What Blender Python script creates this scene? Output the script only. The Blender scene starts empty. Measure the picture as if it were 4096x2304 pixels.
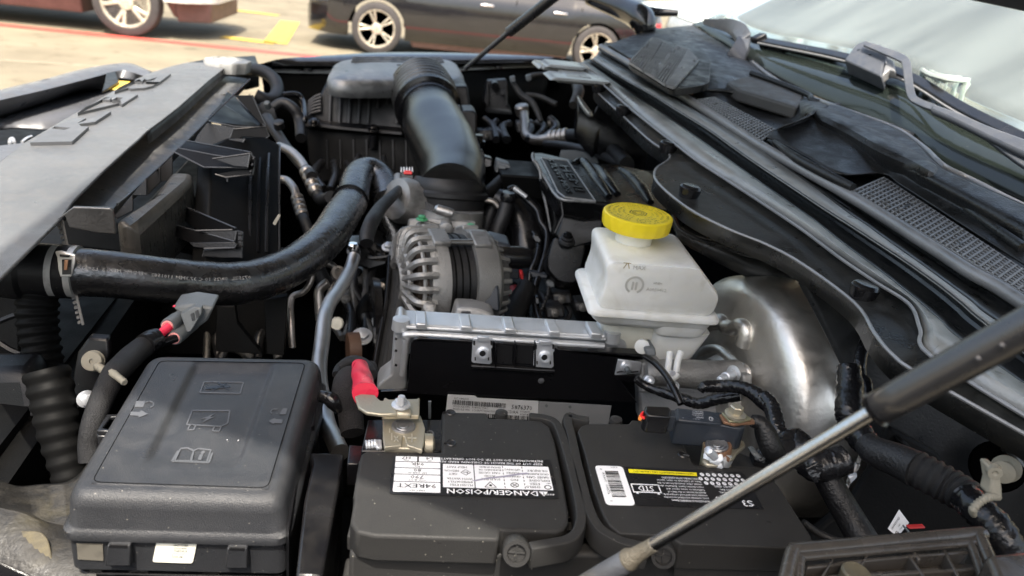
import bpy, bmesh, math, random
from mathutils import Vector, Matrix, noise
random.seed(7)
S = bpy.context.scene
COL = S.collection
# ------------------------------------------------------------------ camera
# metres; x = towards the rear of the truck, y = across the bay, z = up, ground at z 0
FOC, IW, IH, EYE = 3000.0, 4096, 2304, 1.43
def _frame():
    ey = Vector((-458., 1397., -FOC)); hd = (1., .123)
    t = -(FOC*FOC + 458.**2 + 1397.**2)/(-458.*hd[0] - 1397.*hd[1])
    ex = Vector((-458 + t*hd[0], -(-1397 + t*hd[1]), -FOC)).normalized()
    ey.normalize()
    return ex, ey, ex.cross(ey)
EX, EY, EZ = _frame()
cam = bpy.data.objects.new('camera', bpy.data.cameras.new('camera'))
COL.objects.link(cam); S.camera = cam
cam.matrix_world = Matrix.Translation((0, 0, EYE)) @ Matrix((EX, EY, EZ)).to_4x4()
cam.data.sensor_width = 36.0; cam.data.lens = 36.0*FOC/IW
cam.data.clip_start = .02; cam.data.clip_end = 400
cam.data.dof.use_dof = True; cam.data.dof.focus_distance = .66; cam.data.dof.aperture_fstop = 8.5
# ------------------------------------------------------------------ daylight
SUN_EL, SUN_AZ = 64.0, 225.0
w = bpy.data.worlds.new('World'); S.world = w; w.use_nodes = True
nt = w.node_tree; nt.nodes.clear()
wo = nt.nodes.new('ShaderNodeOutputWorld'); bg = nt.nodes.new('ShaderNodeBackground'); sk = nt.nodes.new('ShaderNodeTexSky')
sk.sky_type = 'NISHITA'; sk.sun_disc = False; sk.air_density = 1.6; sk.dust_density = 7.0; sk.ozone_density = .6
# light travels along SD
SD = Vector((.10, .42, -1)).normalized()
sk.sun_elevation = math.asin(-SD.z); sk.sun_rotation = math.atan2(-SD.x, -SD.y)
bg.inputs[1].default_value = .15
nt.links.new(sk.outputs[0], bg.inputs[0]); nt.links.new(bg.outputs[0], wo.inputs[0])
sun = bpy.data.objects.new('sun', bpy.data.lights.new('sun', 'SUN')); COL.objects.link(sun)
sun.data.energy = 3.6; sun.data.angle = math.radians(.5); sun.data.color = (1, .95, .86)
sun.rotation_euler = SD.to_track_quat('-Z', 'Y').to_euler()
S.view_settings.view_transform = 'Standard'; S.view_settings.look = 'None'
S.view_settings.exposure = 1.25; S.view_settings.gamma = 1.0; S.view_settings.use_curve_mapping = False
S.cycles.max_bounces = 8; S.cycles.transparent_max_bounces = 8

# ------------------------------------------------------------------ picking points
# CR: corners and scales of the areas measured in the photograph
CR = {0: (0, 0, 1), 1: (0, 0, .3472), 2: (628.9, 125.8, .3472), 3: (1257.8, 62.9, .3472), 4: (1760.9, 0, .3211), 5: (0, 440.2, .3472),
      6: (754.7, 440.2, .3472), 7: (1383.5, 471.7, .3472), 8: (0, 943.4, .349), 9: (817.5, 943.4, .349), 10: (1695.5, 943.4, .349),
      11: (943.4, 0, .3662), 12: (2012.5, 566, .2604), 14: (1949.6, 377.3, .2604), 15: (1446.5, 1069.1, .2621)}
def ray(c, u, v):
    x0, y0, s = CR[c]; k = IW/2576.
    X = ((x0 + u*s)*k - 2048); Y = -((y0 + v*s)*k - 1152)
    d = Vector((X, Y, -FOC)); return Vector((EX.dot(d), EY.dot(d), EZ.dot(d)))
def P(c, u, v, z=None, Y=None, X=None, d=None, t=None):
    """a point of the place seen at (u,v) of area c: on the level z, the upright plane Y or X, or d metres deep; t: on the sloping cowl deck"""
    r = ray(c, u, v); o = Vector((0, 0, EYE))
    if t is not None: k = (1.133 + t - EYE)/(r.z - .0615*r.y)
    elif z is not None: k = (z - EYE)/r.z
    elif Y is not None: k = Y/r.y
    elif X is not None: k = X/r.x
    else: k = d/FOC
    return o + r*k
def PS(c, pts, **k): return [P(c, a, b, **k) for a, b in pts]
UP = Vector((0, 0, 1)); XX = Vector((1, 0, 0)); YY = Vector((0, 1, 0))

# ------------------------------------------------------------------ materials
MATS = {}
def mat(name, col, rough=.5, metal=0, dust=0, dustcol=(.30, .27, .22), bump=0, bscale=400, rvar=.1, rscale=30, spec=.5, coat=0, grime=0, gcol=(.02, .018, .015), trans=0, emit=None, sss=0, speck=0, brushed=None, ior=1.5):
    if name in MATS: return MATS[name]
    m = bpy.data.materials.new(name); m.use_nodes = True; n = m.node_tree; b = n.nodes['Principled BSDF']; L = n.links.new
    def N(t, **kw):
        x = n.nodes.new(t)
        for a, v in kw.items(): setattr(x, a, v)
        return x
    b.inputs['Base Color'].default_value = (*col, 1); b.inputs['Roughness'].default_value = rough; b.inputs['Metallic'].default_value = metal
    b.inputs['Specular IOR Level'].default_value = spec; b.inputs['IOR'].default_value = ior; b.inputs['Coat Weight'].default_value = coat; b.inputs['Coat Roughness'].default_value = .08
    if trans: b.inputs['Transmission Weight'].default_value = trans
    if sss:
        b.inputs['Subsurface Weight'].default_value = sss; b.inputs['Subsurface Radius'].default_value = (.02, .018, .014); b.inputs['Subsurface Scale'].default_value = 1
    g = N('ShaderNodeNewGeometry')
    def noi(scale, det=4, dist=0, vec=None):
        t = N('ShaderNodeTexNoise'); t.inputs['Scale'].default_value = scale; t.inputs['Detail'].default_value = det; t.inputs['Distortion'].default_value = dist
        L(vec or g.outputs['Position'], t.inputs['Vector']); return t.outputs[0]
    def ramp(src, a, c_):
        r = N('ShaderNodeMapRange'); r.inputs[1].default_value = a; r.inputs[2].default_value = c_; L(src, r.inputs[0]); return r.outputs[0]
    def mul(a, b_, op='MULTIPLY'):
        x = N('ShaderNodeMath', operation=op)
        for i, s in enumerate((a, b_)):
            if isinstance(s, (int, float)): x.inputs[i].default_value = s
            else: L(s, x.inputs[i])
        return x.outputs[0]
    vec = None
    if brushed:
        mp = N('ShaderNodeMapping'); mp.inputs['Scale'].default_value = brushed; L(g.outputs['Position'], mp.inputs[0]); vec = mp.outputs[0]
    rn = noi(rscale, 5, .3, vec)
    rr = N('ShaderNodeMapRange'); rr.inputs[1].default_value = .3; rr.inputs[2].default_value = .7
    rr.inputs[3].default_value = max(.03, rough - rvar); rr.inputs[4].default_value = min(1, rough + rvar); L(rn, rr.inputs[0])
    rough_out = rr.outputs[0]; col_out = None
    def blend(prev, c2, fac):
        x = N('ShaderNodeMix', data_type='RGBA')
        if prev is None: x.inputs[6].default_value = (*col, 1)
        else: L(prev, x.inputs[6])
        x.inputs[7].default_value = (*c2, 1); L(fac, x.inputs[0]); return x.outputs[2]
    # slow tone variation
    col_out = blend(None, tuple(min(1, c*1.35 + .001) for c in col), ramp(noi(9, 5, .5), .35, .75))
    if grime: col_out = blend(col_out, gcol, mul(ramp(noi(26, 8, .8), .52, .68), grime))
    if dust:
        nz = N('ShaderNodeSeparateXYZ'); L(g.outputs['Normal'], nz.inputs[0])
        top = ramp(nz.outputs[2], .1, 1)
        f = mul(mul(ramp(noi(38, 9, 1.2), .36, .74), dust), mul(mul(top, .75), .25, 'ADD'))
        col_out = blend(col_out, dustcol, f)
        rough_out = mul(rough_out, mul(f, .5), 'ADD')
    if speck:
        v = N('ShaderNodeTexVoronoi'); v.inputs['Scale'].default_value = 150; L(g.outputs['Position'], v.inputs['Vector'])
        col_out = blend(col_out, (.5, .47, .4), mul(ramp(v.outputs['Distance'], .07, .045), speck*.6))
    L(col_out, b.inputs['Base Color']); L(rough_out, b.inputs['Roughness'])
    if bump:
        bp = N('ShaderNodeBump'); bp.inputs['Strength'].default_value = bump; bp.inputs['Distance'].default_value = .001
        L(noi(bscale, 3, 0, vec), bp.inputs['Height']); L(bp.outputs[0], b.inputs['Normal'])
    if emit: b.inputs['Emission Color'].default_value = (*emit, 1); b.inputs['Emission Strength'].default_value = 1
    MATS[name] = m; return m
M = dict(
 plastic=mat('black_plastic', (.005, .005, .006), .36, dust=.08, dustcol=(.05, .05, .05), bump=.25, bscale=900, speck=.5, spec=.35),
 cover=mat('battery_cover_plastic', (.027, .0265, .026), .36, dust=.05, dustcol=(.1, .1, .09), bump=.3, bscale=1500, speck=.8, spec=.14),
 lid=mat('fuse_lid_plastic', (.024, .025, .028), .33, dust=.25, dustcol=(.09, .09, .09), bump=.5, bscale=1500, speck=.7),
 gloss=mat('gloss_black_plastic', (.005, .005, .006), .2, dust=.03, bump=.1, bscale=600),
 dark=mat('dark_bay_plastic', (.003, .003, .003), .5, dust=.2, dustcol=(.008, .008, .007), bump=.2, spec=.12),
 tray=mat('scuffed_black_plastic', (.022, .021, .02), .36, dust=.55, dustcol=(.12, .11, .10), grime=.6, bump=.4, bscale=300, brushed=(1, 6, 1), ior=2.2),
 sight=mat('grey_cover_plastic', (.105, .108, .113), .34, dust=.5, dustcol=(.14, .14, .14), bump=.5, bscale=1400, speck=.3),
 grille=mat('grille_panel_plastic', (.085, .088, .098), .34, dust=.3, dustcol=(.12, .12, .12), bump=.2, bscale=900),
 letter=mat('letter_plastic', (.10, .103, .11), .4, bump=.3, bscale=900),
 rubber=mat('hose_rubber', (.009, .009, .010), .24, dust=.25, dustcol=(.06, .06, .06), bump=.5, bscale=260, rvar=.10, rscale=60, ior=2.1),
 rubmat=mat('matt_rubber', (.010, .010, .011), .48, dust=.15, dustcol=(.06, .06, .06), bump=.4, bscale=500),
 duct=mat('intake_duct_plastic', (.004, .004, .004), .2, dust=.03, dustcol=(.03, .03, .03), bump=.2, bscale=1100, rvar=.04, ior=1.8),
 airlid=mat('airbox_lid_plastic', (.06, .063, .066), .3, dust=.8, dustcol=(.42, .43, .43), bump=.25, bscale=900, ior=2.3, rvar=.04),  # pale top tone puts the sky sheen into the lid colour
 tape=mat('cloth_tape', (.008, .008, .009), .5, dust=.25, dustcol=(.03, .03, .03), bump=.9, bscale=420),
 vinyl=mat('shiny_vinyl_tape', (.008, .008, .009), .2, bump=1.6, bscale=120, rvar=.1),
 braid=mat('braided_sleeve', (.006, .006, .007), .5, bump=1.2, bscale=1300, dust=.06, dustcol=(.03, .03, .03)),
 alu=mat('cast_aluminium', (.30, .295, .285), .45, metal=.6, bump=.9, bscale=500, grime=.6, gcol=(.12, .115, .11), rvar=.12),
 alubright=mat('bright_cast_aluminium', (.60, .61, .62), .38, metal=.65, bump=.4, bscale=600, grime=.25, gcol=(.3, .3, .3)),
 tubealu=mat('aluminium_tube', (.42, .41, .40), .42, metal=1, bump=.2, bscale=300, grime=.3, gcol=(.25, .24, .22)),
 tubedull=mat('dull_aluminium_tube', (.36, .33, .30), .38, metal=.9, bump=.3, bscale=300, grime=.4, gcol=(.12, .11, .10)),
 booster=mat('booster_steel', (.64, .61, .56), .38, metal=.9, bump=.3, bscale=180, grime=.35, gcol=(.30, .28, .26), rvar=.10, rscale=60),
 zinc=mat('zinc_steel', (.58, .60, .63), .36, metal=.55, bump=.2, grime=.2, gcol=(.3, .3, .3)),
 brass=mat('plated_terminal', (.44, .40, .31), .45, metal=.75, bump=.5, bscale=300, grime=.45, gcol=(.36, .33, .25)),
 lead=mat('lead_post', (.30, .30, .31), .38, metal=.8, bump=1, bscale=240),
 rust=mat('corroded_copper', (.22, .12, .07), .6, metal=.4, bump=.8, bscale=300, grime=.7, gcol=(.3, .36, .27)),
 chrome=mat('polished_rod', (.56, .57, .62), .2, metal=1, rvar=.05, grime=.12, gcol=(.35, .33, .3), bump=.1),
 strut=mat('strut_cylinder_grey', (.08, .08, .085), .28, metal=.7, bump=.1, coat=.3),
 steelgrey=mat('strut_end_steel', (.12, .125, .14), .38, metal=.6, bump=.3, grime=.4, gcol=(.2, .17, .11)),
 white=mat('label_white', (.8, .8, .82), .32, rvar=.08, bump=.1, bscale=80),
 cream=mat('label_cream', (.78, .76, .66), .4, rvar=.05),
 void=mat('deep_opening', (.001, .001, .001), 1, spec=0),
 ink=mat('label_black', (.012, .012, .013), .3),
 paleink=mat('label_pale_print', (.6, .6, .62), .45),
 greyprint=mat('moulded_mark', (.075, .077, .082), .36),
 yprint=mat('label_yellow', (.8, .66, .02), .35),
 grlabel=mat('grey_label', (.5, .51, .52), .4, grime=.4, gcol=(.45, .45, .44), bump=.1),
 grlabel2=mat('worn_grey_label', (.2, .205, .21), .45, grime=.6, gcol=(.25, .25, .25)),
 tank=mat('translucent_tank', (.70, .70, .67), .36, sss=.35, dust=.0, bump=.15, bscale=200, grime=.35, gcol=(.50, .47, .38), rvar=.08, rscale=14),
 tanklow=mat('milky_lower_tank', (.68, .66, .57), .4, sss=.3, bump=.15, grime=.3, gcol=(.55, .5, .4)),
 tankmark=mat('tank_moulding', (.50, .49, .45), .4, sss=.2),
 yellow=mat('yellow_cap', (.83, .60, .02), .38, bump=.25, bscale=500, rvar=.05),
 yellowtag=mat('yellow_tag', (.72, .48, .06), .45),
 red=mat('red_boot', (.68, .03, .07), .3, rvar=.08, bump=.2, coat=.2),
 redplug=mat('red_clip', (.75, .02, .02), .35),
 pink=mat('pink_seal', (.8, .33, .32), .4),
 greyconn=mat('grey_connector', (.10, .11, .115), .42, bump=.3),
 blueconn=mat('blue_black_housing', (.018, .023, .032), .4, bump=.3, dust=.25, dustcol=(.1, .1, .1)),
 beige=mat('beige_nylon', (.24, .225, .18), .5, bump=.3, dust=.2, rvar=.08),
 green=mat('green_bolt', (.08, .32, .15), .4, metal=.3),
 steelblk=mat('black_painted_steel', (.009, .0092, .009), .28, dust=.45, dustcol=(.06, .06, .055), bump=.3, bscale=500, rvar=.08, speck=.15, ior=1.75),
 deck=mat('dusty_sheen_steel', (.24, .24, .225), .30, dust=.7, dustcol=(.42, .42, .39), bump=.3, bscale=500, grime=.25, rvar=.08, ior=2.0),  # dusty grey raised so the ridges carry sky sheen in their colour
 cowl=mat('weathered_cowl_plastic', (.006, .006, .006), .34, dust=.6, dustcol=(.038, .037, .035), bump=.7, bscale=380, rvar=.12, speck=.12, ior=1.55),
 seal=mat('seal_and_edge_glint', (.16, .16, .16), .34, dust=.5, dustcol=(.36, .36, .36), bump=.5, bscale=200, ior=2.0),  # also colours the painted edge highlights of the cowl flange
 wiper=mat('wiper_arm_paint', (.045, .05, .06), .42, dust=.4, dustcol=(.14, .14, .14), bump=.35, bscale=600),
 fender=mat('fender_black_paint', (.008, .008, .009), .14, coat=.8, dust=.1, dustcol=(.2, .2, .2)),
 dirt=mat('dusty_fender_liner', (.010, .0095, .009), .42, dust=.7, dustcol=(.035, .03, .022), grime=.5, gcol=(.07, .06, .035), bump=.8, bscale=240),
 hoodm=mat('hood_underside', (.02, .02, .022), .35, coat=.2),
 frit=mat('dark_glass_band', (.012, .016, .014), .12, spec=.6, speck=.35, rvar=.03),
 tyre=mat('tyre_rubber', (.045, .042, .042), .75, dust=.3, dustcol=(.2, .17, .15), bump=.5, bscale=60),
 rim=mat('alloy_rim', (.62, .58, .48), .3, metal=.55),
 carwhite=mat('white_car_paint', (.74, .72, .66), .22, coat=.8),
 cardark=mat('dark_grey_car_paint', (.012, .012, .014), .12, metal=.0, coat=1),
 clad=mat('maroon_grey_cladding', (.14, .085, .08), .55),
 glassdark=mat('car_window', (.02, .022, .025), .05, spec=.8),
 chromestrip=mat('chrome_trim', (.85, .85, .85), .12, metal=1),
 lamp=mat('red_lamp', (.6, .03, .03), .15, coat=1),
 concrete=None)
def concrete():
    m = bpy.data.materials.new('sunlit_concrete'); m.use_nodes = True; n = m.node_tree; b = n.nodes['Principled BSDF']; L = n.links.new
    g = n.nodes.new('ShaderNodeNewGeometry')
    def noi(s, d):
        t = n.nodes.new('ShaderNodeTexNoise'); t.inputs['Scale'].default_value = s; t.inputs['Detail'].default_value = d; L(g.outputs['Position'], t.inputs['Vector']); return t.outputs[0]
    r = n.nodes.new('ShaderNodeValToRGB'); r.color_ramp.elements[0].color = (.14, .118, .078, 1); r.color_ramp.elements[1].color = (.215, .184, .124, 1)
    r.color_ramp.elements[0].position = .3; r.color_ramp.elements[1].position = .7
    L(noi(1.3, 8), r.inputs[0])
    r2 = n.nodes.new('ShaderNodeValToRGB'); r2.color_ramp.elements[0].color = (.33, .28, .19, 1); r2.color_ramp.elements[1].color = (1, 1, 1, 1)
    r2.color_ramp.elements[0].position = .27; r2.color_ramp.elements[1].position = .42; L(noi(5, 5), r2.inputs[0])
    x = n.nodes.new('ShaderNodeMix'); x.data_type = 'RGBA'; x.blend_type = 'MULTIPLY'; x.inputs[0].default_value = .6
    L(r.outputs[0], x.inputs[6]); L(r2.outputs[0], x.inputs[7]); L(x.outputs[2], b.inputs['Base Color'])
    b.inputs['Roughness'].default_value = .85
    bp = n.nodes.new('ShaderNodeBump'); bp.inputs['Strength'].default_value = .4; bp.inputs['Distance'].default_value = .01; L(noi(40, 6), bp.inputs['Height']); L(bp.outputs[0], b.inputs['Normal'])
    return m
M['concrete'] = concrete()

# ------------------------------------------------------------------ builders
def wloc(p): return p.location.copy() if p and not p.parent else (p.location + wloc(p.parent) if p else Vector())
def O(name, verts, faces, m, parent=None, smooth=40, bevel=0, seg=2, solid=0, sub=0, recalc=True):
    me = bpy.data.meshes.new(name); off = wloc(parent) if parent else Vector()
    me.from_pydata([tuple(Vector(v) - off) for v in verts], [], faces)
    if recalc:
        bm = bmesh.new(); bm.from_mesh(me); bmesh.ops.remove_doubles(bm, verts=bm.verts, dist=1e-6)
        bmesh.ops.recalc_face_normals(bm, faces=bm.faces); bm.to_mesh(me); bm.free()
    if m: me.materials.append(M[m] if isinstance(m, str) else m)
    if smooth:
        me.shade_smooth(); me.set_sharp_from_angle(angle=math.radians(smooth))
    o = bpy.data.objects.new(name, me); COL.objects.link(o)
    if parent: o.parent = parent
    if sub: md = o.modifiers.new('sub', 'SUBSURF'); md.levels = md.render_levels = sub
    if solid: md = o.modifiers.new('sol', 'SOLIDIFY'); md.thickness = solid; md.offset = -1
    if bevel:
        md = o.modifiers.new('bev', 'BEVEL'); md.width = bevel; md.segments = seg; md.limit_method = 'ANGLE'; md.angle_limit = math.radians(35); md.harden_normals = False
    return o
def tag(o, label=None, cat=None, group=None, kind=None):
    if label: o['label'] = label
    if cat: o['category'] = cat
    if group: o['group'] = group
    if kind: o['kind'] = kind
    return o
def thing(name, label, cat, loc, group=None):
    e = bpy.data.objects.new(name, None); COL.objects.link(e); e.location = loc; e.empty_display_size = .02
    return tag(e, label, cat, group)
def mprism(top, down, nf0=0):
    """vertices and faces of a prism: outline swept by the vector down"""
    n = len(top); v = [Vector(p) for p in top] + [Vector(p) + down for p in top]
    f = [tuple(i + nf0 for i in range(n)), tuple(nf0 + n + i for i in reversed(range(n)))]
    f += [(nf0 + i, nf0 + n + i, nf0 + n + (i + 1) % n, nf0 + (i + 1) % n) for i in range(n)]
    return v, f
def prism(name, top, down, m, parent=None, bevel=.001, **k):
    v, f = mprism(top, down); return O(name, v, f, m, parent, bevel=bevel, **k)
def prisms(name, lst, m, parent=None, bevel=.0006, **k):
    V, F = [], []
    for top, down in lst:
        v, f = mprism(top, down, len(V)); V += v; F += f
    return O(name, V, F, m, parent, bevel=bevel, **k)
def boxv(c, a, b, h):
    """centre and three half vectors"""
    c = Vector(c); return [c - a - b + h, c + a - b + h, c + a + b + h, c - a + b + h], -2*h
def box(name, c, a, b, h, m, parent=None, **k):
    t, d = boxv(c, a, b, h); return prism(name, t, d, m, parent, **k)
def rnd(pts, r, n=4):
    """round the corners of a closed outline"""
    out = []; N_ = len(pts)
    for i in range(N_):
        p0, p, p1 = Vector(pts[i-1]), Vector(pts[i]), Vector(pts[(i+1) % N_])
        a = (p0 - p); b = (p1 - p); rr = min(r, a.length*.45, b.length*.45)
        A = p + a.normalized()*rr; B = p + b.normalized()*rr
        for k in range(n + 1):
            t = k/n; out.append(A*(1-t)**2 + p*2*t*(1-t) + B*t*t)
    return out
def spline(pts, n=8):
    pts = [Vector(p) for p in pts]; out = []
    for i in range(len(pts) - 1):
        p0 = pts[max(i-1, 0)]; p1 = pts[i]; p2 = pts[i+1]; p3 = pts[min(i+2, len(pts)-1)]
        for k in range(n):
            t = k/n; out.append(.5*((2*p1) + (p2 - p0)*t + (2*p0 - 5*p1 + 4*p2 - p3)*t*t + (3*p1 - p0 - 3*p2 + p3)*t**3))
    out.append(pts[-1]); return out
def vtube(path, rad, seg=16, cap=True, f0=0, wob=None):
    V, F = [], []; n = len(path); t = (path[1] - path[0]).normalized()
    a = t.orthogonal().normalized()
    for i, p in enumerate(path):
        tt = (path[min(i+1, n-1)] - path[max(i-1, 0)]).normalized()
        a = (a - tt*a.dot(tt)).normalized(); b = tt.cross(a)
        r = rad[i] if isinstance(rad, (list, tuple)) else rad
        for k in range(seg):
            th = 2*math.pi*k/seg; q = r*(1 + (wob(i, k, th) if wob else 0))
            V.append(p + (a*math.cos(th) + b*math.sin(th))*q)
    for i in range(n-1):
        for k in range(seg):
            k2 = (k+1) % seg; F.append((f0+i*seg+k, f0+i*seg+k2, f0+(i+1)*seg+k2, f0+(i+1)*seg+k))
    if cap: F.append(tuple(f0+k for k in reversed(range(seg)))); F.append(tuple(f0+(n-1)*seg+k for k in range(seg)))
    return V, F
def rlist(r, n):
    if not isinstance(r, (list, tuple)): return r
    o = []
    for i in range(n):
        x = i/(n-1)*(len(r)-1); j = min(int(x), len(r)-2); o.append(r[j]*(1-x+j) + r[j+1]*(x-j))
    return o
def tube(name, pts, r, m, parent=None, n=8, seg=16, corr=None, wob=None, cap=True, **k):
    p = spline(pts, n); rr = rlist(r, len(p))
    if corr:                                    # corr = (pitch, depth): ribbed along its length
        L = [0]
        for i in range(len(p)-1): L.append(L[-1] + (p[i+1]-p[i]).length)
        pitch, dep = corr; m_ = max(4, int(L[-1]/pitch)*4); q = []; r2 = []
        j = 0
        for i in range(m_+1):
            s = L[-1]*i/m_
            while j < len(L)-2 and L[j+1] < s: j += 1
            t = (s-L[j])/max(1e-9, L[j+1]-L[j]); q.append(p[j].lerp(p[j+1], t))
            base = rr if not isinstance(rr, list) else rr[j]*(1-t)+rr[j+1]*t
            r2.append(base - (dep if i % 4 in (0, 3) else 0))
        p, rr = q, r2
    V, F = vtube(p, rr, seg, cap, 0, wob); return O(name, V, F, m, parent, smooth=50, **k)
def tubes(name, lst, m, parent=None, n=6, seg=10, **k):
    V, F = [], []
    for pts, r in lst:
        p = spline(pts, n); v, f = vtube(p, rlist(r, len(p)), seg, True, len(V)); V += v; F += f
    return O(name, V, F, m, parent, smooth=50, **k)
def lathe(name, c, ax, prof, m, parent=None, seg=32, mod=None, **k):
    """prof: (distance along the axis, radius)"""
    ax = Vector(ax).normalized(); a = ax.orthogonal().normalized(); b = ax.cross(a); c = Vector(c); V, F = [], []
    for h, r in prof:
        for i in range(seg):
            th = 2*math.pi*i/seg; rr = r*(mod(th, h) if mod else 1); V.append(c + ax*h + (a*math.cos(th) + b*math.sin(th))*rr)
    for j in range(len(prof)-1):
        for i in range(seg): F.append((j*seg+i, j*seg+(i+1) % seg, (j+1)*seg+(i+1) % seg, (j+1)*seg+i))
    if prof[0][1] > 1e-6: F.append(tuple(range(seg)))
    if prof[-1][1] > 1e-6: F.append(tuple((len(prof)-1)*seg+i for i in reversed(range(seg))))
    k.setdefault('smooth', 35)
    return O(name, V, F, m, parent, **k)
def bolt(name, c, ax, r, m, parent=None, h=None, washer=True):
    """hex head on a flange washer"""
    h = h or r*.9; ax = Vector(ax).normalized(); a = ax.orthogonal().normalized(); b = ax.cross(a); c = Vector(c); V, F = [], []
    for hh, rr in ((h*.25, r), (h, r), (h*1.12, r*.82)):
        for i in range(6):
            th = math.pi*i/3; V.append(c + ax*hh + (a*math.cos(th) + b*math.sin(th))*rr)
    for j in range(2):
        for i in range(6): F.append((j*6+i, j*6+(i+1) % 6, (j+1)*6+(i+1) % 6, (j+1)*6+i))
    F.append(tuple(12+i for i in range(6)))
    if washer:
        s = len(V)
        for hh, rr in ((-h*.1, r*1.5), (h*.15, r*1.5), (h*.32, r*1.1)):
            for i in range(20):
                th = math.pi*i/10; V.append(c + ax*hh + (a*math.cos(th) + b*math.sin(th))*rr)
        for j in range(2):
            for i in range(20): F.append((s+j*20+i, s+j*20+(i+1) % 20, s+(j+1)*20+(i+1) % 20, s+(j+1)*20+i))
        F.append(tuple(s+40+i for i in range(20)))
    return O(name, V, F, m, parent, smooth=35)
def sheet(name, rows, m, parent=None, n=6, across=1, solid=.002, flat=False, **k):
    """rows of points across; each row is smoothed along its length, rows joined"""
    R_ = [spline(r, n) if not flat else [Vector(p) for p in r] for r in rows]; L = len(R_[0])
    if across > 1:
        colz = [spline([r[i] for r in R_], across) for i in range(L)]; R_ = [[colz[i][j] for i in range(L)] for j in range(len(colz[0]))]
    V = [p for r in R_ for p in r]; F = [(j*L+i, j*L+i+1, (j+1)*L+i+1, (j+1)*L+i) for j in range(len(R_)-1) for i in range(L-1)]
    return O(name, V, F, m, parent, solid=solid, recalc=False, **k)
_tc = {}
def glyphs(s):
    """flat mesh of a line of text, cap height about .7 of the size"""
    if s not in _tc:
        cu = bpy.data.curves.new('t', 'FONT'); cu.body = s; cu.resolution_u = 1
        o = bpy.data.objects.new('t', cu); COL.objects.link(o); dg = bpy.context.evaluated_depsgraph_get(); e = o.evaluated_get(dg); me = e.to_mesh()
        v = [tuple(x.co) for x in me.vertices]; f = [tuple(p.vertices) for p in me.polygons]; e.to_mesh_clear(); bpy.data.objects.remove(o); bpy.data.curves.remove(cu)
        _tc[s] = (v, f, max([x[0] for x in v] or [0]))
    return _tc[s]
def lettering(name, items, fm, m, parent, lift=.0004, h=0, fat=0):
    """items: (text, x, y, size, align, stretch) or ('#', [polygon]) in the label's own units; fm maps (x,y,lift) into the place"""
    V, F = [], []; 
    def add(pts, f):
        s = len(V); V.extend(pts); F.extend([tuple(i+s for i in q) for q in f])
    for it in items:
        if it[0] == '#':
            v = it[1]; top = [fm(x, y, lift + h) for x, y in v]
            if h:
                vv, ff = mprism(top, fm(v[0][0], v[0][1], lift) - top[0]); add(vv, ff)
            else: add(top, [tuple(range(len(v)))])
            continue
        s, x, y, size = it[:4]; al = it[4] if len(it) > 4 else 'l'; st = it[5] if len(it) > 5 else 1
        v, f, w_ = glyphs(s); x0 = x - (w_*size*st/2 if al == 'c' else w_*size*st if al == 'r' else 0)
        for dx in ((0, fat*size) if fat else (0,)):
            add([fm(x0 + (a*st+dx/max(size, 1e-9))*size, y + b*size, lift + h + dx*.0001) for a, b, _ in v], f)
        if h:
            # side walls from the open edges
            cnt = {}
            for q in f:
                for i in range(len(q)):
                    e = (q[i], q[(i+1) % len(q)]); cnt[tuple(sorted(e))] = cnt.get(tuple(sorted(e)), []) + [e]
            ed = [e[0] for e in cnt.values() if len(e) == 1]; s0 = len(V)
            base = [fm(x0 + a*st*size, y + b*size, lift) for a, b, _ in v]; top = [fm(x0 + a*st*size, y + b*size, lift + h) for a, b, _ in v]
            add(base + top, [(e[0], e[1], e[1]+len(v), e[0]+len(v)) for e in ed])
    return O(name, V, F, m, parent, smooth=0, recalc=False)
def quad(c00, c10, c11, c01, W, H_, nrm=None):
    """label units -> a (near) flat four-cornered patch; x runs c00->c10, y runs c00->c01"""
    nn = nrm or (c10-c00).cross(c01-c00).normalized()
    def fm(x, y, l=0):
        a, b = x/W, y/H_; return (c00*(1-a)*(1-b) + c10*a*(1-b) + c11*a*b + c01*(1-a)*b) + nn*l
    return fm
def rect(x, y, w_, h_): return ('#', [(x, y), (x+w_, y), (x+w_, y+h_), (x, y+h_)])
def rrect(x, y, w_, h_, r):
    p = [(x, y), (x+w_, y), (x+w_, y+h_), (x, y+h_)]; return ('#', [(q.x, q.y) for q in rnd([Vector((a, b, 0)) for a, b in p], r)])
def ring(x, y, r, t, n=20):
    return [('#', [(x+(r)*math.cos(a), y+(r)*math.sin(a)), (x+r*math.cos(b), y+r*math.sin(b)), (x+(r-t)*math.cos(b), y+(r-t)*math.sin(b)), (x+(r-t)*math.cos(a), y+(r-t)*math.sin(a))])
            for a, b in ((2*math.pi*i/n, 2*math.pi*(i+1)/n) for i in range(n))]
def disc(x, y, r, n=18): return ('#', [(x+r*math.cos(2*math.pi*i/n), y+r*math.sin(2*math.pi*i/n)) for i in range(n)])
def line(x0, y0, x1, y1, t):
    d = Vector((x1-x0, y1-y0)).normalized(); a = Vector((-d.y, d.x))*t/2
    return ('#', [(x0-a.x, y0-a.y), (x1-a.x, y1-a.y), (x1+a.x, y1+a.y), (x0+a.x, y0+a.y)])
def poly(pts, closed=True, t=1): return [line(*pts[i], *pts[(i+1) % len(pts)], t) for i in range(len(pts) if closed else len(pts)-1)]
def bars(x, y, w_, h_, n, seed=1, vert=False):
    rg = random.Random(seed); o = []; p = 0; ws = []
    while len(ws) < n: ws += [rg.choice((1, 1, 2, 3)), rg.choice((1, 1, 2))]
    T = sum(ws); q = 0
    for i, k in enumerate(ws):
        if i % 2 == 0:
            o.append(rect(x, y + q/T*h_, w_, k/T*h_) if vert else rect(x + q/T*w_, y, k/T*w_, h_))
        q += k
    return o

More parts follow.
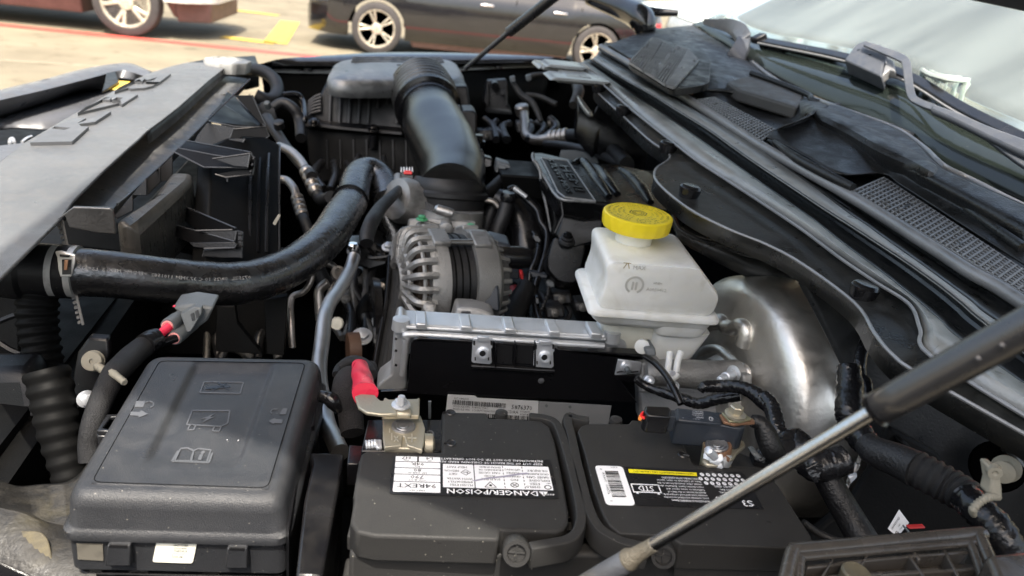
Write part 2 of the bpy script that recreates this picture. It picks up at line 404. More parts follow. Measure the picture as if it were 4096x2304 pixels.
# ================================================================== setting
def strip(name, pts, z, m, kind='structure'):
    return tag(O(name, [Vector((a, b, z)) for a, b in pts], [tuple(range(len(pts)))], m, smooth=0), kind=kind)
g = strip('ground', [(-120, -60), (120, -60), (120, 160), (-120, 160)], 0, 'concrete')
cj = mat('concrete_joint', (.25, .21, .15), .9)
redp = mat('red_kerb_paint', (.45, .06, .045), .6, grime=.2, gcol=(.4, .2, .12)); yelp = mat('yellow_bay_paint', (.5, .34, .05), .6, grime=.3, gcol=(.4, .32, .16))
def gl(pts, wd):
    out = []
    for (x0, y0), (x1, y1) in zip(pts[:-1], pts[1:]):
        d = Vector((x1-x0, y1-y0)).normalized(); a = Vector((-d.y, d.x))*wd/2
        out.append([(x0-a.x, y0-a.y), (x1-a.x, y1-a.y), (x1+a.x, y1+a.y), (x0+a.x, y0+a.y)])
    return out
def paint(name, lines, m, z):
    V, F = [], []
    for q in lines:
        F.append(tuple(range(len(V), len(V)+4))); V += [Vector((a, b, z)) for a, b in q]
    return tag(O(name, V, F, m, smooth=0), kind='structure')
r0, r1 = P(0, 0, 63, z=0), P(0, 745, 138, z=0); dr = (r1-r0).normalized()
A = r0 - dr*20; B = r1 + dr*20
paint('red_line', gl([(A.x, A.y), (B.x, B.y)], .20), redp, .004)
y0, y1 = P(0, 560, 94, z=0), P(0, 692, 110, z=0); y2 = P(0, 730, 55, z=0); y3 = P(0, 590, 26, z=0); y4 = P(0, 700, 40, z=0)
paint('yellow_lines', gl([(y0.x, y0.y), (y1.x, y1.y)], .22) + gl([(y1.x, y1.y), (y2.x, y2.y)], .30) + gl([(y3.x, y3.y), (y4.x, y4.y)], .2), yelp, .008)
j0, j1 = P(0, 0, 152, z=0), P(0, 300, 171, z=0); dj = (j1-j0).normalized()
paint('pavement_joint', gl([((j0-dj*6).x, (j0-dj*6).y), ((j1+dj*6).x, (j1+dj*6).y)], .05), cj, .004)

# ------------------------------------------------------------------ parked cars
def wheel(parent, c, R_, wd, side, spokes, rimm='rim', caliper=False):
    """side: unit vector pointing out of the wheel"""
    n = Vector(side)
    w = thing('wheel', None, None, Vector(c) - wloc(parent)); w.parent = parent
    pr = [(-wd, R_*.68), (-wd, R_*.9), (-wd*.9, R_*.97), (-wd*.7, R_), (-wd*.2, R_), (-.01, R_*.97), (0, R_*.9), (0, R_*.76), (-.012, R_*.73), (-.03, R_*.71)]
    lathe('tyre', c, n, pr, 'tyre', w, seg=48)
    lathe('rim', c, n, [(-.03, R_*.72), (-.004, R_*.735), (-.004, R_*.70), (-.03, R_*.66), (-wd*.8, R_*.64)], rimm, w, seg=48)
    lathe('brake_disc', Vector(c) - n*.09, n, [(0, R_*.5), (.01, R_*.5), (.01, .001)], 'alu', w, seg=32)
    lathe('wheel_back', Vector(c) - n*(wd*.8), n, [(0, R_*.66), (.005, .001)], 'dark', w, seg=24)
    a = n.orthogonal().normalized(); b = n.cross(a); L_ = []
    a, b = (Vector((0, 0, 1)), n.cross(Vector((0, 0, 1))))
    for k in range(5):
        for s in (-1, 1):
            th = 2*math.pi*k/5 + .3; t2 = th + s*spokes[0]; t1 = th + s*spokes[1]
            d1 = a*math.cos(t1) + b*math.sin(t1); d2 = a*math.cos(t2) + b*math.sin(t2)
            p0 = Vector(c) + d1*R_*.15 - n*.03; p1 = Vector(c) + d2*R_*.69 - n*.012; q = (p1-p0).normalized().cross(n)*spokes[2]*R_
            L_.append(([p0-q*.8, p1-q*1.2, p1+q*1.2, p0+q*.8], -n*.035))
    prisms('spokes', L_, rimm, w, bevel=.006, seg=2)
    lathe('hub_cap', Vector(c) - n*.03, n, [(-.02, R_*.24), (.01, R_*.22), (.018, R_*.12), (.02, .001)], rimm, w, seg=24)
    for k in range(5):
        th = 2*math.pi*(k+.5)/5; bolt('wheel_nut', Vector(c) + (a*math.cos(th) + b*math.sin(th))*R_*.17 - n*.022, n, .011, 'chromestrip', w, washer=False)
    if caliper: box('brake_caliper', Vector(c) - n*.07 + a*R_*.2 - b*R_*.42, a*.07, b*.03, n*.02, 'redplug', w, bevel=.01)
    return w
def carshell(name, root, org, fx, fy, Ln, W_, prof, wheels, R_, m, zb=.2, flare=.0, belt=.9, seglen=90, wag=.0):
    """fx along the car, fy across away from us; prof: (x, z) silhouette; wheels: x positions"""
    def top(x):
        for (a, za), (b, zb_) in zip(prof[:-1], prof[1:]):
            if a <= x <= b: t = (x-a)/(b-a); return za + (zb_-za)*t
        return prof[0][1] if x < prof[0][0] else prof[-1][1]
    def bot(x):
        z = zb
        for wx in wheels:
            d = abs(x-wx); ra = R_*1.13
            if d < ra: z = max(z, R_ + math.sqrt(ra*ra-d*d))
        return z
    xs = sorted(set([Ln*i/seglen for i in range(seglen+1)] + [wx+s*R_*1.13*math.sin(k*math.pi/24) for wx in wheels for s in (-1, 1) for k in range(13)]))
    rows = 15; V = []; F = []
    for side in (0, 1):
        s0 = len(V)
        for x in xs:
            zt = top(x); zbm = bot(x); e = min(x, Ln-x); endr = .26*max(0, 1-e/.5)**2.2*1.6
            for j in range(rows):
                t = j/(rows-1)
                if t < .62:
                    z = zbm + (min(belt, zt-.02) - zbm)*(t/.62)
                    y = .05*abs((z-.55)/.4)**2 + (.012 if z > .62 else 0)*0
                    if z > .80: y += (z-.80)*.35
                    if z < .34: y += (.34-z)*.25
                else:
                    q = (t-.62)/.38; zt2 = max(zt, belt-.02) if zt > belt else zt
                    z = min(belt, zt-.02) + (zt - min(belt, zt-.02))*min(1, math.sin(q*math.pi/2))
                    hy = .085 + (.30 if zt > belt+.2 else .1)*q; y = hy if q < .8 else hy + (W_/2-hy)*((q-.8)/.2)
                    if j == rows-1: y = W_/2
                y = min(W_/2, y + endr*(1 if y < W_/2-.01 else 0))
                yy = y if side == 0 else W_-y
                V.append(Vector(org) + fx*x + fy*yy + UP*z)
        n = rows
        for i in range(len(xs)-1):
            for j in range(rows-1):
                a = s0+i*n+j; F.append((a, a+1, a+n+1, a+n))
    # ends
    for i in (0, len(xs)-1):
        for j in range(rows-1):
            a = i*rows+j; b = len(xs)*rows + a; F.append((a, a+1, b+1, b))
    return O(name, V, F, m, root, smooth=40)
# white sport utility car, near side turned to us
suv_c = P(0, 322, 92, z=0); hd = dr.copy(); hd.z = 0; hd.normalize(); ac = Vector((-hd.y, hd.x, 0))
suv = thing('parked_car', 'white sport utility car with bronze wheel and red brake caliper', 'car', (suv_c.x-1.6, suv_c.y, 0), 'cars parked beyond the red line')
R1 = .385; org = Vector((suv_c.x, suv_c.y+.0, 0)) + ac*.02 - hd*3.72
carshell('body', suv, org, hd, ac, 4.68, 1.9, [(0, .62), (.12, .95), (1.2, 1.05), (1.9, 1.62), (3.9, 1.68), (4.45, 1.15), (4.6, .9), (4.68, .6)], [.85, 3.72], R1, 'carwhite', zb=.44, belt=1.02)
for a_, b_ in ((1.33, 3.20), (4.22, 4.62)):
    prism('lower_cladding', [org+hd*a_+ac*(.03 if b_ < 4 else .16)+UP*.46, org+hd*b_+ac*(.03 if b_ < 4 else .3)+UP*.46, org+hd*(b_-.03)+ac*(.14 if b_ < 4 else .4)+UP*.2, org+hd*(a_+.02)+ac*(.14 if b_ < 4 else .2)+UP*.2], ac*1.4, 'clad', suv, bevel=.02)
prism('bumper_valance', [org+hd*4.12+ac*.1+UP*.46, org+hd*4.60+ac*.3+UP*.5, org+hd*4.52+ac*.4+UP*.3, org+hd*4.2+ac*.2+UP*.24], ac*1.2, 'clad', suv, bevel=.03)
wheel(suv, org + hd*3.72 - ac*.02 + UP*R1, R1, .24, -ac, (.17, .05, .05), caliper=True)
wheel(suv, org + hd*.85 - ac*.02 + UP*R1, R1, .24, -ac, (.17, .05, .05))
prism('door_gap', [org+hd*2.55+ac*.045+UP*.46, org+hd*2.558+ac*.045+UP*.46, org+hd*2.558+ac*.02+UP*.9, org+hd*2.55+ac*.02+UP*.9], ac*.05, 'ink', suv, bevel=0)
prism('window', [org+hd*1.5+ac*.14+UP*1.08, org+hd*3.9+ac*.14+UP*1.08, org+hd*3.6+ac*.3+UP*1.5, org+hd*2+ac*.3+UP*1.5], ac*.1, 'glassdark', suv, bevel=.004)
# dark sedan
sc = P(0, 945, 137, z=0); sw2 = P(0, 1492, 205, Y=sc.y); R2 = .325
sed = thing('parked_car', 'glossy dark grey sedan with multi spoke wheels and bright sill strip', 'car', (sc.x+1.4, sc.y, 0), 'cars parked beyond the red line')
sh = Vector((1, 0, 0)); sa = Vector((0, 1, 0)); WB = 3.0
so = Vector((sc.x-.92, sc.y+.02, 0))
carshell('body', sed, so, sh, sa, 4.95, 1.86, [(0, .55), (.08, .72), (.9, .88), (1.45, .98), (2.2, 1.40), (3.3, 1.43), (4.1, 1.08), (4.75, 1.02), (4.88, .9), (4.95, .6)], [.92, .92+WB], R2, 'cardark', zb=.2, belt=.9)
wheel(sed, so + sh*.92 - sa*.02 + UP*R2, R2, .22, -sa, (.14, .12, .034))
wheel(sed, so + sh*(.92+WB) - sa*.02 + UP*R2, R2, .22, -sa, (.14, .12, .034))
prism('sill_trim', [so+sh*1.4+sa*.07+UP*.27, so+sh*3.5+sa*.07+UP*.23, so+sh*3.5+sa*.06+UP*.255, so+sh*1.4+sa*.06+UP*.31], sa*.05, 'chromestrip', sed, bevel=.004)
prism('sill', [so+sh*1.33+sa*.09+UP*.26, so+sh*3.54+sa*.09+UP*.22, so+sh*3.5+sa*.14+UP*.12, so+sh*1.4+sa*.14+UP*.12], sa*1.3, 'clad', sed, bevel=.01)
for gx in (1.62, 2.72, 3.62):
    prism('door_gap', [so+sh*gx+sa*.052+UP*.3, so+sh*(gx+.01)+sa*.052+UP*.3, so+sh*(gx+.03)+sa*.02+UP*.86, so+sh*(gx+.02)+sa*.02+UP*.86], sa*.08, 'ink', sed, bevel=0)
for gx in (2.35, 3.35): box('door_handle', so+sh*gx+sa*.0+UP*.76, sh*.09, UP*.013, sa*.012, 'chromestrip', sed, bevel=.008)
prism('tail_lamp', [so+sh*4.55+sa*.02+UP*.78, so+sh*4.86+sa*.2+UP*.74, so+sh*4.84+sa*.2+UP*.66, so+sh*4.66+sa*.04+UP*.68], sa*.2, 'lamp', sed, bevel=.01)
prism('headlamp', [so+sh*.04+sa*.22+UP*.66, so+sh*.4+sa*.03+UP*.74, so+sh*.3+sa*.04+UP*.60, so+sh*.06+sa*.2+UP*.56], sa*.1, 'glassdark', sed, bevel=.01)
prism('side_window', [so+sh*1.75+sa*.10+UP*.95, so+sh*4.0+sa*.10+UP*.97, so+sh*3.3+sa*.28+UP*1.34, so+sh*2.3+sa*.28+UP*1.34], sa*.1, 'glassdark', sed, bevel=.004)
# added dark car, out of view behind the camera, darkens reflections facing it
nb = thing('parked_car', 'black car parked alongside the near side of the truck', 'car', (-.4, -2.4, 0))
no = Vector((-3.0, -3.3, 0))
carshell('body', nb, no, XX, YY, 5.3, 1.95, [(0, .8), (.1, 1.1), (1.3, 1.2), (1.9, 1.85), (4.6, 1.9), (5.2, 1.3), (5.3, .8)], [1.0, 4.2], .39, 'cardark', zb=.35, belt=1.15)
for wx in (1.0, 4.2): wheel(nb, no + XX*wx + YY*1.97 + UP*.39, .39, .25, YY, (.14, .12, .034))
# pale vehicle and clutter far off at the right
pc = P(0, 1700, 46, z=0.0) if False else Vector((4.6, 10.6, 0))
far = thing('parked_car', 'silver grey car seen past the bonnet hinge at the top of the picture', 'car', (pc.x, pc.y, 0), 'cars parked beyond the red line')
fo = Vector((4.55, 11.6, 0))
carshell('body', far, fo, XX, YY, 4.4, 1.8, [(0, .6), (.1, .8), (1.1, .95), (1.8, 1.4), (3.2, 1.42), (4.1, 1.0), (4.4, .6)], [.85, 3.5], .33, mat('silver_car_paint', (.45, .44, .42), .2, metal=.4, coat=.8), zb=.25)
for wx in (.85, 3.5): wheel(far, fo + XX*wx - YY*.02 + UP*.33, .33, .22, -YY, (.2, .1, .05))
prism('tail_lamp', [fo+XX*.1+YY*.12+UP*.8, fo+XX*.4+YY*.02+UP*.8, fo+XX*.4+YY*.02+UP*.68, fo+XX*.1+YY*.12+UP*.68], YY*.2, 'lamp', far, bevel=.01)

# ================================================================== the truck around the bay
truck = thing('pickup_truck', 'black pickup truck whose open engine bay fills the picture', 'truck', (.1, .9, .3))
# near-level floor of the bay, walls
def quadp(name, pts, m, th, parent=truck, **k): return prism(name, pts, th, m, parent, **k)
quadp('splash_floor', [Vector((-.75, .0, .42)), Vector((.78, .0, .42)), Vector((.78, 2.3, .42)), Vector((-.75, 2.3, .42))], 'dark', -UP*.02, bevel=0)
quadp('inner_fender', [Vector((-.30, 2.08, .42)), Vector((.74, 2.3, .42)), Vector((.74, 2.3, 1.12)), Vector((-.30, 2.08, 1.10))], 'dark', YY*.02, bevel=0)
quadp('near_inner_fender', [Vector((-.75, .06, .42)), Vector((.78, .06, .42)), Vector((.78, .06, .96)), Vector((-.75, .06, .96))], 'dark', -YY*.02, bevel=0)
quadp('firewall', [Vector((.66, .1, .42)), Vector((.70, 2.3, .42)), Vector((.66, 2.3, 1.13)), Vector((.66, .1, 1.06))], 'dark', XX*.02, bevel=0)
quadp('radiator_panel', [Vector((-.30, .1, .42)), Vector((-.30, 2.08, .42)), Vector((-.28, 2.08, 1.05)), Vector((-.28, .1, 1.0))], 'dark', -XX*.03, bevel=0)
quadp('front_filler', [Vector((-.93, -.1, 1.02)), Vector((-.93, 1.6, 1.02)), Vector((-.30, 1.6, 1.02)), Vector((-.30, -.1, 1.02))], 'dark', -UP*.02, bevel=0)
# outer skin so the truck is a body from any side
quadp('front_end', [Vector((-.95, -.15, .45)), Vector((-.95, 2.1, .45)), Vector((-.80, 2.1, 1.0)), Vector((-.80, -.15, 1.0))], 'fender', -XX*.03, bevel=.01)
# far fender: dark painted edge, bright rail inside it
fo_ = PS(2, [(60, 105), (240, 75), (520, 55), (900, 30), (1300, 28), (1700, 38), (2150, 58), (2320, 75)], t=-.09)
fi_ = PS(2, [(20, 118), (250, 120), (520, 120), (900, 120), (1300, 110), (1700, 100), (2150, 95), (2320, 98)], t=-.10)
fr_ = [p + Vector((0, .10, -.10)) for p in fo_]
sheet('fender', [fr_, [p + Vector((0, .03, -.006)) for p in fo_], fo_, fi_], 'fender', truck, n=5, solid=.004)
ra = PS(2, [(130, 140), (300, 128), (520, 122), (900, 122), (1300, 118), (1560, 112), (1900, 98), (2160, 88)], t=-.115)
rb = PS(2, [(180, 165), (330, 170), (520, 172), (900, 176), (1300, 170), (1580, 150), (1900, 132), (2170, 124)], t=-.12)
fl = mat('fender_rail_paint', (.30, .31, .31), .3, coat=.5, dust=.3, dustcol=(.5, .5, .5))
sheet('fender_rail', [ra, rb], fl, truck, n=5, solid=.003)
sheet('fender_inner_skirt', [[p + Vector((0, -.002, -.003)) for p in rb], [p + Vector((0, .05, -.25)) for p in rb]], 'dark', truck, n=4, solid=.003)
for u, v in ((2075, 100), (415, 148), (1800, 130)): lathe('rail_clip', P(2, u, v, t=-.114), UP, [(0, .012), (.006, .011), (.008, .004), (.010, .001)], 'ink', truck, seg=14)
prism('rail_slot', PS(2, [(350, 140), (440, 128), (462, 150), (370, 158)], t=-.1135), -UP*.001, 'alubright', truck, bevel=0)
# weld flange at the far corner of the cowl
fz = random.Random(3)
for i in range(9):
    u = 2170 + fz.random()*330; v = 60 + (u-2170)*.45 + fz.random()*60; c_ = P(2, u, v, t=.02 + fz.random()*.02)
    box('hinge_bracket', c_, XX*(.02+fz.random()*.03), YY*(.02+.02*fz.random()), Vector((fz.random()*.006, 0, .003)), fl, truck, bevel=.002)
tube('hood_hinge', [P(11, 1470, -20, d=2.0), P(11, 1700, 60, d=1.95), P(11, 1830, 130, d=1.9), P(11, 1860, 225, d=1.9)], [.02, .03, .034, .026], 'fender', truck, seg=10)
tube('hinge_arm', [P(11, 2080, 90, d=1.95), P(11, 1900, 80, d=1.95), P(11, 1820, 60, d=1.97), P(11, 1760, 20, d=2.0)], [.008, .012, .012, .01], 'fender', truck, seg=8)
prism('far_wing_seal', PS(11, [(1570, 290), (1700, 290), (1820, 250), (1900, 185), (2010, 195), (1760, 370), (1720, 405), (1600, 350)], t=.03), -UP*.02, 'plastic', truck, bevel=.004)

# ---- cowl deck: pressed steel panel across the truck, seal, plastic cowl, glass
L0 = [(0, 1500, 205), (0, 1500, 228), (0, 1560, 285), (0, 1633, 352), (0, 1686, 392), (0, 1650, 425), (0, 1655, 460), (0, 1733, 525), (0, 1831, 576), (0, 1932, 617), (0, 2020, 665), (0, 2150, 762), (0, 2200, 838), (0, 2246, 893), (0, 2320, 945), (0, 2700, 1160)]
L1 = [(0, 1455, 165), (0, 1500, 198), (0, 1567, 257), (0, 1607, 291), (0, 1700, 364), (0, 1754, 405), (0, 1820, 448), (0, 1917, 511), (0, 2012, 574), (0, 2070, 617), (0, 2124, 657), (0, 2206, 712), (0, 2288, 766), (0, 2315, 830), (0, 2343, 897), (0, 2700, 1120)]
L2 = [(0, 1470, 152), (0, 1530, 195), (0, 1600, 245), (0, 1650, 275), (0, 1735, 335), (0, 1800, 380), (0, 1860, 422), (0, 1950, 486), (0, 2050, 556), (0, 2100, 597), (0, 2150, 635), (0, 2225, 690), (0, 2307, 756), (0, 2365, 806), (0, 2424, 860), (0, 2760, 1090)]
L3 = [(0, 1490, 148), (0, 1560, 193), (0, 1640, 238), (0, 1700, 276), (0, 1780, 325), (0, 1840, 368), (0, 1900, 410), (0, 1990, 470), (0, 2080, 530), (0, 2137, 566), (0, 2198, 606), (0, 2280, 660), (0, 2364, 720), (0, 2420, 765), (0, 2481, 816), (0, 2800, 1050)]
L3b = [(0, 1500, 140), (0, 1575, 182), (0, 1665, 232), (0, 1730, 268), (0, 1810, 312), (0, 1880, 352), (0, 1940, 396), (0, 2035, 462), (0, 2120, 526), (0, 2179, 566), (0, 2225, 600), (0, 2310, 660), (0, 2377, 709), (0, 2440, 756), (0, 2507, 808), (0, 2840, 1010)]
L4 = [(0, 1512, 118), (0, 1584, 160), (0, 1680, 219), (0, 1760, 268), (0, 1840, 319), (0, 1917, 368), (0, 1990, 410), (0, 2080, 460), (0, 2160, 506), (0, 2241, 556), (0, 2300, 594), (0, 2370, 638), (0, 2440, 684), (0, 2510, 722), (0, 2576, 764), (0, 2880, 960)]
def T(row, t): return [P(c, u, v, t=t if not isinstance(t, (list, tuple)) else t[i]) for i, (c, u, v) in enumerate(row)]
rows = [[p - UP*.018 for p in T(L0, .02)], T(L0, .02), T(L1, .026), T(L1, .030)]
sheet('cowl_flange', rows, 'steelblk', truck, n=5, solid=.0015)
rows = [T(L1, .028), [a.lerp(b, .5) + UP*.001 for a, b in zip(T(L1, .033), T(L2, .036))], T(L2, .034)]
tube('flange_edge_glint', [p + UP*.0 for p in T(L0, .0195)], .0016, 'seal', truck, n=5, seg=6)  # pale tubes paint bright highlights along the flange edges
tube('flange_edge_glint', T(L1, .0335), .0016, 'seal', truck, n=5, seg=6)
sheet('cowl_rail', rows, 'deck', truck, n=5, solid=.0015)
rows = [T(L2, .034), [a.lerp(b, .30) for a, b in zip(T(L2, .016), T(L3, .016))], [a.lerp(b, .8) for a, b in zip(T(L2, .018), T(L3, .020))], T(L3, .036)]
sheet('cowl_channel', rows, 'steelblk', truck, n=5, across=3, solid=.0015)
sheet('cowl_ridge', [T(L3, .036), T(L3b, .038)], 'deck', truck, n=5, solid=.0015)
rows = [T(L3b, .038), [a.lerp(b, .5) for a, b in zip(T(L3b, .022), T(L4, .024))], [p - UP*.004 for p in T(L4, .036)]]
sheet('cowl_gutter', rows, 'steelblk', truck, n=5, across=3, solid=.0015)
tube('cowl_seal', T(L4, .040), .0068, 'seal', truck, n=5, seg=8)
tube('cowl_seal', T([(c, u-6, v+5) for c, u, v in L4], .036), .0025, 'rubmat', truck, n=5, seg=6)
for c, u, v in ((3, 720, 442), (3, 900, 603), (3, 1225, 865), (3, 1380, 1185)):
    k = P(c, u, v, t=.030); lathe('push_clip', k, UP + XX*.1, [(-.012, .010), (-.002, .0125), (.001, .0125), (.0035, .0105), (.004, .009), (.0035, .001)], 'gloss', truck, seg=20)
lathe('push_clip', P(7, 2285, 725, t=.030), UP + XX*.1, [(-.012, .010), (-.002, .0125), (.001, .0125), (.0035, .0105), (.004, .009), (.0035, .001)], 'gloss', truck, seg=24)
# lower bracket wall that hangs below the flange near the booster
hs1 = PS(7, [(885, 190), (960, 130), (1100, 260), (1290, 330), (1500, 410), (1640, 520), (1800, 690), (1960, 900), (2050, 1060)], d=.98)
hs = thing('heat_shield', 'black painted steel bracket curving over the brake booster', 'bracket', hs1[0])
sA = PS(7, [(960, 130), (1080, 230), (1290, 320), (1480, 420), (1620, 500), (1750, 590), (1880, 690), (2040, 880), (2130, 1080)], d=.93)
sB = PS(7, [(885, 200), (935, 300), (1080, 375), (1250, 420), (1400, 480), (1640, 550), (1790, 690), (1900, 860), (1990, 1060)], d=.86)
sC = PS(7, [(895, 260), (945, 380), (1090, 470), (1250, 560), (1450, 660), (1600, 740), (1740, 840), (1820, 980), (1850, 1080)], d=.87)
sheet('bracket_top', [sA, sB], 'steelblk', hs, n=5, solid=.002)
sheet('bracket_wall', [sB, sC], 'steelblk', hs, n=5, solid=.002)
tube('bracket_edge', sB, .003, 'steelblk', hs, n=5, seg=8)
prism('bracket_clip', PS(7, [(1010, 340), (1080, 310), (1135, 355), (1130, 375), (1060, 372)], d=.89), -UP*.01, 'plastic', hs, bevel=.001)
for pts in ([(1540, 440), (1660, 500), (1640, 530), (1590, 520)], [(1410, 465), (1530, 440), (1545, 455), (1420, 478)]): prism('bracket_clip', PS(7, pts, d=.90), -UP*.006, 'plastic', hs, bevel=.001)
prism('bracket_clip', PS(7, [(1920, 930), (1990, 900), (2030, 1010), (1960, 1050)], d=.85), -UP*.006, 'plastic', hs, bevel=.001)
# plate below the flange by the big loom, with an oval opening
pl1 = PS(0, [(2012, 690), (2030, 680), (2160, 760), (2200, 845), (2250, 900), (2330, 950), (2620, 1120), (2620, 1420), (2440, 1310), (2300, 1180), (2180, 1060), (2120, 900), (2050, 760)], d=.74)
side = prism('side_panel', pl1, UP*-.01, mat('side_panel_paint', (.016, .017, .018), .35, dust=.4, dustcol=(.06, .06, .06), bump=.3, speck=.3), truck, bevel=.002)
for a in ([(1810, 0), (2536, 20)],): pass
tube('panel_bead', PS(10, [(2100, 60), (2260, 220), (2330, 380), (2420, 490), (2560, 500)], d=.705), .006, 'steelblk', truck, seg=8)
tube('panel_bead', PS(10, [(2400, 520), (2480, 640), (2560, 690)], d=.700), .006, 'steelblk', truck, seg=8)
lathe('panel_hole', P(10, 2330, 660, d=.705), Vector((-.5, -.6, .5)), [(0, .0), (.002, .022), (0, .024)], 'void', truck, seg=24)
tube('seam_sealer', PS(10, [(1915, 200), (2020, 290), (2110, 350), (2180, 412)], d=.70), .0012, 'cream', truck, seg=6)

# plastic cowl cover
G0 = [(0, 1530, 112), (0, 1600, 155), (0, 1690, 212), (0, 1770, 262), (0, 1850, 313), (0, 1925, 360), (0, 2000, 402), (0, 2090, 452), (0, 2170, 499), (0, 2250, 549), (0, 2310, 586), (0, 2380, 631), (0, 2450, 676), (0, 2520, 715), (0, 2620, 775)]
G1 = [(0, 1640, 75), (0, 1700, 110), (0, 1760, 165), (0, 1810, 205), (0, 1880, 250), (0, 1950, 296), (0, 2025, 345), (0, 2110, 395), (0, 2190, 440), (0, 2265, 482), (0, 2330, 520), (0, 2395, 556), (0, 2465, 600), (0, 2540, 645), (0, 2680, 720)]
G2 = [(0, 1760, 60), (0, 1800, 110), (0, 1838, 155), (0, 1870, 180), (0, 1920, 205), (0, 1985, 240), (0, 2050, 280), (0, 2130, 320), (0, 2210, 365), (0, 2290, 402), (0, 2350, 436), (0, 2420, 480), (0, 2490, 520), (0, 2560, 560), (0, 2720, 650)]
G3 = [(0, 1790, 40), (0, 1815, 70), (0, 1850, 110), (0, 1885, 150), (0, 1950, 200), (0, 2024, 238), (0, 2090, 265), (0, 2170, 293), (0, 2259, 328), (0, 2323, 372), (0, 2371, 417), (0, 2420, 442), (0, 2467, 465), (0, 2560, 512), (0, 2750, 600)]
cow = thing('cowl_cover', 'weathered black plastic cowl cover with air grilles below the windshield', 'cowl cover', (.62, 1.1, 1.2))
t0 = [.034]*15; t1 = [.036]*15; t2 = [.045]*15; t3 = [.05]*15
for i in (6, 7, 8, 9, 10): t2[i] += .03; t3[i] += .02
for i in (1, 2, 3): t1[i] += .02; t2[i] += .012
sheet('cover_panel', [T(G0, t0), T(G1, t1), T(G2, t2), T(G3, t3)], 'cowl', cow, n=5, across=5, solid=.002)
tube('cover_rear_edge', T(G3, [a+.002 for a in t3]), .004, 'seal', cow, n=5, seg=8)
# wiper motor hump: one folded sheet with a ridge
hump = [([(840, 905), (1040, 828), (1250, 900), (1480, 985), (1620, 1060), (1740, 1170), (1860, 1300), (2100, 1420), (2600, 1640)], .050),
        ([(838, 910), (1040, 832), (1248, 904), (1476, 990), (1614, 1066), (1732, 1176), (1850, 1306), (2095, 1428), (2598, 1650)], .075),
        ([(720, 960), (900, 905), (1120, 985), (1350, 1090), (1510, 1190), (1650, 1290), (1790, 1390), (2060, 1530), (2600, 1800)], .069),
        ([(600, 1010), (720, 1010), (960, 1110), (1200, 1230), (1440, 1290), (1580, 1370), (1720, 1450), (2020, 1620), (2600, 1960)], .054),
        ([(520, 1080), (640, 1130), (840, 1240), (1090, 1370), (1430, 1368), (1560, 1450), (1700, 1540), (2000, 1735), (2600, 2120)], .047)]
hr = [PS(4, p_, t=t_) for p_, t_ in hump]
sheet('hump_back', hr[:2], 'cowl', cow, n=6, solid=.002)
sheet('motor_hump', hr[1:], 'cowl', cow, n=6, across=6, solid=.002, smooth=80)
lathe('dome_disc', P(4, 1500, 1010, t=.050), Vector((.2, 0, 1)), [(-.03, .055), (.0, .055), (.006, .05), (.008, .001)], 'cowl', cow, seg=40)
tube('cover_fold', PS(4, [(840, 905), (930, 880), (1040, 830), (1090, 822)], t=.062), .004, 'cowl', cow, seg=8)
tube('cover_fold', PS(14, [(1120, 140), (1400, 270), (1800, 530), (2400, 950)], t=.056), [.002, .004, .005, .006], 'cowl', cow, seg=8)
tube('cover_fold', PS(4, [(580, 1110), (760, 1240), (1000, 1370), (1200, 1470)], t=.05), [.003, .006, .006, .005], 'cowl', cow, seg=8)
# raised plain panel between the grilles, ridge line
pp = PS(4, [(210, 640), (430, 575), (820, 735), (790, 800), (760, 840), (300, 700)], t=.060)
prism('raised_panel', pp, -UP*.02, mat('cowl_raised', (.05, .048, .045), .5, dust=.8, dustcol=(.12, .115, .105), bump=.5), cow, bevel=.004, seg=3)
tube('cover_fold', PS(4, [(400, 572), (620, 650), (850, 745), (880, 785), (1040, 828)], t=.064), .005, 'cowl', cow, seg=8)
tube('cover_fold', PS(4, [(0, 700), (240, 720), (500, 800), (840, 905)], t=.050), .004, 'cowl', cow, seg=8)
# far louvre boxes
def grid(name, c, c00, c10, c11, c01, t, nu, nv, wb, m='plastic', hole=True, curve=0, parent=cow, skew=0):
    """open lattice: nu cells along, nv across"""
    a, b, c2_, d_ = [P(c, *q, t=t) for q in (c00, c10, c11, c01)]
    def f(u, v): 
        p = a*(1-u)*(1-v) + b*u*(1-v) + c2_*u*v + d_*(1-u)*v; return p + UP*curve*math.sin(v*math.pi)
    L_ = []
    n_ = (b-a).cross(d_-a).normalized(); n_ = n_ if n_.z > 0 else -n_
    for i in range(nu+1):
        for j in range(nv):
            p, q = f(i/nu, j/nv), f(i/nu, (j+1)/nv); s = (b-a).normalized()*wb; L_.append(([p-s, q-s, q+s, p+s], -n_*.004))
    for j in range(nv+1):
        p, q = f(0, j/nv), f(1, j/nv); s = (d_-a).normalized()*wb; k = -n_*.0007; L_.append(([p-s+k, q-s+k, q+s+k, p+s+k], -n_*.0035))
    o = prisms(name, L_, m, parent, bevel=0)
    if hole: prism('grille_opening', [f(u, v) - n_*.0045 for u, v in ((0, 0), (1, 0), (1, 1), (0, 1))], -n_*.002, 'void', parent, bevel=0)
    return o
lv = mat('louvre_plastic', (.16, .16, .16), .4, dust=.5, dustcol=(.3, .3, .3), bump=.3)
louvre = PS(3, [(930, 260), (1100, 75), (1240, 100), (1260, 140), (1310, 120), (1460, 180), (1530, 240), (1520, 420), (1330, 450), (1250, 450)], t=.066)
prism('louvre_box', rnd(louvre, .03, 4), -UP*.014, 'cowl', cow, bevel=.006, seg=3)
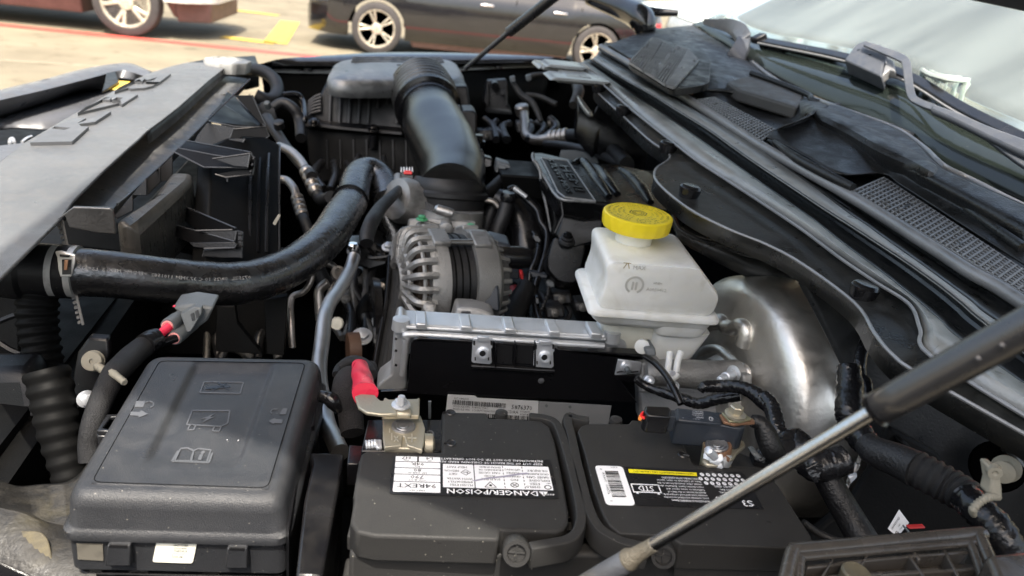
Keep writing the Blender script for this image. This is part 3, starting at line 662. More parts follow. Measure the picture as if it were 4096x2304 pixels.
for a, b, c_, d_ in (((940, 265), (1040, 325), (1175, 105), (1110, 85)), ((1050, 330), (1130, 380), (1255, 165), (1190, 120)), ((1095, 355), (1200, 425), (1355, 165), (1285, 145)), ((1215, 430), (1260, 445), (1440, 250), (1370, 170))):
    grid('louvre_grille', 3, a, b, c_, d_, .0715, 6, 22, .0022, lv)
grid('mid_grille', 3, (1430, 540), (1890, 830), (2010, 760), (1560, 520), .0475, 24, 6, .0012, lv)
grid('near_grille', 14, (760, 390), (2480, 1420), (2640, 1300), (1060, 260), .0475, 34, 8, .0012, lv)
grid('rear_grille', 14, (1620, 270), (2500, 700), (2520, 640), (1640, 235), .060, 15, 1, .0014, lv)
grid('rear_grille', 14, (2260, 650), (2560, 790), (2600, 720), (2290, 610), .0605, 6, 1, .0014, lv)

# ---- windshield: dark band at its foot, glass, dashboard behind
ws = thing('windshield', 'large curved windshield glass with dark ceramic band at its foot', 'windshield', (.85, 1.2, 1.25))
B0 = [(0, 1740, 60), (0, 1800, 68), (0, 1870, 128), (0, 1935, 190), (0, 2024, 236), (0, 2110, 268), (0, 2200, 300), (0, 2290, 340), (0, 2371, 400), (0, 2470, 450), (0, 2576, 500), (0, 2760, 590)]
foot = [P(c, u, v, t=.048) for c, u, v in B0]
gd = (foot[10]-foot[3]).normalized(); gu = Vector((math.cos(math.radians(31)), 0, math.sin(math.radians(31)))); gn = gd.cross(gu).normalized()
if gn.z < 0: gn = -gn
def PG(c, u, v, off=0):
    r = ray(c, u, v); o = Vector((0, 0, EYE)); q = foot[3] + gn*off
    return o + r*((q-o).dot(gn)/r.dot(gn))
edge = [(4, 40, 155), (4, 455, 300), (4, 700, 350), (4, 1120, 440), (4, 1600, 575), (4, 2050, 850), (4, 2540, 1080), (4, 2950, 1330)]
low = [(4, -60, 190), (4, 330, 430), (4, 560, 585), (4, 1040, 800), (4, 1500, 985), (4, 1900, 1290), (4, 2540, 1580), (4, 2950, 1850)]
sheet('frit_band', [[PG(*p, off=-.002) for p in low], [PG(*p) for p in edge]], 'frit', ws, n=5, solid=.004)
def glassmat():
    m = bpy.data.materials.new('windshield_glass'); m.use_nodes = True; n = m.node_tree; n.nodes.clear(); L = n.links.new
    o = n.nodes.new('ShaderNodeOutputMaterial'); a = n.nodes.new('ShaderNodeBsdfTransparent'); b = n.nodes.new('ShaderNodeBsdfGlossy'); x = n.nodes.new('ShaderNodeMixShader'); fr = n.nodes.new('ShaderNodeFresnel')
    d = n.nodes.new('ShaderNodeBsdfDiffuse'); y = n.nodes.new('ShaderNodeMixShader'); tx = n.nodes.new('ShaderNodeTexNoise'); g = n.nodes.new('ShaderNodeNewGeometry'); mr = n.nodes.new('ShaderNodeMapRange')
    mp = n.nodes.new('ShaderNodeMapping'); mp.inputs['Scale'].default_value = (1.2, 5, 1); mp.inputs['Rotation'].default_value = (0, 0, .7); L(g.outputs['Position'], mp.inputs[0]); tx.inputs['Scale'].default_value = 2; tx.inputs['Detail'].default_value = 5; L(mp.outputs[0], tx.inputs['Vector']); L(tx.outputs[0], mr.inputs[0]); mr.inputs[1].default_value = .3; mr.inputs[2].default_value = .7; mr.inputs[3].default_value = .14; mr.inputs[4].default_value = .28
    d.inputs[0].default_value = (.62, .70, .66, 1)  # pale streaky diffuse mixed in to stand for milky reflections
    a.inputs[0].default_value = (.86, .93, .90, 1); b.inputs[0].default_value = (1, 1, 1, 1); b.inputs['Roughness'].default_value = .02; fr.inputs[0].default_value = 1.55
    L(mr.outputs[0], y.inputs[0]); L(a.outputs[0], y.inputs[1]); L(d.outputs[0], y.inputs[2])
    L(fr.outputs[0], x.inputs[0]); L(y.outputs[0], x.inputs[1]); L(b.outputs[0], x.inputs[2]); L(x.outputs[0], o.inputs[0]); return m
top = [(4, 0, -10), (4, 130, -90), (4, 500, -200), (4, 1100, -330), (4, 1700, -330), (4, 2200, -200), (4, 2600, 0), (4, 3100, 300)]
tops = [PG(*p) + gu*.25 for p in edge]
sheet('glass_pane', [[PG(*p) for p in edge], [PG(*p) + gu*.12 for p in edge], tops, [p + gu*.35 - UP*.02 for p in tops]], glassmat(), ws, n=5, across=2, solid=.004)
# dots printed at the edge of the band
V, F = [], []
dp = spline([PG(4, 690, 408, .0006), PG(4, 1110, 520, .0006), PG(4, 1400, 610, .0006), PG(4, 1640, 705, .0006)], 26)
for a, b in zip(dp[:-1], dp[1:]):
    q = (b-a)*.28; h_ = gu*.006; s0 = len(V); V += [a, a+q, a+q-h_, a-h_]; F.append((s0, s0+1, s0+2, s0+3))
tag(O('frit_dots', V, F, mat('frit_dot_green', (.25, .33, .28), .4), ws, smooth=0, recalc=False), kind='stuff')
dash = thing('dashboard', 'pale dashboard top behind the windshield glass with round speaker grille', 'dashboard', (1.1, 1.2, 1.2))
dm_ = mat('dashboard_vinyl', (.5, .54, .50), .6, bump=.3, bscale=300)
da, db = PG(*edge[0], off=-.03), PG(*edge[-1], off=-.03)
e0, e1 = da + YY*.6, db - YY*.5
dl = [[e0, e1], [p_ + XX*.14 + UP*.02 for p_ in (e0, e1)], [p_ + XX*.40 + UP*.05 for p_ in (e0, e1)], [p_ + XX*.52 + UP*.0 for p_ in (e0, e1)]]
sheet('dash_top', dl, dm_, dash, n=10, across=4, solid=.004)
zd = (da.z + db.z)/2 + .035
for k_, r_ in ((0, 1), (1, .86)):
    tube('speaker_ring', [P(4, 2060 + 330*r_*math.cos(k*math.pi/16), 520 + 110*r_*math.sin(k*math.pi/16), z=zd) for k in range(33)], .004, mat('dash_trim', (.25, .28, .26), .5), dash, n=1, seg=6)
tubes('speaker_grille', [([P(4, 2060 - 270*math.cos(math.asin(k/7)), 520 + 90*k/7, z=zd), P(4, 2060 + 270*math.cos(math.asin(k/7)), 520 + 90*k/7, z=zd)], .002) for k in range(-6, 7)], MATS['dash_trim'], dash, n=1, seg=5)
tube('dash_edge', [p_ + XX*.40 + UP*.052 for p_ in (e0, e1)], .012, MATS['dash_trim'], dash, n=4)
cr = thing('parked_car', 'bright red car glimpsed through the windshield glass', 'car', (5.4, 4.6, 0))
ro = Vector((4.2, 5.2, 0))  # car added behind the glass to stand in for a reddish reflection
carshell('body', cr, ro, XX, YY, 4.5, 1.8, [(0, .6), (.1, .82), (1.1, .98), (1.8, 1.42), (3.2, 1.44), (4.1, 1.05), (4.5, .65)], [.85, 3.6], .33, mat('red_car_paint', (.42, .04, .03), .2, coat=1), zb=.22)
for wx in (.85, 3.6): wheel(cr, ro + XX*wx - YY*.02 + UP*.33, .33, .22, -YY, (.2, .1, .05))
prism('side_window', [ro+XX*1.35+YY*.12+UP*1.0, ro+XX*3.8+YY*.12+UP*1.02, ro+XX*3.1+YY*.3+UP*1.36, ro+XX*1.9+YY*.3+UP*1.36], YY*.1, 'glassdark', cr, bevel=.004)
# rear edge of the bonnet
# wipers
wa = thing('windshield_wiper', 'near wiper with cranked grey arm and square adapter on its long blade', 'wiper', PG(4, 1850, 820))
bl = thing('blade', None, None, PG(4, 1100, 430) - wa.location); bl.parent = wa
bp = [PG(4, 460, 300, .012), PG(4, 700, 345, .014), PG(4, 1120, 430, .016), PG(4, 1600, 570, .016), PG(4, 2050, 830, .016), PG(4, 2560, 1085, .016), PG(4, 3000, 1340, .016)]
def flat(name, path, wv, th, m, parent, n=6, **k):
    """flat strip: half width vectors wv along path, thickness th"""
    p = spline(path, n); V, F = [], []
    for i, q in enumerate(p):
        w_ = wv[min(len(wv)-1, int(i/n))] if isinstance(wv, list) else wv
        if isinstance(wv, list) and int(i/n) < len(wv)-1: w_ = wv[int(i/n)].lerp(wv[int(i/n)+1], (i % n)/n)
        V += [q-w_, q+w_, q+w_-th, q-w_-th]
    for i in range(len(p)-1):
        for a in range(4): b = (a+1) % 4; F.append((i*4+a, i*4+b, i*4+4+b, i*4+4+a))
    F += [(0, 3, 2, 1), tuple(len(V)-4+i for i in range(4))]
    return O(name, V, F, m, parent, **k)
flat('spoiler', bp, gu*.009, gn*.006, 'gloss', bl, bevel=.002)
flat('spine', [p - gu*.008 - gn*.003 for p in bp], gu*.004, gn*.004, 'seal', bl, bevel=.001)
flat('rubber_lip', [p - gn*.008 for p in bp], gu*.002, gn*.008, 'ink', bl, bevel=0)
box('end_cap', bp[0], (bp[1]-bp[0]).normalized()*.012, gu*.013, gn*.007, 'plastic', bl, bevel=.003)
ad = [PG(4, *q, off=.030) for q in ((1130, 470), (1215, 350), (1290, 318), (1420, 350), (1470, 440), (1440, 500), (1420, 600))]
prism('adapter', ad, -gn*.028 + gu*.002, 'wiper', wa, bevel=.003, seg=3)
prism('adapter_side', [PG(4, *q, off=.028) for q in ((1425, 590), (1470, 440), (1520, 480), (1530, 555), (1480, 545))], -gn*.016, 'seal', wa, bevel=.002)
for q in ((1243, 388), (1335, 425)): lathe('adapter_hole', PG(4, *q, off=.0306), gn, [(0, .003), (.0003, .0001)], 'ink', wa, seg=14)
one = quad(PG(4, 1440, 500, .031), PG(4, 1480, 500, .031), PG(4, 1480, 460, .031), PG(4, 1440, 460, .031), 10, 10)
lettering('arm_mark', [('1', 2, 1, 10)], one, 'paleink', wa, lift=.0006)
hook = [PG(4, 1290, 338, .044), PG(4, 1400, 372, .044), PG(4, 1570, 445, .040), PG(4, 1620, 500, .038), PG(4, 1640, 620, .036), PG(4, 1665, 745, .034), PG(4, 1720, 790, .034), PG(4, 1830, 830, .034)]
hv = [gu*.008, gu*.008, gu*.009+gd*.0, (gd*-.009+gu*.002), gd*-.009, (gd*-.007+gu*.005), gu*.010, gu*.011]
hv = [Vector((.004, .0, .007))*1.0]*0 or hv
def ribbon(name, pixc, half, off, th, m, parent, n=5, **k):
    """strip whose width is given in picture units on the glass"""
    L_, R_ = [], []
    for i, (u, v) in enumerate(pixc):
        a = Vector(pixc[max(i-1, 0)]); b = Vector(pixc[min(i+1, len(pixc)-1)]); t = (b-a).normalized(); h_ = half[i] if isinstance(half, list) else half
        L_.append(PG(4, u - t.y*h_, v + t.x*h_, off[i] if isinstance(off, list) else off)); R_.append(PG(4, u + t.y*h_, v - t.x*h_, off[i] if isinstance(off, list) else off))
    l, r = spline(L_, n), spline(R_, n); V, F = [], []
    for p, q in zip(l, r): V += [p, q, q-gn*th, p-gn*th]
    for i in range(len(l)-1):
        for a in range(4): b = (a+1) % 4; F.append((i*4+a, i*4+b, i*4+4+b, i*4+4+a))
    F += [(0, 3, 2, 1), tuple(len(V)-4+i for i in range(4))]
    return O(name, V, F, m, parent, **k)
ribbon('arm_hook', [(1285, 335), (1420, 385), (1570, 445), (1615, 490), (1632, 620), (1658, 745), (1720, 795), (1840, 840)], [18, 24, 30, 34, 34, 34, 26, 26], .042, .004, 'wiper', wa, bevel=.001)
ribbon('arm_beam', [(1810, 830), (2000, 905), (2250, 1020), (2560, 1150), (3000, 1330)], [28, 36, 44, 60, 70], .044, .010, 'wiper', wa, bevel=.004)
ribbon('arm_skirt', [(2120, 985), (2260, 1060), (2420, 1160), (2600, 1270), (3000, 1480)], [6, 30, 50, 60, 70], .036, .006, 'wiper', wa, bevel=.003)
w2 = thing('windshield_wiper', 'far wiper arm curving up from its round pivot cap on the cowl', 'wiper', P(4, 200, 560, t=.06))
def thick(name, pixc, half, dep, down, m, parent, n=6, **k):
    L_, R_ = [], []
    for i, (u, v) in enumerate(pixc):
        a = Vector(pixc[max(i-1, 0)]); b = Vector(pixc[min(i+1, len(pixc)-1)]); t = (b-a).normalized(); h_ = half[i]
        L_.append(P(4, u - t.y*h_, v + t.x*h_, d=dep[i])); R_.append(P(4, u + t.y*h_, v - t.x*h_, d=dep[i]))
    l, r = spline(L_, n), spline(R_, n); V, F = [], []
    for p, q in zip(l, r): V += [p, q, q+down, p+down]
    for i in range(len(l)-1):
        for a in range(4): b = (a+1) % 4; F.append((i*4+a, i*4+b, i*4+4+b, i*4+4+a))
    F += [(0, 3, 2, 1), tuple(len(V)-4+i for i in range(4))]
    return O(name, V, F, m, parent, **k)
thick('arm_curve', [(185, 500), (250, 460), (300, 400), (335, 330), (345, 280), (330, 270)], [50, 58, 62, 55, 50, 48], [1.60, 1.58, 1.58, 1.6, 1.62, 1.63], Vector((0, -.02, -.05)), 'wiper', w2, bevel=.004, seg=3)
thick('arm_head', [(350, 290), (310, 225), (230, 180), (130, 165), (30, 148)], [62, 60, 40, 22, 8], [1.61, 1.66, 1.72, 1.78, 1.85], Vector((0, -.0, -.012)), 'wiper', w2, bevel=.003)
lathe('pivot_cap', P(4, 205, 520, d=1.57), Vector((-.1, -.15, 1)), [(-.05, .019), (-.01, .020), (.003, .019), (.007, .013), (.008, .001)], 'wiper', w2, seg=32)
tube('washer_tube', PS(4, [(150, 400), (190, 350), (240, 300)], d=1.75), .0012, 'seal', w2, seg=6)
# bonnet, propped open above the bay
hood = thing('hood', 'black bonnet propped open over the engine bay, its rear corner at the top right edge', 'hood', (.5, 1.0, 1.6))
hx0, hx1 = .70, -.46
hp = [Vector((hx0, -.11, 1.375)), Vector((hx0, 2.2, 1.52)), Vector((hx1, 1.95, 2.60)), Vector((hx1, -.02, 2.56))]
nh = (hp[1]-hp[0]).cross(hp[3]-hp[0]).normalized(); nh = nh if nh.z > 0 else -nh
prism('skin', [p + nh*.03 for p in hp], -nh*.006, 'fender', hood, bevel=.004)
cq = lambda a, b: (hp[0]*(1-a)*(1-b) + hp[1]*a*(1-b) + hp[2]*a*b + hp[3]*(1-a)*b)
L_ = []
for a0, a1, b0, b1 in ((0, 1, 0, .09), (0, 1, .9, 1), (0, .07, .09, .9), (.93, 1, .09, .9), (.3, .36, .09, .9), (.64, .7, .09, .9)):
    L_.append(([cq(a0, b0), cq(a1, b0), cq(a1, b1), cq(a0, b1)], nh*.026))
prisms('inner_frame', L_, 'hoodm', hood, bevel=.004)

# ================================================================== front of the bay
# grey sight shield over the radiator, with raised letters
sg = thing('radiator_cover', 'flat grey plastic radiator cover with raised letters RAM running along the front of the bay', 'radiator cover', P(1, 600, 1000, z=1.17))
def ZC(c, u, v, off=0, z0=1.155): return P(c, u, v, z=z0 + off)
plate = [(1, 1355, 452), (1, 1460, 452), (1, 1530, 458), (1, 1652, 470), (1, 1500, 592), (1, 1300, 768), (1, 1180, 862), (1, 1062, 948), (1, 1000, 1010), (1, 910, 1088), (1, 740, 1243), (1, 533, 1449), (5, 440, 312), (5, 250, 500), (5, 0, 748), (5, -420, 1150), (5, -700, 700), (1, -500, 1500), (1, 0, 1175), (1, 180, 1030), (1, 360, 925), (1, 720, 718), (1, 900, 610), (1, 1100, 522), (1, 1230, 482)]
prism('cover_plate', [ZC(*p) for p in plate], -UP*.0035, 'sight', sg, bevel=.001)
fl_ = [(1, 1652, 474), (1, 1500, 596), (1, 1300, 772), (1, 1180, 866), (1, 1066, 950)]
sheet('cover_flange', [[ZC(*p, off=-.004) for p in fl_], [ZC(*p, off=-.004) - UP*.017 + XX*.002 for p in fl_]], mat('flange_plastic', (.055, .055, .055), .45, dust=.4, bump=.3), sg, n=3, solid=.002)
lf = [(5, 440, 314), (5, 250, 502), (5, 0, 750)]
tube('cover_lip', [ZC(*p, off=-.003) for p in plate[7:15]], .0022, 'gloss', sg, n=2, seg=6)
# letters: cut outlines measured in the picture, 3 mm proud
LT = {
 'R': ([(832, 684), (975, 655), (950, 662), (1045, 655), (1118, 633), (1160, 605), (1240, 552), (1228, 548), (1140, 552), (1020, 590), (860, 650)], [[(975, 607), (985, 592), (1052, 590), (1036, 612)], [(1050, 612), (1065, 600), (1145, 576), (1110, 598)]]),
 'A': ([(565, 840), (870, 775), (890, 778), (1000, 702), (940, 698), (770, 706), (600, 815)], [[(740, 738), (755, 724), (815, 724), (800, 742)], [(800, 748), (850, 722), (895, 726), (870, 746)]])}
def slab(name, out, holes, h=.0042, off=.0002):
    bm = bmesh.new(); off3 = wloc(sg)
    cu = bpy.data.curves.new('x', 'CURVE'); cu.dimensions = '2D'; cu.fill_mode = 'BOTH'; cu.extrude = h/2; cu.bevel_depth = 0
    for pts in [out] + holes:
        w_ = [ZC(1, *p) for p in pts]; s = cu.splines.new('POLY'); s.points.add(len(w_)-1); s.use_cyclic_u = True
        for i, q in enumerate(w_): s.points[i].co = (q.x - off3.x, q.y - off3.y, 0, 1)
    o = bpy.data.objects.new('x', cu); COL.objects.link(o); e = o.evaluated_get(bpy.context.evaluated_depsgraph_get()); me = bpy.data.meshes.new_from_object(e); bpy.data.objects.remove(o)
    z = ZC(1, *out[0]).z - off3.z + h/2 + off
    for v in me.vertices: v.co.z += z
    me.materials.clear(); me.materials.append(M['letter']); me.shade_flat()
    ob = bpy.data.objects.new(name, me); COL.objects.link(ob); ob.parent = sg; return ob
slab('letter', [(832, 684), (860, 655), (1010, 592), (1140, 554), (1238, 551), (1160, 612), (1110, 640), (1050, 655), (950, 662), (930, 655)], [[(975, 607), (985, 592), (1045, 590), (1032, 610)], [(1055, 610), (1068, 600), (1140, 578), (1112, 600)]])
slab('letter', [(565, 841), (620, 800), (770, 722), (800, 706), (920, 700), (1000, 703), (885, 778), (865, 768)], [[(742, 740), (757, 726), (812, 726), (800, 742)], [(812, 748), (850, 724), (893, 728), (872, 746)]])
slab('letter', [(222, 1058), (300, 1012), (395, 940), (450, 915), (560, 880), (626, 878), (555, 920), (700, 868), (770, 828), (806, 830), (690, 905), (575, 922), (590, 938), (645, 940), (525, 1050)], [[(380, 955), (400, 940), (515, 950), (470, 966)]])
# scuffed tray behind the shield
tr = thing('radiator_tray', 'long scuffed black tray along the edge of the grey radiator cover', 'tray', P(1, 1300, 950, z=1.12))
ta = [(1, 1560, 545), (1, 1300, 760), (1, 1060, 950), (1, 900, 1080), (1, 740, 1240), (1, 530, 1449), (5, 440, 300), (5, 400, 330)]
tb = [(1, 1810, 568), (1, 1640, 738), (1, 1450, 925), (1, 1300, 1070), (1, 1140, 1220), (1, 930, 1410), (5, 850, 210), (5, 818, 250)]
TA = [P(*p, z=1.132) for p in ta]; TB = [P(*p, z=1.118) for p in tb]
sheet('tray_panel', [TA, TB, [p - UP*.010 + XX*.001 for p in TB]], 'tray', tr, n=3, solid=.003)
prism('tray_end', PS(5, [(400, 330), (530, 232), (700, 238), (800, 242), (818, 262), (840, 430), (700, 420), (500, 380), (470, 300)], Y=.66), YY*.004, 'tray', tr, bevel=.006, seg=3)
prism('tray_pad', PS(1, [(1600, 640), (1650, 565), (1800, 572), (1690, 680), (1480, 680)], z=1.124), -UP*.004, 'sight', tr, bevel=.001)
# shroud with brackets and fins
sd = thing('fan_shroud', 'black ribbed fan shroud and air guide behind the radiator', 'shroud', P(0, 600, 500, d=.95))
def wall(name, c, pts, d, down, m='plastic', parent=sd, **k): return prism(name, PS(c, pts, d=d), down, m, parent, **k)
# main mass: level shelf and tall rear wall
sh_top = PS(1, [(1810, 575), (1850, 690), (1930, 920), (1950, 985), (2030, 1045), (1700, 1449), (1500, 1500), (1000, 1500), (900, 1449), (1140, 1225), (1450, 930)], z=1.085)
prism('shelf', [p - UP*.03 for p in sh_top], -UP*.06, 'dark', sd, bevel=.004)
x_w = P(1, 2030, 1045, d=1.12)
rw = [P(1, 2028, 1045, d=1.12), P(5, 2024, 600, d=.97), P(5, 1760, 640, d=.93), P(5, 1500, 640, d=.90), P(1, 1540, 1050, d=1.02), P(1, 1650, 1000, d=1.08), P(1, 1940, 990, d=1.11)]
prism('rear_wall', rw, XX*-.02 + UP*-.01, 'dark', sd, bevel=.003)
prism('rear_wall', [P(1, 2034, 1040, d=1.13), P(5, 2030, 580, d=.98), P(5, 2018, 580, d=.972), P(1, 2024, 1048, d=1.12)], XX*-.01, 'plastic', sd, bevel=.001)
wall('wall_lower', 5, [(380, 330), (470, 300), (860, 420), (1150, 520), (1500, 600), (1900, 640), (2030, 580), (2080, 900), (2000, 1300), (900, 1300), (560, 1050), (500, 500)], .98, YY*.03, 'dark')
prism('guide_ridge', [P(5, 830, 330, d=.80), P(5, 960, 345, d=.80), P(5, 1008, 385, d=.81), P(5, 1390, 40, d=.96), P(1, 1400, 1250, d=.985), P(1, 1240, 1240, d=.98), P(1, 1110, 1420, d=.9)], -UP*.08, mat('rub_worn_plastic', (.05, .047, .043), .3, dust=.5, dustcol=(.16, .15, .13), bump=.6, bscale=150, brushed=(1, 5, 1)), sd, bevel=.008, seg=3)
for pts in ([(820, 300), (960, 140), (965, 262), (850, 320)], [(960, 140), (1060, 20), (1065, 150), (968, 150)]): wall('rib', 5, pts, .80, YY*.003)
wall('rib', 1, [(1060, 1300), (1160, 1205), (1165, 1320), (1070, 1415)], .95, YY*.003)
wall('rib', 1, [(1160, 1205), (1250, 1120), (1250, 1300), (1165, 1320)], 1.0, YY*.003)
# folded blades and gussets: face shade and pale edge highlights put into the colours
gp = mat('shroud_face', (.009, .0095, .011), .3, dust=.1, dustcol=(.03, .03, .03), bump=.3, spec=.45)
dkf = mat('shroud_shaded_face', (.003, .003, .0035), .4, dust=.1, dustcol=(.012, .012, .012), spec=.15)
edm = mat('plastic_edge_glint', (.03, .031, .033), .32, ior=1.7)
def blade(c, pts, d, m=None, edge=(), r=.0011, name='bracket'):
    k = d if isinstance(d, (list, tuple)) else [d]*len(pts)
    top = [P(c, u, v, d=dd) for (u, v), dd in zip(pts, k)]
    prism(name, top, YY*.004 - UP*.001, m or dkf, sd, bevel=.0006)
    for e in edge: tube('blade_edge_glint', [top[i] - YY*.0005 for i in e], r, edm, sd, n=1, seg=6)
blade(1, [(1600, 745), (1650, 660), (1700, 700), (1925, 920), (1880, 925)], [1.18, 1.24, 1.24, 1.12, 1.12], edge=[(0, 4), (1, 2, 3)], name='fin')
blade(1, [(1500, 855), (1600, 748), (1890, 922), (1700, 915), (1520, 880)], [1.10, 1.17, 1.11, 1.10, 1.09], edge=[(0, 4, 3, 2)], name='fin')
blade(1, [(1700, 690), (1830, 690), (1860, 760), (1930, 915), (1895, 905)], 1.13, m=dkf, edge=[(1, 2, 3)], name='fin')
blade(1, [(1500, 890), (1700, 925), (1690, 945), (1640, 1060), (1400, 1040), (1430, 980)], 1.085, gp, edge=[(1, 2, 3, 4)], name='shelf_face')
blade(1, [(1690, 935), (1925, 918), (1952, 985), (1930, 998), (1760, 990), (1650, 1050)], 1.08, dkf, edge=[(0, 1, 2, 3)], name='shelf_face')
blade(1, [(1660, 1005), (1775, 1005), (1735, 1085), (1640, 1068)], 1.07, gp, edge=[(1, 2)], name='shelf_face')
blade(1, [(1350, 1018), (1815, 1102), (1800, 1155), (1560, 1120), (1290, 1068)], [1.02, .98, .975, .985, 1.0], dkf, edge=[(0, 1)], name='bracket')
blade(1, [(1290, 1072), (1560, 1125), (1810, 1160), (1790, 1215), (1480, 1212), (1262, 1100)], [.995, .98, .97, .965, .97, .985], dkf, edge=[(0, 1, 2), (3, 4, 5)], name='bracket')
blade(1, [(1540, 1150), (1812, 1112), (1795, 1212), (1700, 1205)], .962, gp, edge=[(0, 1), (1, 2)], name='bracket')
blade(1, [(1820, 1105), (1848, 1160), (1832, 1265), (1795, 1218)], .975, dkf, edge=[(0, 1, 2)], name='bracket_end')
blade(1, [(1560, 1262), (1795, 1218), (1832, 1262), (1640, 1285)], .972, dkf, edge=[(0, 3, 2)], name='bracket_end')
for a in (0, 35, 70): blade(1, [(1835-a*.3, 1130+a*1.4), (1850-a*.3, 1140+a*1.4), (1838-a*.3, 1160+a*1.3), (1822-a*.3, 1152+a*1.3)], .965, gp, name='rib')
blade(1, [(1460, 1270), (1540, 1265), (1490, 1533), (1380, 1503)], 1.0, gp, edge=[(1, 2)], name='post')
blade(1, [(1560, 1290), (1650, 1290), (1612, 1618), (1505, 1568)], 1.0, gp, edge=[(1, 2)], name='post')
for k in range(5): tube('wall_rib', [P(1, 1700 + k*62, 1090 + k*6, d=1.09), P(5, 1690 + k*62, 60, d=1.02), P(5, 1690 + k*60, 560, d=.955)], .0022, dkf if k % 2 else gp, sd, n=2, seg=6)
blade(5, [(1280, 203), (1712, 385), (1718, 400), (1430, 398), (1330, 330)], [.96, .90, .90, .93, .95], dkf, edge=[(0, 1)], name='bracket')
blade(5, [(1425, 402), (1716, 396), (1700, 485), (1640, 470)], .905, gp, edge=[(0, 1), (1, 2)], name='bracket')
blade(5, [(1138, 325), (1700, 480), (1660, 494), (1370, 490), (1230, 430)], [.93, .895, .895, .91, .92], dkf, edge=[(0, 1)], name='bracket')
blade(5, [(1370, 492), (1700, 486), (1718, 500), (1700, 527), (1480, 532), (1400, 520)], .89, gp, edge=[(4, 3, 2)], name='bracket')
blade(5, [(1722, 405), (1758, 412), (1752, 600), (1600, 600), (1470, 590), (1480, 545), (1700, 530), (1722, 505)], .90, gp, edge=[(0, 1, 2), (4, 5, 6)], name='bracket_end')
for y in (430, 470, 510): blade(5, [(1724, y), (1758, y+4), (1756, y+14), (1724, y+10)], .89, dkf, name='rib')
tube('wall_edge_glint', [P(1, 2028, 1048, d=1.118), P(5, 2024, 0, d=1.05), P(5, 2024, 560, d=.967)], .0012, edm, sd, n=2, seg=6)  # lighter tube paints the highlight along the wall edge
tube('wall_edge_glint', [P(1, 1810, 575, d=1.2), P(1, 1640, 738, d=1.13), P(1, 1450, 925, d=1.06), P(1, 1300, 1072, d=1.0), P(1, 1140, 1222, d=.95), P(1, 930, 1412, d=.88), P(5, 850, 212, d=.83)], .0014, edm, sd, n=3, seg=6)
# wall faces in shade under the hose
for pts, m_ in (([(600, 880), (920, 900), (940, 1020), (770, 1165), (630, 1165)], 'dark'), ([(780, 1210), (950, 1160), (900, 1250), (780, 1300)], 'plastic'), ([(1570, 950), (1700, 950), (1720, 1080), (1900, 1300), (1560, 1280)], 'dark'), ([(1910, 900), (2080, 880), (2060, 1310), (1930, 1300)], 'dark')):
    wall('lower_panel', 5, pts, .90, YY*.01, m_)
tube('panel_edge', PS(5, [(770, 1170), (940, 1030)], d=.895), .0015, 'plastic', sd, seg=6)
tube('panel_edge', PS(5, [(780, 1240), (950, 1160)], d=.895), .0015, 'plastic', sd, seg=6)
prism('shroud_tick', PS(5, [(1975, 350), (2015, 285), (2022, 290), (1985, 362)], d=.96), XX*.002, 'beige', sd, bevel=0)
# coil of shield beside the radiator: corrugated dark duct at the left and toothed seals
cd = thing('corrugated_duct', 'dusty black corrugated duct standing left of the toothed seal strip', 'duct', P(5, 280, 1050, z=.95))
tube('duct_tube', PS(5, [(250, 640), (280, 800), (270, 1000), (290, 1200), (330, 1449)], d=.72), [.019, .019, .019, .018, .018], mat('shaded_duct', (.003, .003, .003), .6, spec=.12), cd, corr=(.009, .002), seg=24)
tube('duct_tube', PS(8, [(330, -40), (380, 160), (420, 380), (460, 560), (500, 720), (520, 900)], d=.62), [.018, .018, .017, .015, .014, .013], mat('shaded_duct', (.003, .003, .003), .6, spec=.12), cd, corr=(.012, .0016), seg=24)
ts = thing('seal_strip', 'grey toothed edge strip beside the end of the big coolant hose', 'seal strip', P(5, 440, 450, d=.74))
for c_, p0, p1, n_ in ((5, (430, 330), (470, 520), 5), (5, (535, 880), (585, 1095), 6)):
    a = Vector(p0); b = Vector(p1); dd = (b-a)/n_; q = Vector((-dd.y, dd.x)).normalized()
    wall('strip_web', c_, [tuple(a - q*4), tuple(a - q*26), tuple(b - q*26), tuple(b - q*4)], .715, YY*.002, 'beige' if False else mat('strip_grey', (.16, .155, .15), .5, dust=.4), ts)
    for k in range(n_):
        s_ = a + dd*k; e_ = a + dd*(k+.62); wall('tooth', c_, [tuple(s_ - q*4), tuple(s_ + q*22), tuple(e_ + q*22), tuple(e_ - q*4)], .7145, YY*.003, 'strip_grey' if False else MATS['strip_grey'], ts)

# ---- grey grille panel at the far left
gr = thing('grille_panel', 'smooth grey front panel curving away at the far left with two round caps', 'grille panel', P(1, 300, 750, z=1.1))
q0 = PS(1, [(-500, 790), (0, 664), (330, 585), (600, 512), (850, 470), (965, 474), (1100, 530)], z=1.12)
q1 = PS(1, [(-500, 850), (0, 728), (330, 650), (600, 580), (850, 520), (965, 530), (1080, 560)], z=1.122)
q2 = PS(1, [(-500, 1010), (0, 850), (330, 745), (560, 668), (740, 660), (900, 640), (1060, 600)], z=1.085)
q3 = PS(1, [(-500, 1100), (0, 900), (330, 800), (580, 735), (720, 715), (900, 660), (1050, 610)], z=1.083)
q4 = PS(1, [(-500, 1110), (0, 925), (360, 926), (580, 860), (720, 740), (900, 690), (1050, 640)], z=1.080)
qa = [p - UP*.05 - XX*.02 for p in q0]
sheet('panel_rim', [qa, [p - UP*.004 - XX*.002 for p in q0], q0, q1, q2], 'grille', gr, n=5, across=3, solid=.003)
sheet('panel_floor', [[p - UP*.0005 for p in q2], q3, [p - UP*.004 for p in q4]], 'grille', gr, n=5, solid=.003)
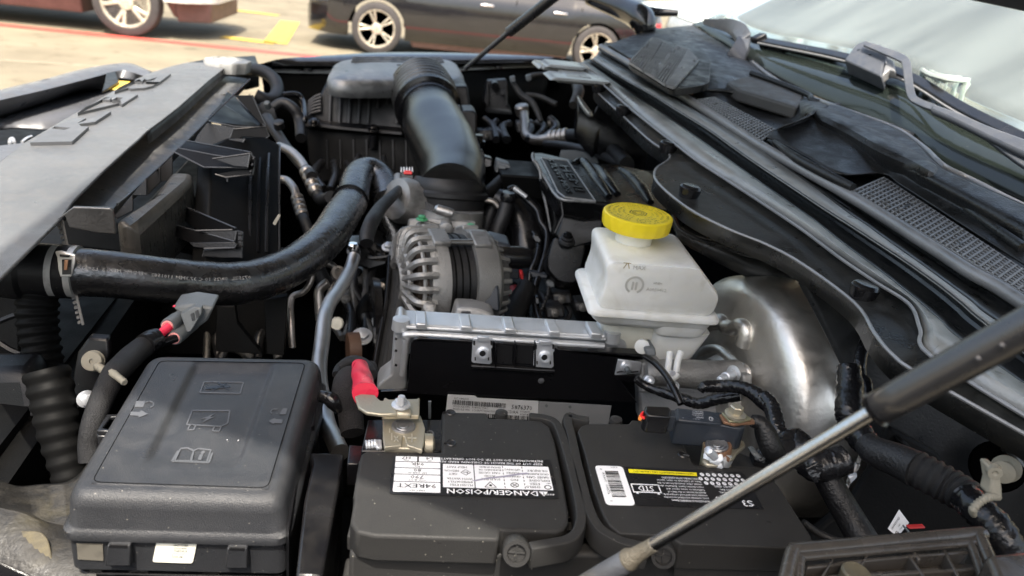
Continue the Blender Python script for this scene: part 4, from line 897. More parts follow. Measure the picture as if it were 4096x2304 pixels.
for u, v in ((375, 586), (865, 476)): lathe('round_cap', P(1, u, v, z=1.1235), UP, [(-.002, .016), (.001, .016), (.0012, .013), (-.0005, .0125), (-.0005, .001)], 'grille', gr, seg=28)
prism('notch_face', PS(1, [(770, 520), (830, 505), (860, 590), (780, 640), (740, 660), (760, 590)], z=1.124), -UP*.004, 'plastic', gr, bevel=.001)
prism('lower_strip', PS(1, [(-300, 1120), (0, 1052), (200, 1030), (120, 1090), (0, 1180), (-300, 1300)], z=1.10), -UP*.004, 'grille', gr, bevel=.002)
tube('wire_loop', PS(1, [(70, 1040), (75, 1010), (95, 1005), (103, 1035)], z=1.08), .0025, 'zinc', gr, seg=8)
tube('wire_loop', PS(1, [(160, 1030), (200, 1000), (230, 990)], z=1.08), .0025, 'zinc', gr, seg=8)
yt = tag(prism('yellow_tag', PS(1, [(778, 628), (850, 583), (955, 592), (930, 645), (800, 645)], z=1.118), -UP*.003, 'yellowtag', bevel=.001), 'small yellow tag lying in the notch of the grey front panel', 'tag')
# coolant cap and loop hoses at the far left corner
cpp = thing('coolant_cap', 'pale notched coolant filler ring at the far end of the radiator cover', 'filler', P(1, 1650, 450, z=1.15))
lathe('cap_disc', P(1, 1650, 450, z=1.16), UP, [(-.018, .040), (-.002, .044), (.004, .042), (.006, .03), (.003, .028), (.003, .001)], mat('chalky_alloy', (.34, .34, .33), .45, grime=.6, gcol=(.3, .3, .3)), cpp, seg=60, mod=lambda th, h: 1 + (.07 if math.sin(th*9) > 0 and h < .005 else 0))
tag(prism('corner_bracket', PS(1, [(1350, 452), (1500, 425), (1850, 400), (1875, 470), (1780, 490), (1650, 470), (1530, 460)], z=1.135), -UP*.05, 'plastic', bevel=.003), 'black plastic corner behind the pale coolant cap', 'bracket')
lh = thing('loop_hose', 'black rubber hose bent back on itself near the coolant cap', 'hose', P(1, 1900, 600, d=1.6))
tube('hose', [P(1, 1730, 505, d=1.66), P(1, 1880, 510, d=1.62), P(1, 1980, 570, d=1.6), P(1, 2010, 650, d=1.58), P(1, 1980, 715, d=1.55), P(1, 1920, 722, d=1.53), P(1, 1850, 690, d=1.52)], .0135, 'rubmat', lh, seg=16)
h2 = thing('coolant_hose', 'thin black hoses dropping beside the fan shroud', 'hose', P(1, 2100, 800, d=1.5))
tube('hose', [P(1, 1980, 780, d=1.5), P(1, 2050, 745, d=1.5), P(1, 2130, 790, d=1.5), P(1, 2170, 880, d=1.5), P(1, 2180, 1000, d=1.45)], .0105, 'rubmat', h2)
tube('hose', [P(1, 2050, 690, d=1.55), P(1, 2150, 685, d=1.56), P(1, 2195, 740, d=1.56), P(1, 2210, 850, d=1.5), P(1, 2195, 900, d=1.5)], .006, 'gloss', h2)
tube('hose', [P(1, 1930, 860, d=1.4), P(1, 2000, 960, d=1.36), P(1, 2100, 1100, d=1.3), P(1, 2260, 1280, d=1.2)], [.012, .010, .009, .009], 'rubmat', h2)
prism('hose_bracket', PS(1, [(1850, 770), (1900, 720), (2000, 780), (2020, 880), (1950, 870)], d=1.45), -UP*.03, 'plastic', h2, bevel=.004)
lathe('sensor_cap', P(1, 1945, 780, d=1.42), Vector((-.2, -.6, 1)), [(0, .006), (.012, .006), (.014, .004), (.014, .001)], 'greyconn', h2, seg=16)
lathe('sensor_cap', P(1, 2025, 925, d=1.35), Vector((-.1, -.4, 1)), [(0, .0095), (.012, .0095), (.013, .008), (.013, .001)], 'rubmat', h2, seg=20)

# ---- metal refrigerant lines with crimped ends
def acline(label, cpts, r, crimp, tail, grp='refrigerant lines with crimped ends', m='tubedull'):
    t = thing('refrigerant_line', label, 'metal pipe', cpts[0], grp)
    tube('pipe', cpts, r, m, t, seg=16)
    a, b = crimp; ax = (b-a); Ln = ax.length; ax.normalize(); pr = [(0, r*1.05)]
    for k in range(4): pr += [(Ln*(.04+k*.25), r*1.55), (Ln*(.16+k*.25), r*1.55), (Ln*(.19+k*.25), r*1.25), (Ln*(.25+k*.25), r*1.25)]
    lathe('crimp', a, ax, pr, m, t, seg=24, smooth=60)
    tube('rubber_end', [b - ax*.004] + tail, [r*1.25, r*1.3, r*1.3], 'rubmat', t, seg=16)
    return t
acline('bent aluminium pipe with large crimp right of the fan shroud', [P(1, 2020, 1060, d=1.28), P(1, 2110, 1100, d=1.26), P(1, 2180, 1170, d=1.24), P(1, 2225, 1250, d=1.22)], .0075, (P(1, 2215, 1232, d=1.222), P(1, 2295, 1405, d=1.19)), [P(1, 2330, 1449, d=1.18), P(5, 2400, 160, d=1.12)])
acline('shorter bent aluminium pipe with crimp close beside the fan shroud', [P(1, 2020, 1300, d=1.2), P(1, 2080, 1310, d=1.2), P(1, 2130, 1370, d=1.18), P(1, 2150, 1440, d=1.17)], .0065, (P(5, 2150, 160, d=1.165), P(5, 2195, 310, d=1.14)), [P(5, 2210, 340, d=1.13), P(5, 2250, 440, d=1.12)])
acline('pale bent pipe running into a black hose at the far rear of the bay', [P(3, 170, 640, d=1.85), P(3, 180, 720, d=1.8), P(3, 190, 800, d=1.75), P(3, 260, 835, d=1.72), P(3, 360, 820, d=1.7)], .0115, (P(3, 360, 822, d=1.7), P(3, 500, 800, d=1.68)), [P(3, 600, 805, d=1.64), P(3, 760, 860, d=1.56), P(3, 860, 950, d=1.48), P(3, 920, 1010, d=1.42)])
lathe('pipe_joint', P(3, 160, 625, d=1.86), Vector((-.3, -.1, 1)), [(-.01, .016), (.012, .018), (.016, .015), (.016, .001)], 'tubedull', bpy.data.objects['refrigerant_line.002'], seg=20)
tag(tube('rear_hose', [P(3, 330, 860, d=1.7), P(3, 500, 880, d=1.62), P(3, 700, 930, d=1.55), P(3, 880, 1010, d=1.45)], .009, 'rubmat'), 'black hose beneath the pale bent pipe at the rear of the bay', 'hose')
# far wall detail
fw = thing('relay_bracket', 'black plastic bracket with studs on the far inner fender', 'bracket', P(2, 1790, 400, d=1.8))
prism('plate', PS(2, [(1720, 225), (1860, 215), (1870, 380), (1900, 450), (1720, 430), (1690, 370)], d=1.86), YY*.03, 'plastic', fw, bevel=.003)
for x in (1722, 1855): tube('rib', PS(2, [(x, 225), (x, 400)], d=1.845), .003, 'plastic', fw, seg=6)
prism('shelf', PS(2, [(1700, 418), (1880, 428), (1905, 455), (1720, 440)], d=1.83), -UP*.006, gp, fw, bevel=.001)
lathe('stud', P(2, 1770, 250, d=1.85), -YY, [(0, .010), (.02, .009), (.02, .001)], 'plastic', fw, seg=14)
prism('stud_plate', PS(2, [(1812, 290), (1850, 292), (1850, 325), (1812, 325)], d=1.845), YY*.004, gp, fw, bevel=.001)
tag(tube('wire_loom', [P(2, 1900, 230, d=1.85), P(2, 1960, 320, d=1.83), P(2, 2050, 390, d=1.8), P(2, 2110, 520, d=1.75)], [.006, .008, .008, .006], mat('loom_dark', (.022, .02, .018), .5, dust=.5, dustcol=(.12, .1, .08)), corr=(.006, .0015)), 'thin corrugated wire loom hanging on the far wall of the bay', 'wire loom')
tag(tube('wire_loom', [P(2, 2000, 325, d=1.86), P(2, 2100, 340, d=1.85), P(2, 2220, 395, d=1.82)], .007, MATS['loom_dark'], corr=(.007, .0015)), 'short horizontal corrugated loom on the far wall of the bay', 'wire loom')
tag(tube('wire_loom', [P(2, 2010, 205, d=1.9), P(2, 2080, 180, d=1.9), P(2, 2200, 180, d=1.9), P(2, 2330, 210, d=1.88), P(2, 2380, 300, d=1.8), P(2, 2340, 400, d=1.75)], [.010, .006, .006, .010, .014, .010], MATS['loom_dark']), 'brownish taped loom under the far corner of the cowl', 'wire loom')
for u, v in ((1905, 215), (2020, 205)): tag(prism('loom_connector', PS(2, [(u-22, v-20), (u+15, v-28), (u+22, v+15), (u-15, v+22)], d=1.83), YY*.01, 'greyconn', bevel=.002), 'small grey connector at the %s end of a wire loom on the far wall' % ('upper' if u < 2000 else 'left'), 'connector')
tag(prism('rear_duct', PS(3, [(560, 520), (640, 600), (680, 640), (700, 575), (830, 600), (1060, 840), (1080, 900), (960, 880), (720, 760), (700, 800), (640, 740), (560, 640)], d=1.5), -UP*.05, 'gloss', bevel=.006, seg=3), 'glossy black trim under the edge of the cowl flange', 'trim')
tag(tube('cowl_edge_strip', PS(3, [(565, 515), (600, 580), (650, 645), (670, 650)], d=1.46), [.003, .006, .006, .002], 'alubright', seg=8), 'bright metal edge hooking down below the cowl corner', 'metal edge')
tag(prism('module_box', PS(3, [(440, 900), (545, 900), (690, 930), (720, 1000), (560, 990), (430, 940)], d=1.55), -UP*.04, 'greyconn', bevel=.003), 'grey connector block behind the engine cover', 'connector')
lathe_o = lathe('bolt_head', P(3, 370, 710, d=1.8), -YY, [(0, .010), (.008, .009), (.01, .001)], 'tubedull', truck, seg=16)

# ================================================================== air intake
lvp = mat('rib_plastic', (.03, .03, .032), .35, dust=.3, dustcol=(.12, .12, .12))
ab = thing('air_filter_box', 'black ribbed air filter box with pale dusty rounded lid', 'air box', P(0, 990, 250, d=1.72))
zt = 1.163
A0, A1 = P(2, 560, 215, z=zt), P(2, 1560, 215, z=zt)         # near edge of the lid
A2, A3 = P(2, 1470, 60, z=zt), P(2, 640, 60, z=zt)
lidt = rnd([A0, A1, A2, A3], .09, 7)
cl = sum(lidt, Vector())/len(lidt)
rows = []
for s_, dz in ((1.05, -.036), (1.06, -.026), (1.05, -.014), (1.025, -.005), (.97, 0), (.80, .004), (.5, .006), (.05, .007)):
    rows.append([cl + (p-cl)*s_ + UP*dz for p in lidt + lidt[:1]])
sheet('lid', rows, 'airlid', ab, n=1, solid=0, smooth=60)
for k in range(3):
    yy = .25 + k*.2
    a = [cl + (A3-cl)*(1-yy*.9) + (A2-A3)*t_ *1.0 + (A0-A3)*(.02 + yy*.1) for t_ in (.08, .5, .92)]
    o = [(A3*(1-t_) + A2*t_)*(1-.12-k*.11) + (A0*(1-t_) + A1*t_)*(.12+k*.11) + UP*(.0068) for t_ in (.12, .35, .65, .88)]
    tube('lid_groove', o, .0022, 'airlid', ab, seg=6)
b0, b1 = P(2, 535, 262, d=1.66), P(2, 1580, 250, d=1.70)
fr_ = PS(2, [(540, 262), (1100, 268), (1575, 262), (1600, 420), (1600, 720), (1180, 760), (1100, 600), (500, 540), (390, 530), (470, 400)], d=1.62)
prism('base', fr_, YY*.18, 'plastic', ab, bevel=.004)
prism('base_flange', PS(2, [(385, 535), (410, 500), (520, 540), (860, 570), (1100, 590), (1110, 620), (860, 600), (500, 565), (395, 555)], d=1.58), YY*.04, 'plastic', ab, bevel=.002)
prism('base_lower', PS(2, [(400, 570), (1120, 620), (1220, 760), (1240, 1000), (480, 960), (420, 800)], d=1.60), YY*.15, 'dark', ab, bevel=.004)
for k in range(8):
    u = 585 + k*72; tube('rib', PS(2, [(u, 255 + (20 if k < 2 else 0) - k*2), (u-8-k*2.6, (530 if k not in (5, 6) else 420 if k == 5 else 390))], d=1.612), .0028, lvp, ab, seg=6)
for k in range(6):
    v = 320 + k*24; tube('side_fin', PS(2, [(515, v), (470-k*6, v+20), (425-k*3, v+55)], d=1.61), .003, lvp, ab, seg=6)
for k in range(7): tube('rib', PS(2, [(560 + k*95, 650), (565+k*95, 860)], d=1.598), .0022, 'plastic', ab, seg=6)
for u, v in ((895, 590), (465, 545)): bolt('lid_screw', P(2, u, v-18, d=1.57), UP - YY*.5, .008, 'gloss', ab)
lathe('screw_boss', P(2, 893, 640, d=1.585), UP, [(-.02, .009), (.008, .0095), (.009, .001)], 'plastic', ab, seg=18)
tube('lid_hook', PS(2, [(385, 515), (400, 470), (410, 500)], d=1.58), .004, 'seal', ab, seg=8)
# mass air duct
du = thing('intake_duct', 'large curved black intake duct from the air box down to the throttle body', 'intake duct', P(2, 1400, 700, d=1.3))
tube('bellows', [P(2, 1235, 255, d=1.62), P(2, 1262, 330, d=1.58), P(2, 1288, 415, d=1.53)], [.064, .069, .067], mat('bellows_rubber', (.02, .02, .02), .32, dust=.4, dustcol=(.12, .12, .12), ior=2.0), du, corr=(.016, .0065), seg=48)
lathe('bellows_collar', P(2, 1285, 405, d=1.535), (P(2, 1285, 405, d=1.535) - P(2, 1255, 310, d=1.59)), [(-.004, .06), (.004, .068), (.012, .068), (.016, .060), (.03, .058)], 'gloss', du, seg=48)
tube('duct_pipe', [P(2, 1290, 410, d=1.53), P(2, 1312, 480, d=1.48), P(2, 1342, 570, d=1.42), P(2, 1412, 710, d=1.35), P(2, 1466, 860, d=1.27), P(2, 1466, 960, d=1.22), P(2, 1455, 1040, d=1.18)], [.052, .056, .0600, .0605, .056, .053, .051], 'duct', du, seg=40, n=8)
tube('moulding_seam', [P(2, 1310, 400, d=1.478), P(2, 1350, 480, d=1.43), P(2, 1405, 600, d=1.362), P(2, 1450, 760, d=1.275), P(2, 1480, 900, d=1.205), P(2, 1482, 1000, d=1.155)], .0022, 'seal', du, seg=6)
prism('moulded_star', PS(2, [(1305, 365), (1330, 350), (1345, 362), (1375, 358), (1365, 380), (1372, 400), (1340, 408), (1320, 395)], d=1.492), YY*.002, 'seal', du, bevel=.001)
prism('bellows_clip', PS(2, [(1315, 175), (1340, 165), (1405, 205), (1400, 222), (1320, 192)], d=1.58), -UP*.01, 'rubmat', du, bevel=.002)
prism('duct_web', PS(2, [(1440, 400), (1525, 405), (1530, 560), (1500, 540)], d=1.46), YY*.01, 'duct', du, bevel=.002)
prism('resonator', PS(2, [(1535, 440), (1625, 440), (1645, 465), (1645, 600), (1600, 620), (1530, 560)], d=1.46), YY*.06, 'plastic', du, bevel=.008, seg=3)
prism('sensor_mount', PS(2, [(1600, 700), (1690, 730), (1700, 760), (1685, 920), (1640, 800)], d=1.30), YY*.01, 'duct', du, bevel=.002)
cpa = (P(2, 1452, 1080, d=1.165) - P(2, 1440, 940, d=1.2)); ca = P(2, 1440, 1030, d=1.185)
dn = Vector((0, -.25, -1)).normalized()
lathe('coupler', P(2, 1440, 985, d=1.20), dn, [(-.012, .054), (-.006, .058), (0, .0605), (.006, .060), (.010, .064), (.016, .064), (.019, .0595), (.032, .0585), (.036, .0615), (.052, .0605), (.056, .056)], 'rubmat', du, seg=56)
lathe('band_clamp', P(2, 1440, 985, d=1.20) + dn*.0555, dn, [(-.012, .0618), (-.012, .0628), (.002, .0622), (.002, .061)], mat('dark_band', (.2, .2, .19), .35, metal=.9), du, seg=56)
bc = P(2, 1395, 1165, d=1.10); bx = (P(2, 1440, 1180, d=1.10) - P(2, 1350, 1155, d=1.10)).normalized()
lathe('clamp_screw', bc - bx*.012, bx, [(0, .0042), (.004, .0075), (.02, .0075), (.028, .006), (.028, .0001)], 'tubealu', du, seg=20)
for k in range(7): tube('clamp_slot', [P(2, 1272+k*9, 1100+k*4, d=1.108), P(2, 1276+k*9, 1150+k*4, d=1.108)], .0012, 'ink', du, n=1, seg=4)
pv = thing('breather_valve', 'small black breather cap beside the intake duct', 'valve', P(2, 1650, 640, d=1.42))
lathe('valve_body', P(2, 1650, 690, d=1.40), UP, [(-.02, .0095), (.0, .0095), (.002, .0135), (.009, .0135), (.011, .009), (.020, .008), (.020, .001)], 'gloss', pv, seg=28)
mf = thing('airflow_connector', 'grey connector plugged into the side of the intake duct', 'connector', P(2, 1830, 850, d=1.3))
prism('connector_body', PS(2, [(1790, 800), (1880, 830), (1905, 880), (1860, 915), (1775, 885)], d=1.29), YY*.025, 'greyconn', mf, bevel=.002)
prism('connector_lock', PS(2, [(1800, 820), (1860, 842), (1850, 875), (1795, 855)], d=1.283), YY*.006, 'greyconn', mf, bevel=.001)
prism('sensor_neck', PS(2, [(1690, 770), (1760, 790), (1755, 850), (1690, 860)], d=1.31), YY*.02, 'gloss', mf, bevel=.003)
prism('connector_tail', PS(2, [(1880, 860), (1912, 870), (1900, 915), (1870, 905)], d=1.29), YY*.02, 'plastic', mf, bevel=.001)
tube('taped_wire', [P(2, 1890, 890, d=1.29), P(2, 1820, 945, d=1.27), P(2, 1740, 1020, d=1.24), P(2, 1670, 1060, d=1.22)], [.008, .010, .011, .010], 'tape', mf)
tb_ = thing('throttle_body', 'cast aluminium throttle body under the intake duct with green topped bolts', 'throttle body', P(2, 1420, 1250, d=1.14))
lathe('throat', P(2, 1445, 1160, d=1.16), dn, [(0, .053), (.025, .053), (.028, .060), (.05, .060), (.052, .05), (.10, .05)], 'alu', tb_, seg=40)
prism('flange', PS(2, [(1150, 1225), (1280, 1215), (1640, 1240), (1640, 1330), (1560, 1345), (1440, 1330), (1330, 1290), (1190, 1330), (1140, 1280)], d=1.105), YY*.03 - UP*.01, 'alu', tb_, bevel=.003)
lathe('motor_housing', P(2, 1100, 1090, d=1.16), Vector((-.7, -.5, .3)), [(-.05, .035), (.0, .036), (.012, .032), (.016, .014), (.016, .001)], 'alu', tb_, seg=28)
prism('motor_block', PS(2, [(1050, 930), (1180, 985), (1210, 1100), (1200, 1230), (1100, 1225), (1040, 1170), (1020, 1020)], d=1.18), YY*.05, 'alu', tb_, bevel=.008, seg=3)
lathe('boss', P(2, 1420, 1290, d=1.09), -YY, [(-.01, .010), (.006, .010), (.008, .007), (.008, .001)], 'alu', tb_, seg=28)
tube('web', PS(2, [(1260, 1225), (1400, 1270)], d=1.095), .002, 'alu', tb_, seg=6); tube('web', PS(2, [(1440, 1280), (1600, 1290)], d=1.095), .002, 'alu', tb_, seg=6)
for u, v in ((1245, 1215), (1600, 1275)): 
    lathe('bolt_boss', P(2, u, v+45, d=1.09), UP, [(-.03, .009), (.0, .0085), (.003, .001)], 'alu', tb_, seg=20); bolt('green_bolt', P(2, u, v+12, d=1.088), UP, .0058, 'green', tb_)
co = thing('coil_connector', 'black connector with red clip standing left of the throttle body', 'connector', P(2, 1140, 900, d=1.2))
prism('connector_body', PS(2, [(1088, 870), (1190, 885), (1185, 960), (1150, 965), (1090, 950)], d=1.2), YY*.02, 'gloss', co, bevel=.002)
prism('red_clip', PS(2, [(1113, 882), (1130, 876), (1168, 880), (1178, 890), (1175, 905), (1115, 902)], d=1.195), YY*.006, 'redplug', co, bevel=.0015)
for k in range(5): prism('pin', PS(2, [(1092+k*20, 850), (1100+k*20, 850), (1100+k*20, 885), (1092+k*20, 885)], d=1.198), YY*.003, 'white', co, bevel=.0005)
tube('taped_wire', [P(2, 1125, 975, d=1.18), P(2, 1040, 1050, d=1.12), P(2, 950, 1140, d=1.06), P(2, 890, 1230, d=1.0), P(2, 850, 1330, d=.98), P(2, 845, 1400, d=.97)], [.006, .008, .0095, .010, .010, .009], 'tape', co)

# ================================================================== coolant hose
uh = thing('coolant_hose', 'thick shiny black upper coolant hose with spring clamp and faint white print', 'hose', P(5, 1000, 740, d=.76))
hpts = [P(5, 300, 690, d=.715), P(5, 520, 702, d=.72), P(5, 760, 716, d=.735), P(5, 1050, 746, d=.755), P(5, 1400, 780, d=.79), P(5, 1700, 786, d=.825), P(5, 1950, 735, d=.865), P(5, 2180, 620, d=.92), P(5, 2370, 460, d=.99), P(2, 660, 1210, d=1.06), P(2, 735, 1090, d=1.12), P(2, 765, 970, d=1.17), P(2, 800, 900, d=1.21), P(2, 880, 885, d=1.23), P(2, 960, 960, d=1.22), P(2, 1000, 1100, d=1.18)]
tube('hose', hpts, [.0225, .0235, .0232, .023, .0235, .0235, .0235, .0235, .0245, .0255, .0245, .0235, .0235, .0235, .0235, .023], 'rubber', uh, seg=40, n=10, wob=lambda i, k, th: .004*math.sin(i*.9)+.003*math.sin(k*1.7+i*.3))
hx = (hpts[1]-hpts[0]).normalized()
lathe('radiator_neck', hpts[0] - hx*.02, hx, [(-.02, .027), (0, .029), (.006, .029), (.010, .026), (.05, .026)], 'plastic', uh, seg=32)
cm = mat('spring_clamp', (.45, .45, .44), .4, metal=.6, grime=.8, gcol=(.12, .11, .10))
hc = P(5, 470, 699, d=.718)
for o in (-.0065, .0095): lathe('spring_clamp', hc + hx*o, hx, [(-.0028, .0238), (-.0028, .0256), (.0028, .0256), (.0028, .0238)], cm, uh, seg=48)
prism('clamp_tang', PS(5, [(395, 558), (440, 552), (545, 580), (540, 640), (515, 740), (435, 740), (420, 690), (412, 600)], d=.688), YY*.003, cm, uh, bevel=.001)
prism('clamp_window', PS(5, [(448, 615), (516, 615), (510, 720), (450, 722)], d=.6865), YY*.002, 'ink', uh, bevel=0)
prism('clamp_tongue', PS(5, [(465, 618), (492, 618), (486, 690), (462, 690)], d=.685), YY*.002, 'rust', uh, bevel=.0005)
prism('clamp_window', PS(5, [(430, 578), (505, 585), (500, 596), (435, 592)], d=.6865), YY*.002, 'ink', uh, bevel=0)
# print along the hose, lying on its surface
def onhose(pts_px, text, size, flip=True):
    V, F = [], []; v, f, w_ = glyphs(text); q = [Vector((a, b, 0)) for a, b in pts_px]; sp = spline(q, 10); L = [0]
    for a, b in zip(sp[:-1], sp[1:]): L.append(L[-1] + (b-a).length)
    T_ = L[-1]; dps = [.688, .815]
    for x, y, _ in v:
        s_ = T_*(x/w_); j = 0
        while j < len(L)-2 and L[j+1] < s_: j += 1
        t = (s_-L[j])/max(1e-9, L[j+1]-L[j]); p = sp[j].lerp(sp[j+1], t); tg = (sp[j+1]-sp[j]).normalized(); nn = Vector((-tg.y, tg.x, 0))
        p = p + nn*(y*size)
        r = ray(5, p.x, p.y); V.append((r, p))
    return V, f
from mathutils.bvhtree import BVHTree
def project(name, src, pts_px, text, size, m, parent, c=5, lift=.0004):
    dg = bpy.context.evaluated_depsgraph_get(); e = src.evaluated_get(dg); me = e.to_mesh(); off = wloc(src.parent)
    bvh = BVHTree.FromPolygons([v.co + off for v in me.vertices], [tuple(p.vertices) for p in me.polygons]); e.to_mesh_clear()
    VV, f = onhose(pts_px, text, size); out = []
    for r, p in VV:
        rr = ray(c, p.x, p.y).normalized(); h = bvh.ray_cast(Vector((0, 0, EYE)), rr); out.append((h[0] - rr*lift) if h[0] else None)
    ff = [q for q in f if all(out[i] is not None for i in q)]; last = Vector((0, 0, -1))
    out = [o if o is not None else last for o in out]
    used = sorted({i for q in ff for i in q}); mp = {i: k for k, i in enumerate(used)}
    if ff: return O(name, [out[i] for i in used], [tuple(mp[i] for i in q) for q in ff], m, parent, smooth=0, recalc=False)
hose_ob = [o for o in uh.children if o.name.startswith('hose')][0]
pr_ = mat('faded_print', (.26, .26, .26), .5)
project('hose_print', hose_ob, [(1820, 752), (1500, 768), (1250, 750), (1000, 722), (800, 700), (560, 688)], '07252L  08/25 10 C 37.3MM 1101582  >EPDM< MEX  5  L5  A/A', 34, pr_, uh)
project('hose_print', hose_ob, [(2480, 420), (2330, 540), (2180, 640), (1960, 735)], 'HEAD VEH SIMWELES HEPD  AW1540', 30, mat('very_faded_print', (.12, .12, .12), .5), uh)
cb = lathe('hose_clamp', P(2, 732, 1085, d=1.118), (hpts[11]-hpts[9]), [(-.006, .0255), (-.006, .0272), (.006, .0268), (.006, .025)], 'gloss', uh, seg=40)
prism('clamp_ear', PS(2, [(722, 1045), (740, 1040), (742, 1085), (724, 1085)], d=1.085), YY*.008, 'gloss', uh, bevel=.001)

# ================================================================== alternator, belt
al = thing('alternator', 'grey cast aluminium alternator with slotted ends and dark middle', 'alternator', P(6, 1080, 780, d=1.16))
AC = P(6, 1090, 765, d=1.03); AX = (P(6, 1330, 757, d=1.05) - P(6, 850, 766, d=1.01)).normalized()
ua = (UP - AX*UP.dot(AX)).normalized(); va = AX.cross(ua)
def AP(h, r, th): return AC + AX*h + (ua*math.cos(th) + va*math.sin(th))*r
RA = .0715
lathe('stator', AC, AX, [(-.028, RA*.90), (.028, RA*.90)], mat('stator_steel', (.012, .012, .013), .42, metal=.1, bump=.8, bscale=200, brushed=(8, 1, 1)), al, seg=56)
lathe('front_housing', AC, AX, [(-.023, RA*.93), (-.023, RA), (-.042, RA), (-.048, RA*.97)], 'alu', al, seg=56)
for hh in (-.015, -.006, .004): lathe('stator_band', AC, AX, [(hh-.001, RA*.90), (hh-.001, RA*.915), (hh+.001, RA*.915), (hh+.001, RA*.90)], 'dark', al, seg=56)
lathe('front_core', AC, AX, [(-.040, RA*.80), (-.062, RA*.74), (-.066, RA*.5), (-.066, .001)], mat('windings', (.05, .035, .025), .5, metal=.3, bump=1.5, bscale=150), al, seg=48)
L_ = []
for k in range(24):
    th = 2*math.pi*k/24; L_.append(([AP(-.042, RA*.99, th), AP(-.058, RA*.985, th), AP(-.067, RA*.90, th), AP(-.071, RA*.66, th), AP(-.074, RA*.40, th)], .0050))
tubes('cage_bar', L_, 'alu', al, n=3, seg=6)
for h_, r_, t_ in ((-.058, RA*.955, .0028), (-.071, RA*.66, .004), (-.074, RA*.40, .006)):
    tube('cage_ring', [AP(h_, r_, 2*math.pi*k/32) for k in range(33)], t_, 'alu', al, n=1, seg=6)
lathe('rear_housing', AC, AX, [(.014, RA*.93), (.014, RA*1.0), (.030, RA*1.01), (.046, RA*.98), (.052, RA*.90)], 'alu', al, seg=56)
lathe('rear_core', AC, AX, [(.048, RA*.86), (.064, RA*.80), (.066, .001)], mat('rear_cast', (.10, .10, .10), .5, metal=.6, bump=1, bscale=200), al, seg=48)
L_ = []
for k in range(24):
    th = 2*math.pi*(k+.5)/24; w_ = .009; L_.append(([AP(.048, RA*.93, th-.04), AP(.068, RA*.80, th-.04), AP(.068, RA*.80, th+.06), AP(.048, RA*.93, th+.06)], AX*0 + (AP(.05, RA*.8, th)-AP(.05, RA*.9, th))*.8))
prisms('rear_fin', L_, 'alu', al, bevel=.001)
for th in (.35, -.95, math.pi-.4, math.pi+.9): tube('through_bolt', [AP(-.024, RA*.98, th), AP(.02, RA*.98, th)], .0042, 'tubealu', al, n=1, seg=10)
# pads and mounting ears cast on the housings
for th, h_ in ((0.25, -.030), (-.5, -.030), (-1.2, -.030), (.3, .026), (-.45, .026), (-1.15, .026)):
    c_ = AP(h_, RA*1.0, th); n_ = (c_ - (AC + AX*h_)).normalized(); box('cast_pad', c_, AX*.012, AX.cross(n_).normalized()*.016, n_*.004, 'alu', al, bevel=.002)
prism('mount_foot', PS(6, [(900, 935), (990, 945), (985, 1100), (900, 1100), (920, 1040), (880, 980)], d=.94), YY*.03, 'alu', al, bevel=.004)
prism('mount_foot', PS(6, [(1135, 960), (1260, 965), (1340, 985), (1400, 1010), (1420, 1050), (1410, 1110), (1090, 1110), (1110, 1050)], d=.93), YY*.03, 'alu', al, bevel=.006)
for k in range(4): prism('foot_slot', PS(6, [(1170-k*6, 990+k*28), (1235, 988+k*28), (1238, 1004+k*28), (1165-k*6, 1008+k*28)], d=.9295), YY*.001, 'ink', al, bevel=0)
for v in (600, 690, 830, 900):
    pass
prism('regulator', PS(6, [(1350, 640), (1395, 635), (1405, 660), (1400, 770), (1385, 785), (1345, 780)], d=1.0), YY*.02, 'alu', al, bevel=.004)
prism('plug_housing', PS(6, [(1345, 480), (1400, 478), (1530, 510), (1520, 650), (1400, 650), (1350, 600)], d=1.02), YY*.04, 'blueconn', al, bevel=.003)
prism('terminal_box', PS(6, [(1320, 830), (1440, 800), (1450, 960), (1445, 1000), (1330, 960)], d=.98), YY*.04, 'blueconn', al, bevel=.003)
lathe('output_cap', P(6, 1600, 600, d=1.03), XX, [(-.04, .015), (.0, .016), (.012, .013), (.014, .001)], 'gloss', al, seg=20)
sb = thing('serpentine_belt', 'flat ribbed drive belt running down beside the alternator', 'drive belt', P(6, 700, 900, d=1.05))
ba = PS(6, [(672, 600), (664, 760), (640, 960), (600, 1180), (560, 1420)], d=1.09); bb = PS(6, [(790, 606), (782, 760), (755, 960), (725, 1180), (700, 1420)], d=1.09)
ba = [p + YY*-.03*i + UP*0 for i, p in enumerate(ba)]; bb = [p + YY*-.03*i for i, p in enumerate(bb)]
ba = [P(6, 672, 598, d=1.03)] + PS(6, [(664, 760)], d=1.0) + PS(6, [(640, 960)], d=.97) + PS(6, [(600, 1180)], d=.94) + PS(6, [(560, 1420)], d=.91)
bb = [P(6, 790, 602, d=1.03)] + PS(6, [(784, 760)], d=1.0) + PS(6, [(760, 960)], d=.97) + PS(6, [(728, 1180)], d=.94) + PS(6, [(700, 1420)], d=.91)
bt = mat('belt_rubber', (.018, .018, .018), .5, bump=.6, bscale=300, brushed=(6, 1, 1), dust=.3, dustcol=(.04, .04, .04))
sheet('belt_back', [[ba[0] + YY*.05 - UP*.012] + ba, [bb[0] + YY*.05 - UP*.012] + bb], bt, sb, n=6, solid=.005)
for k in range(1, 5):
    t = k/5; tube('belt_line', [a.lerp(b, t) for a, b in zip(ba, bb)], .0004, 'ink', sb, seg=4)
tube('belt_edge', [p - XX*.004 for p in ba], .004, 'gloss', sb, seg=8)
pu = thing('pulley', 'dark drive pulley low beside the belt', 'pulley', P(6, 500, 1250, d=1.0))
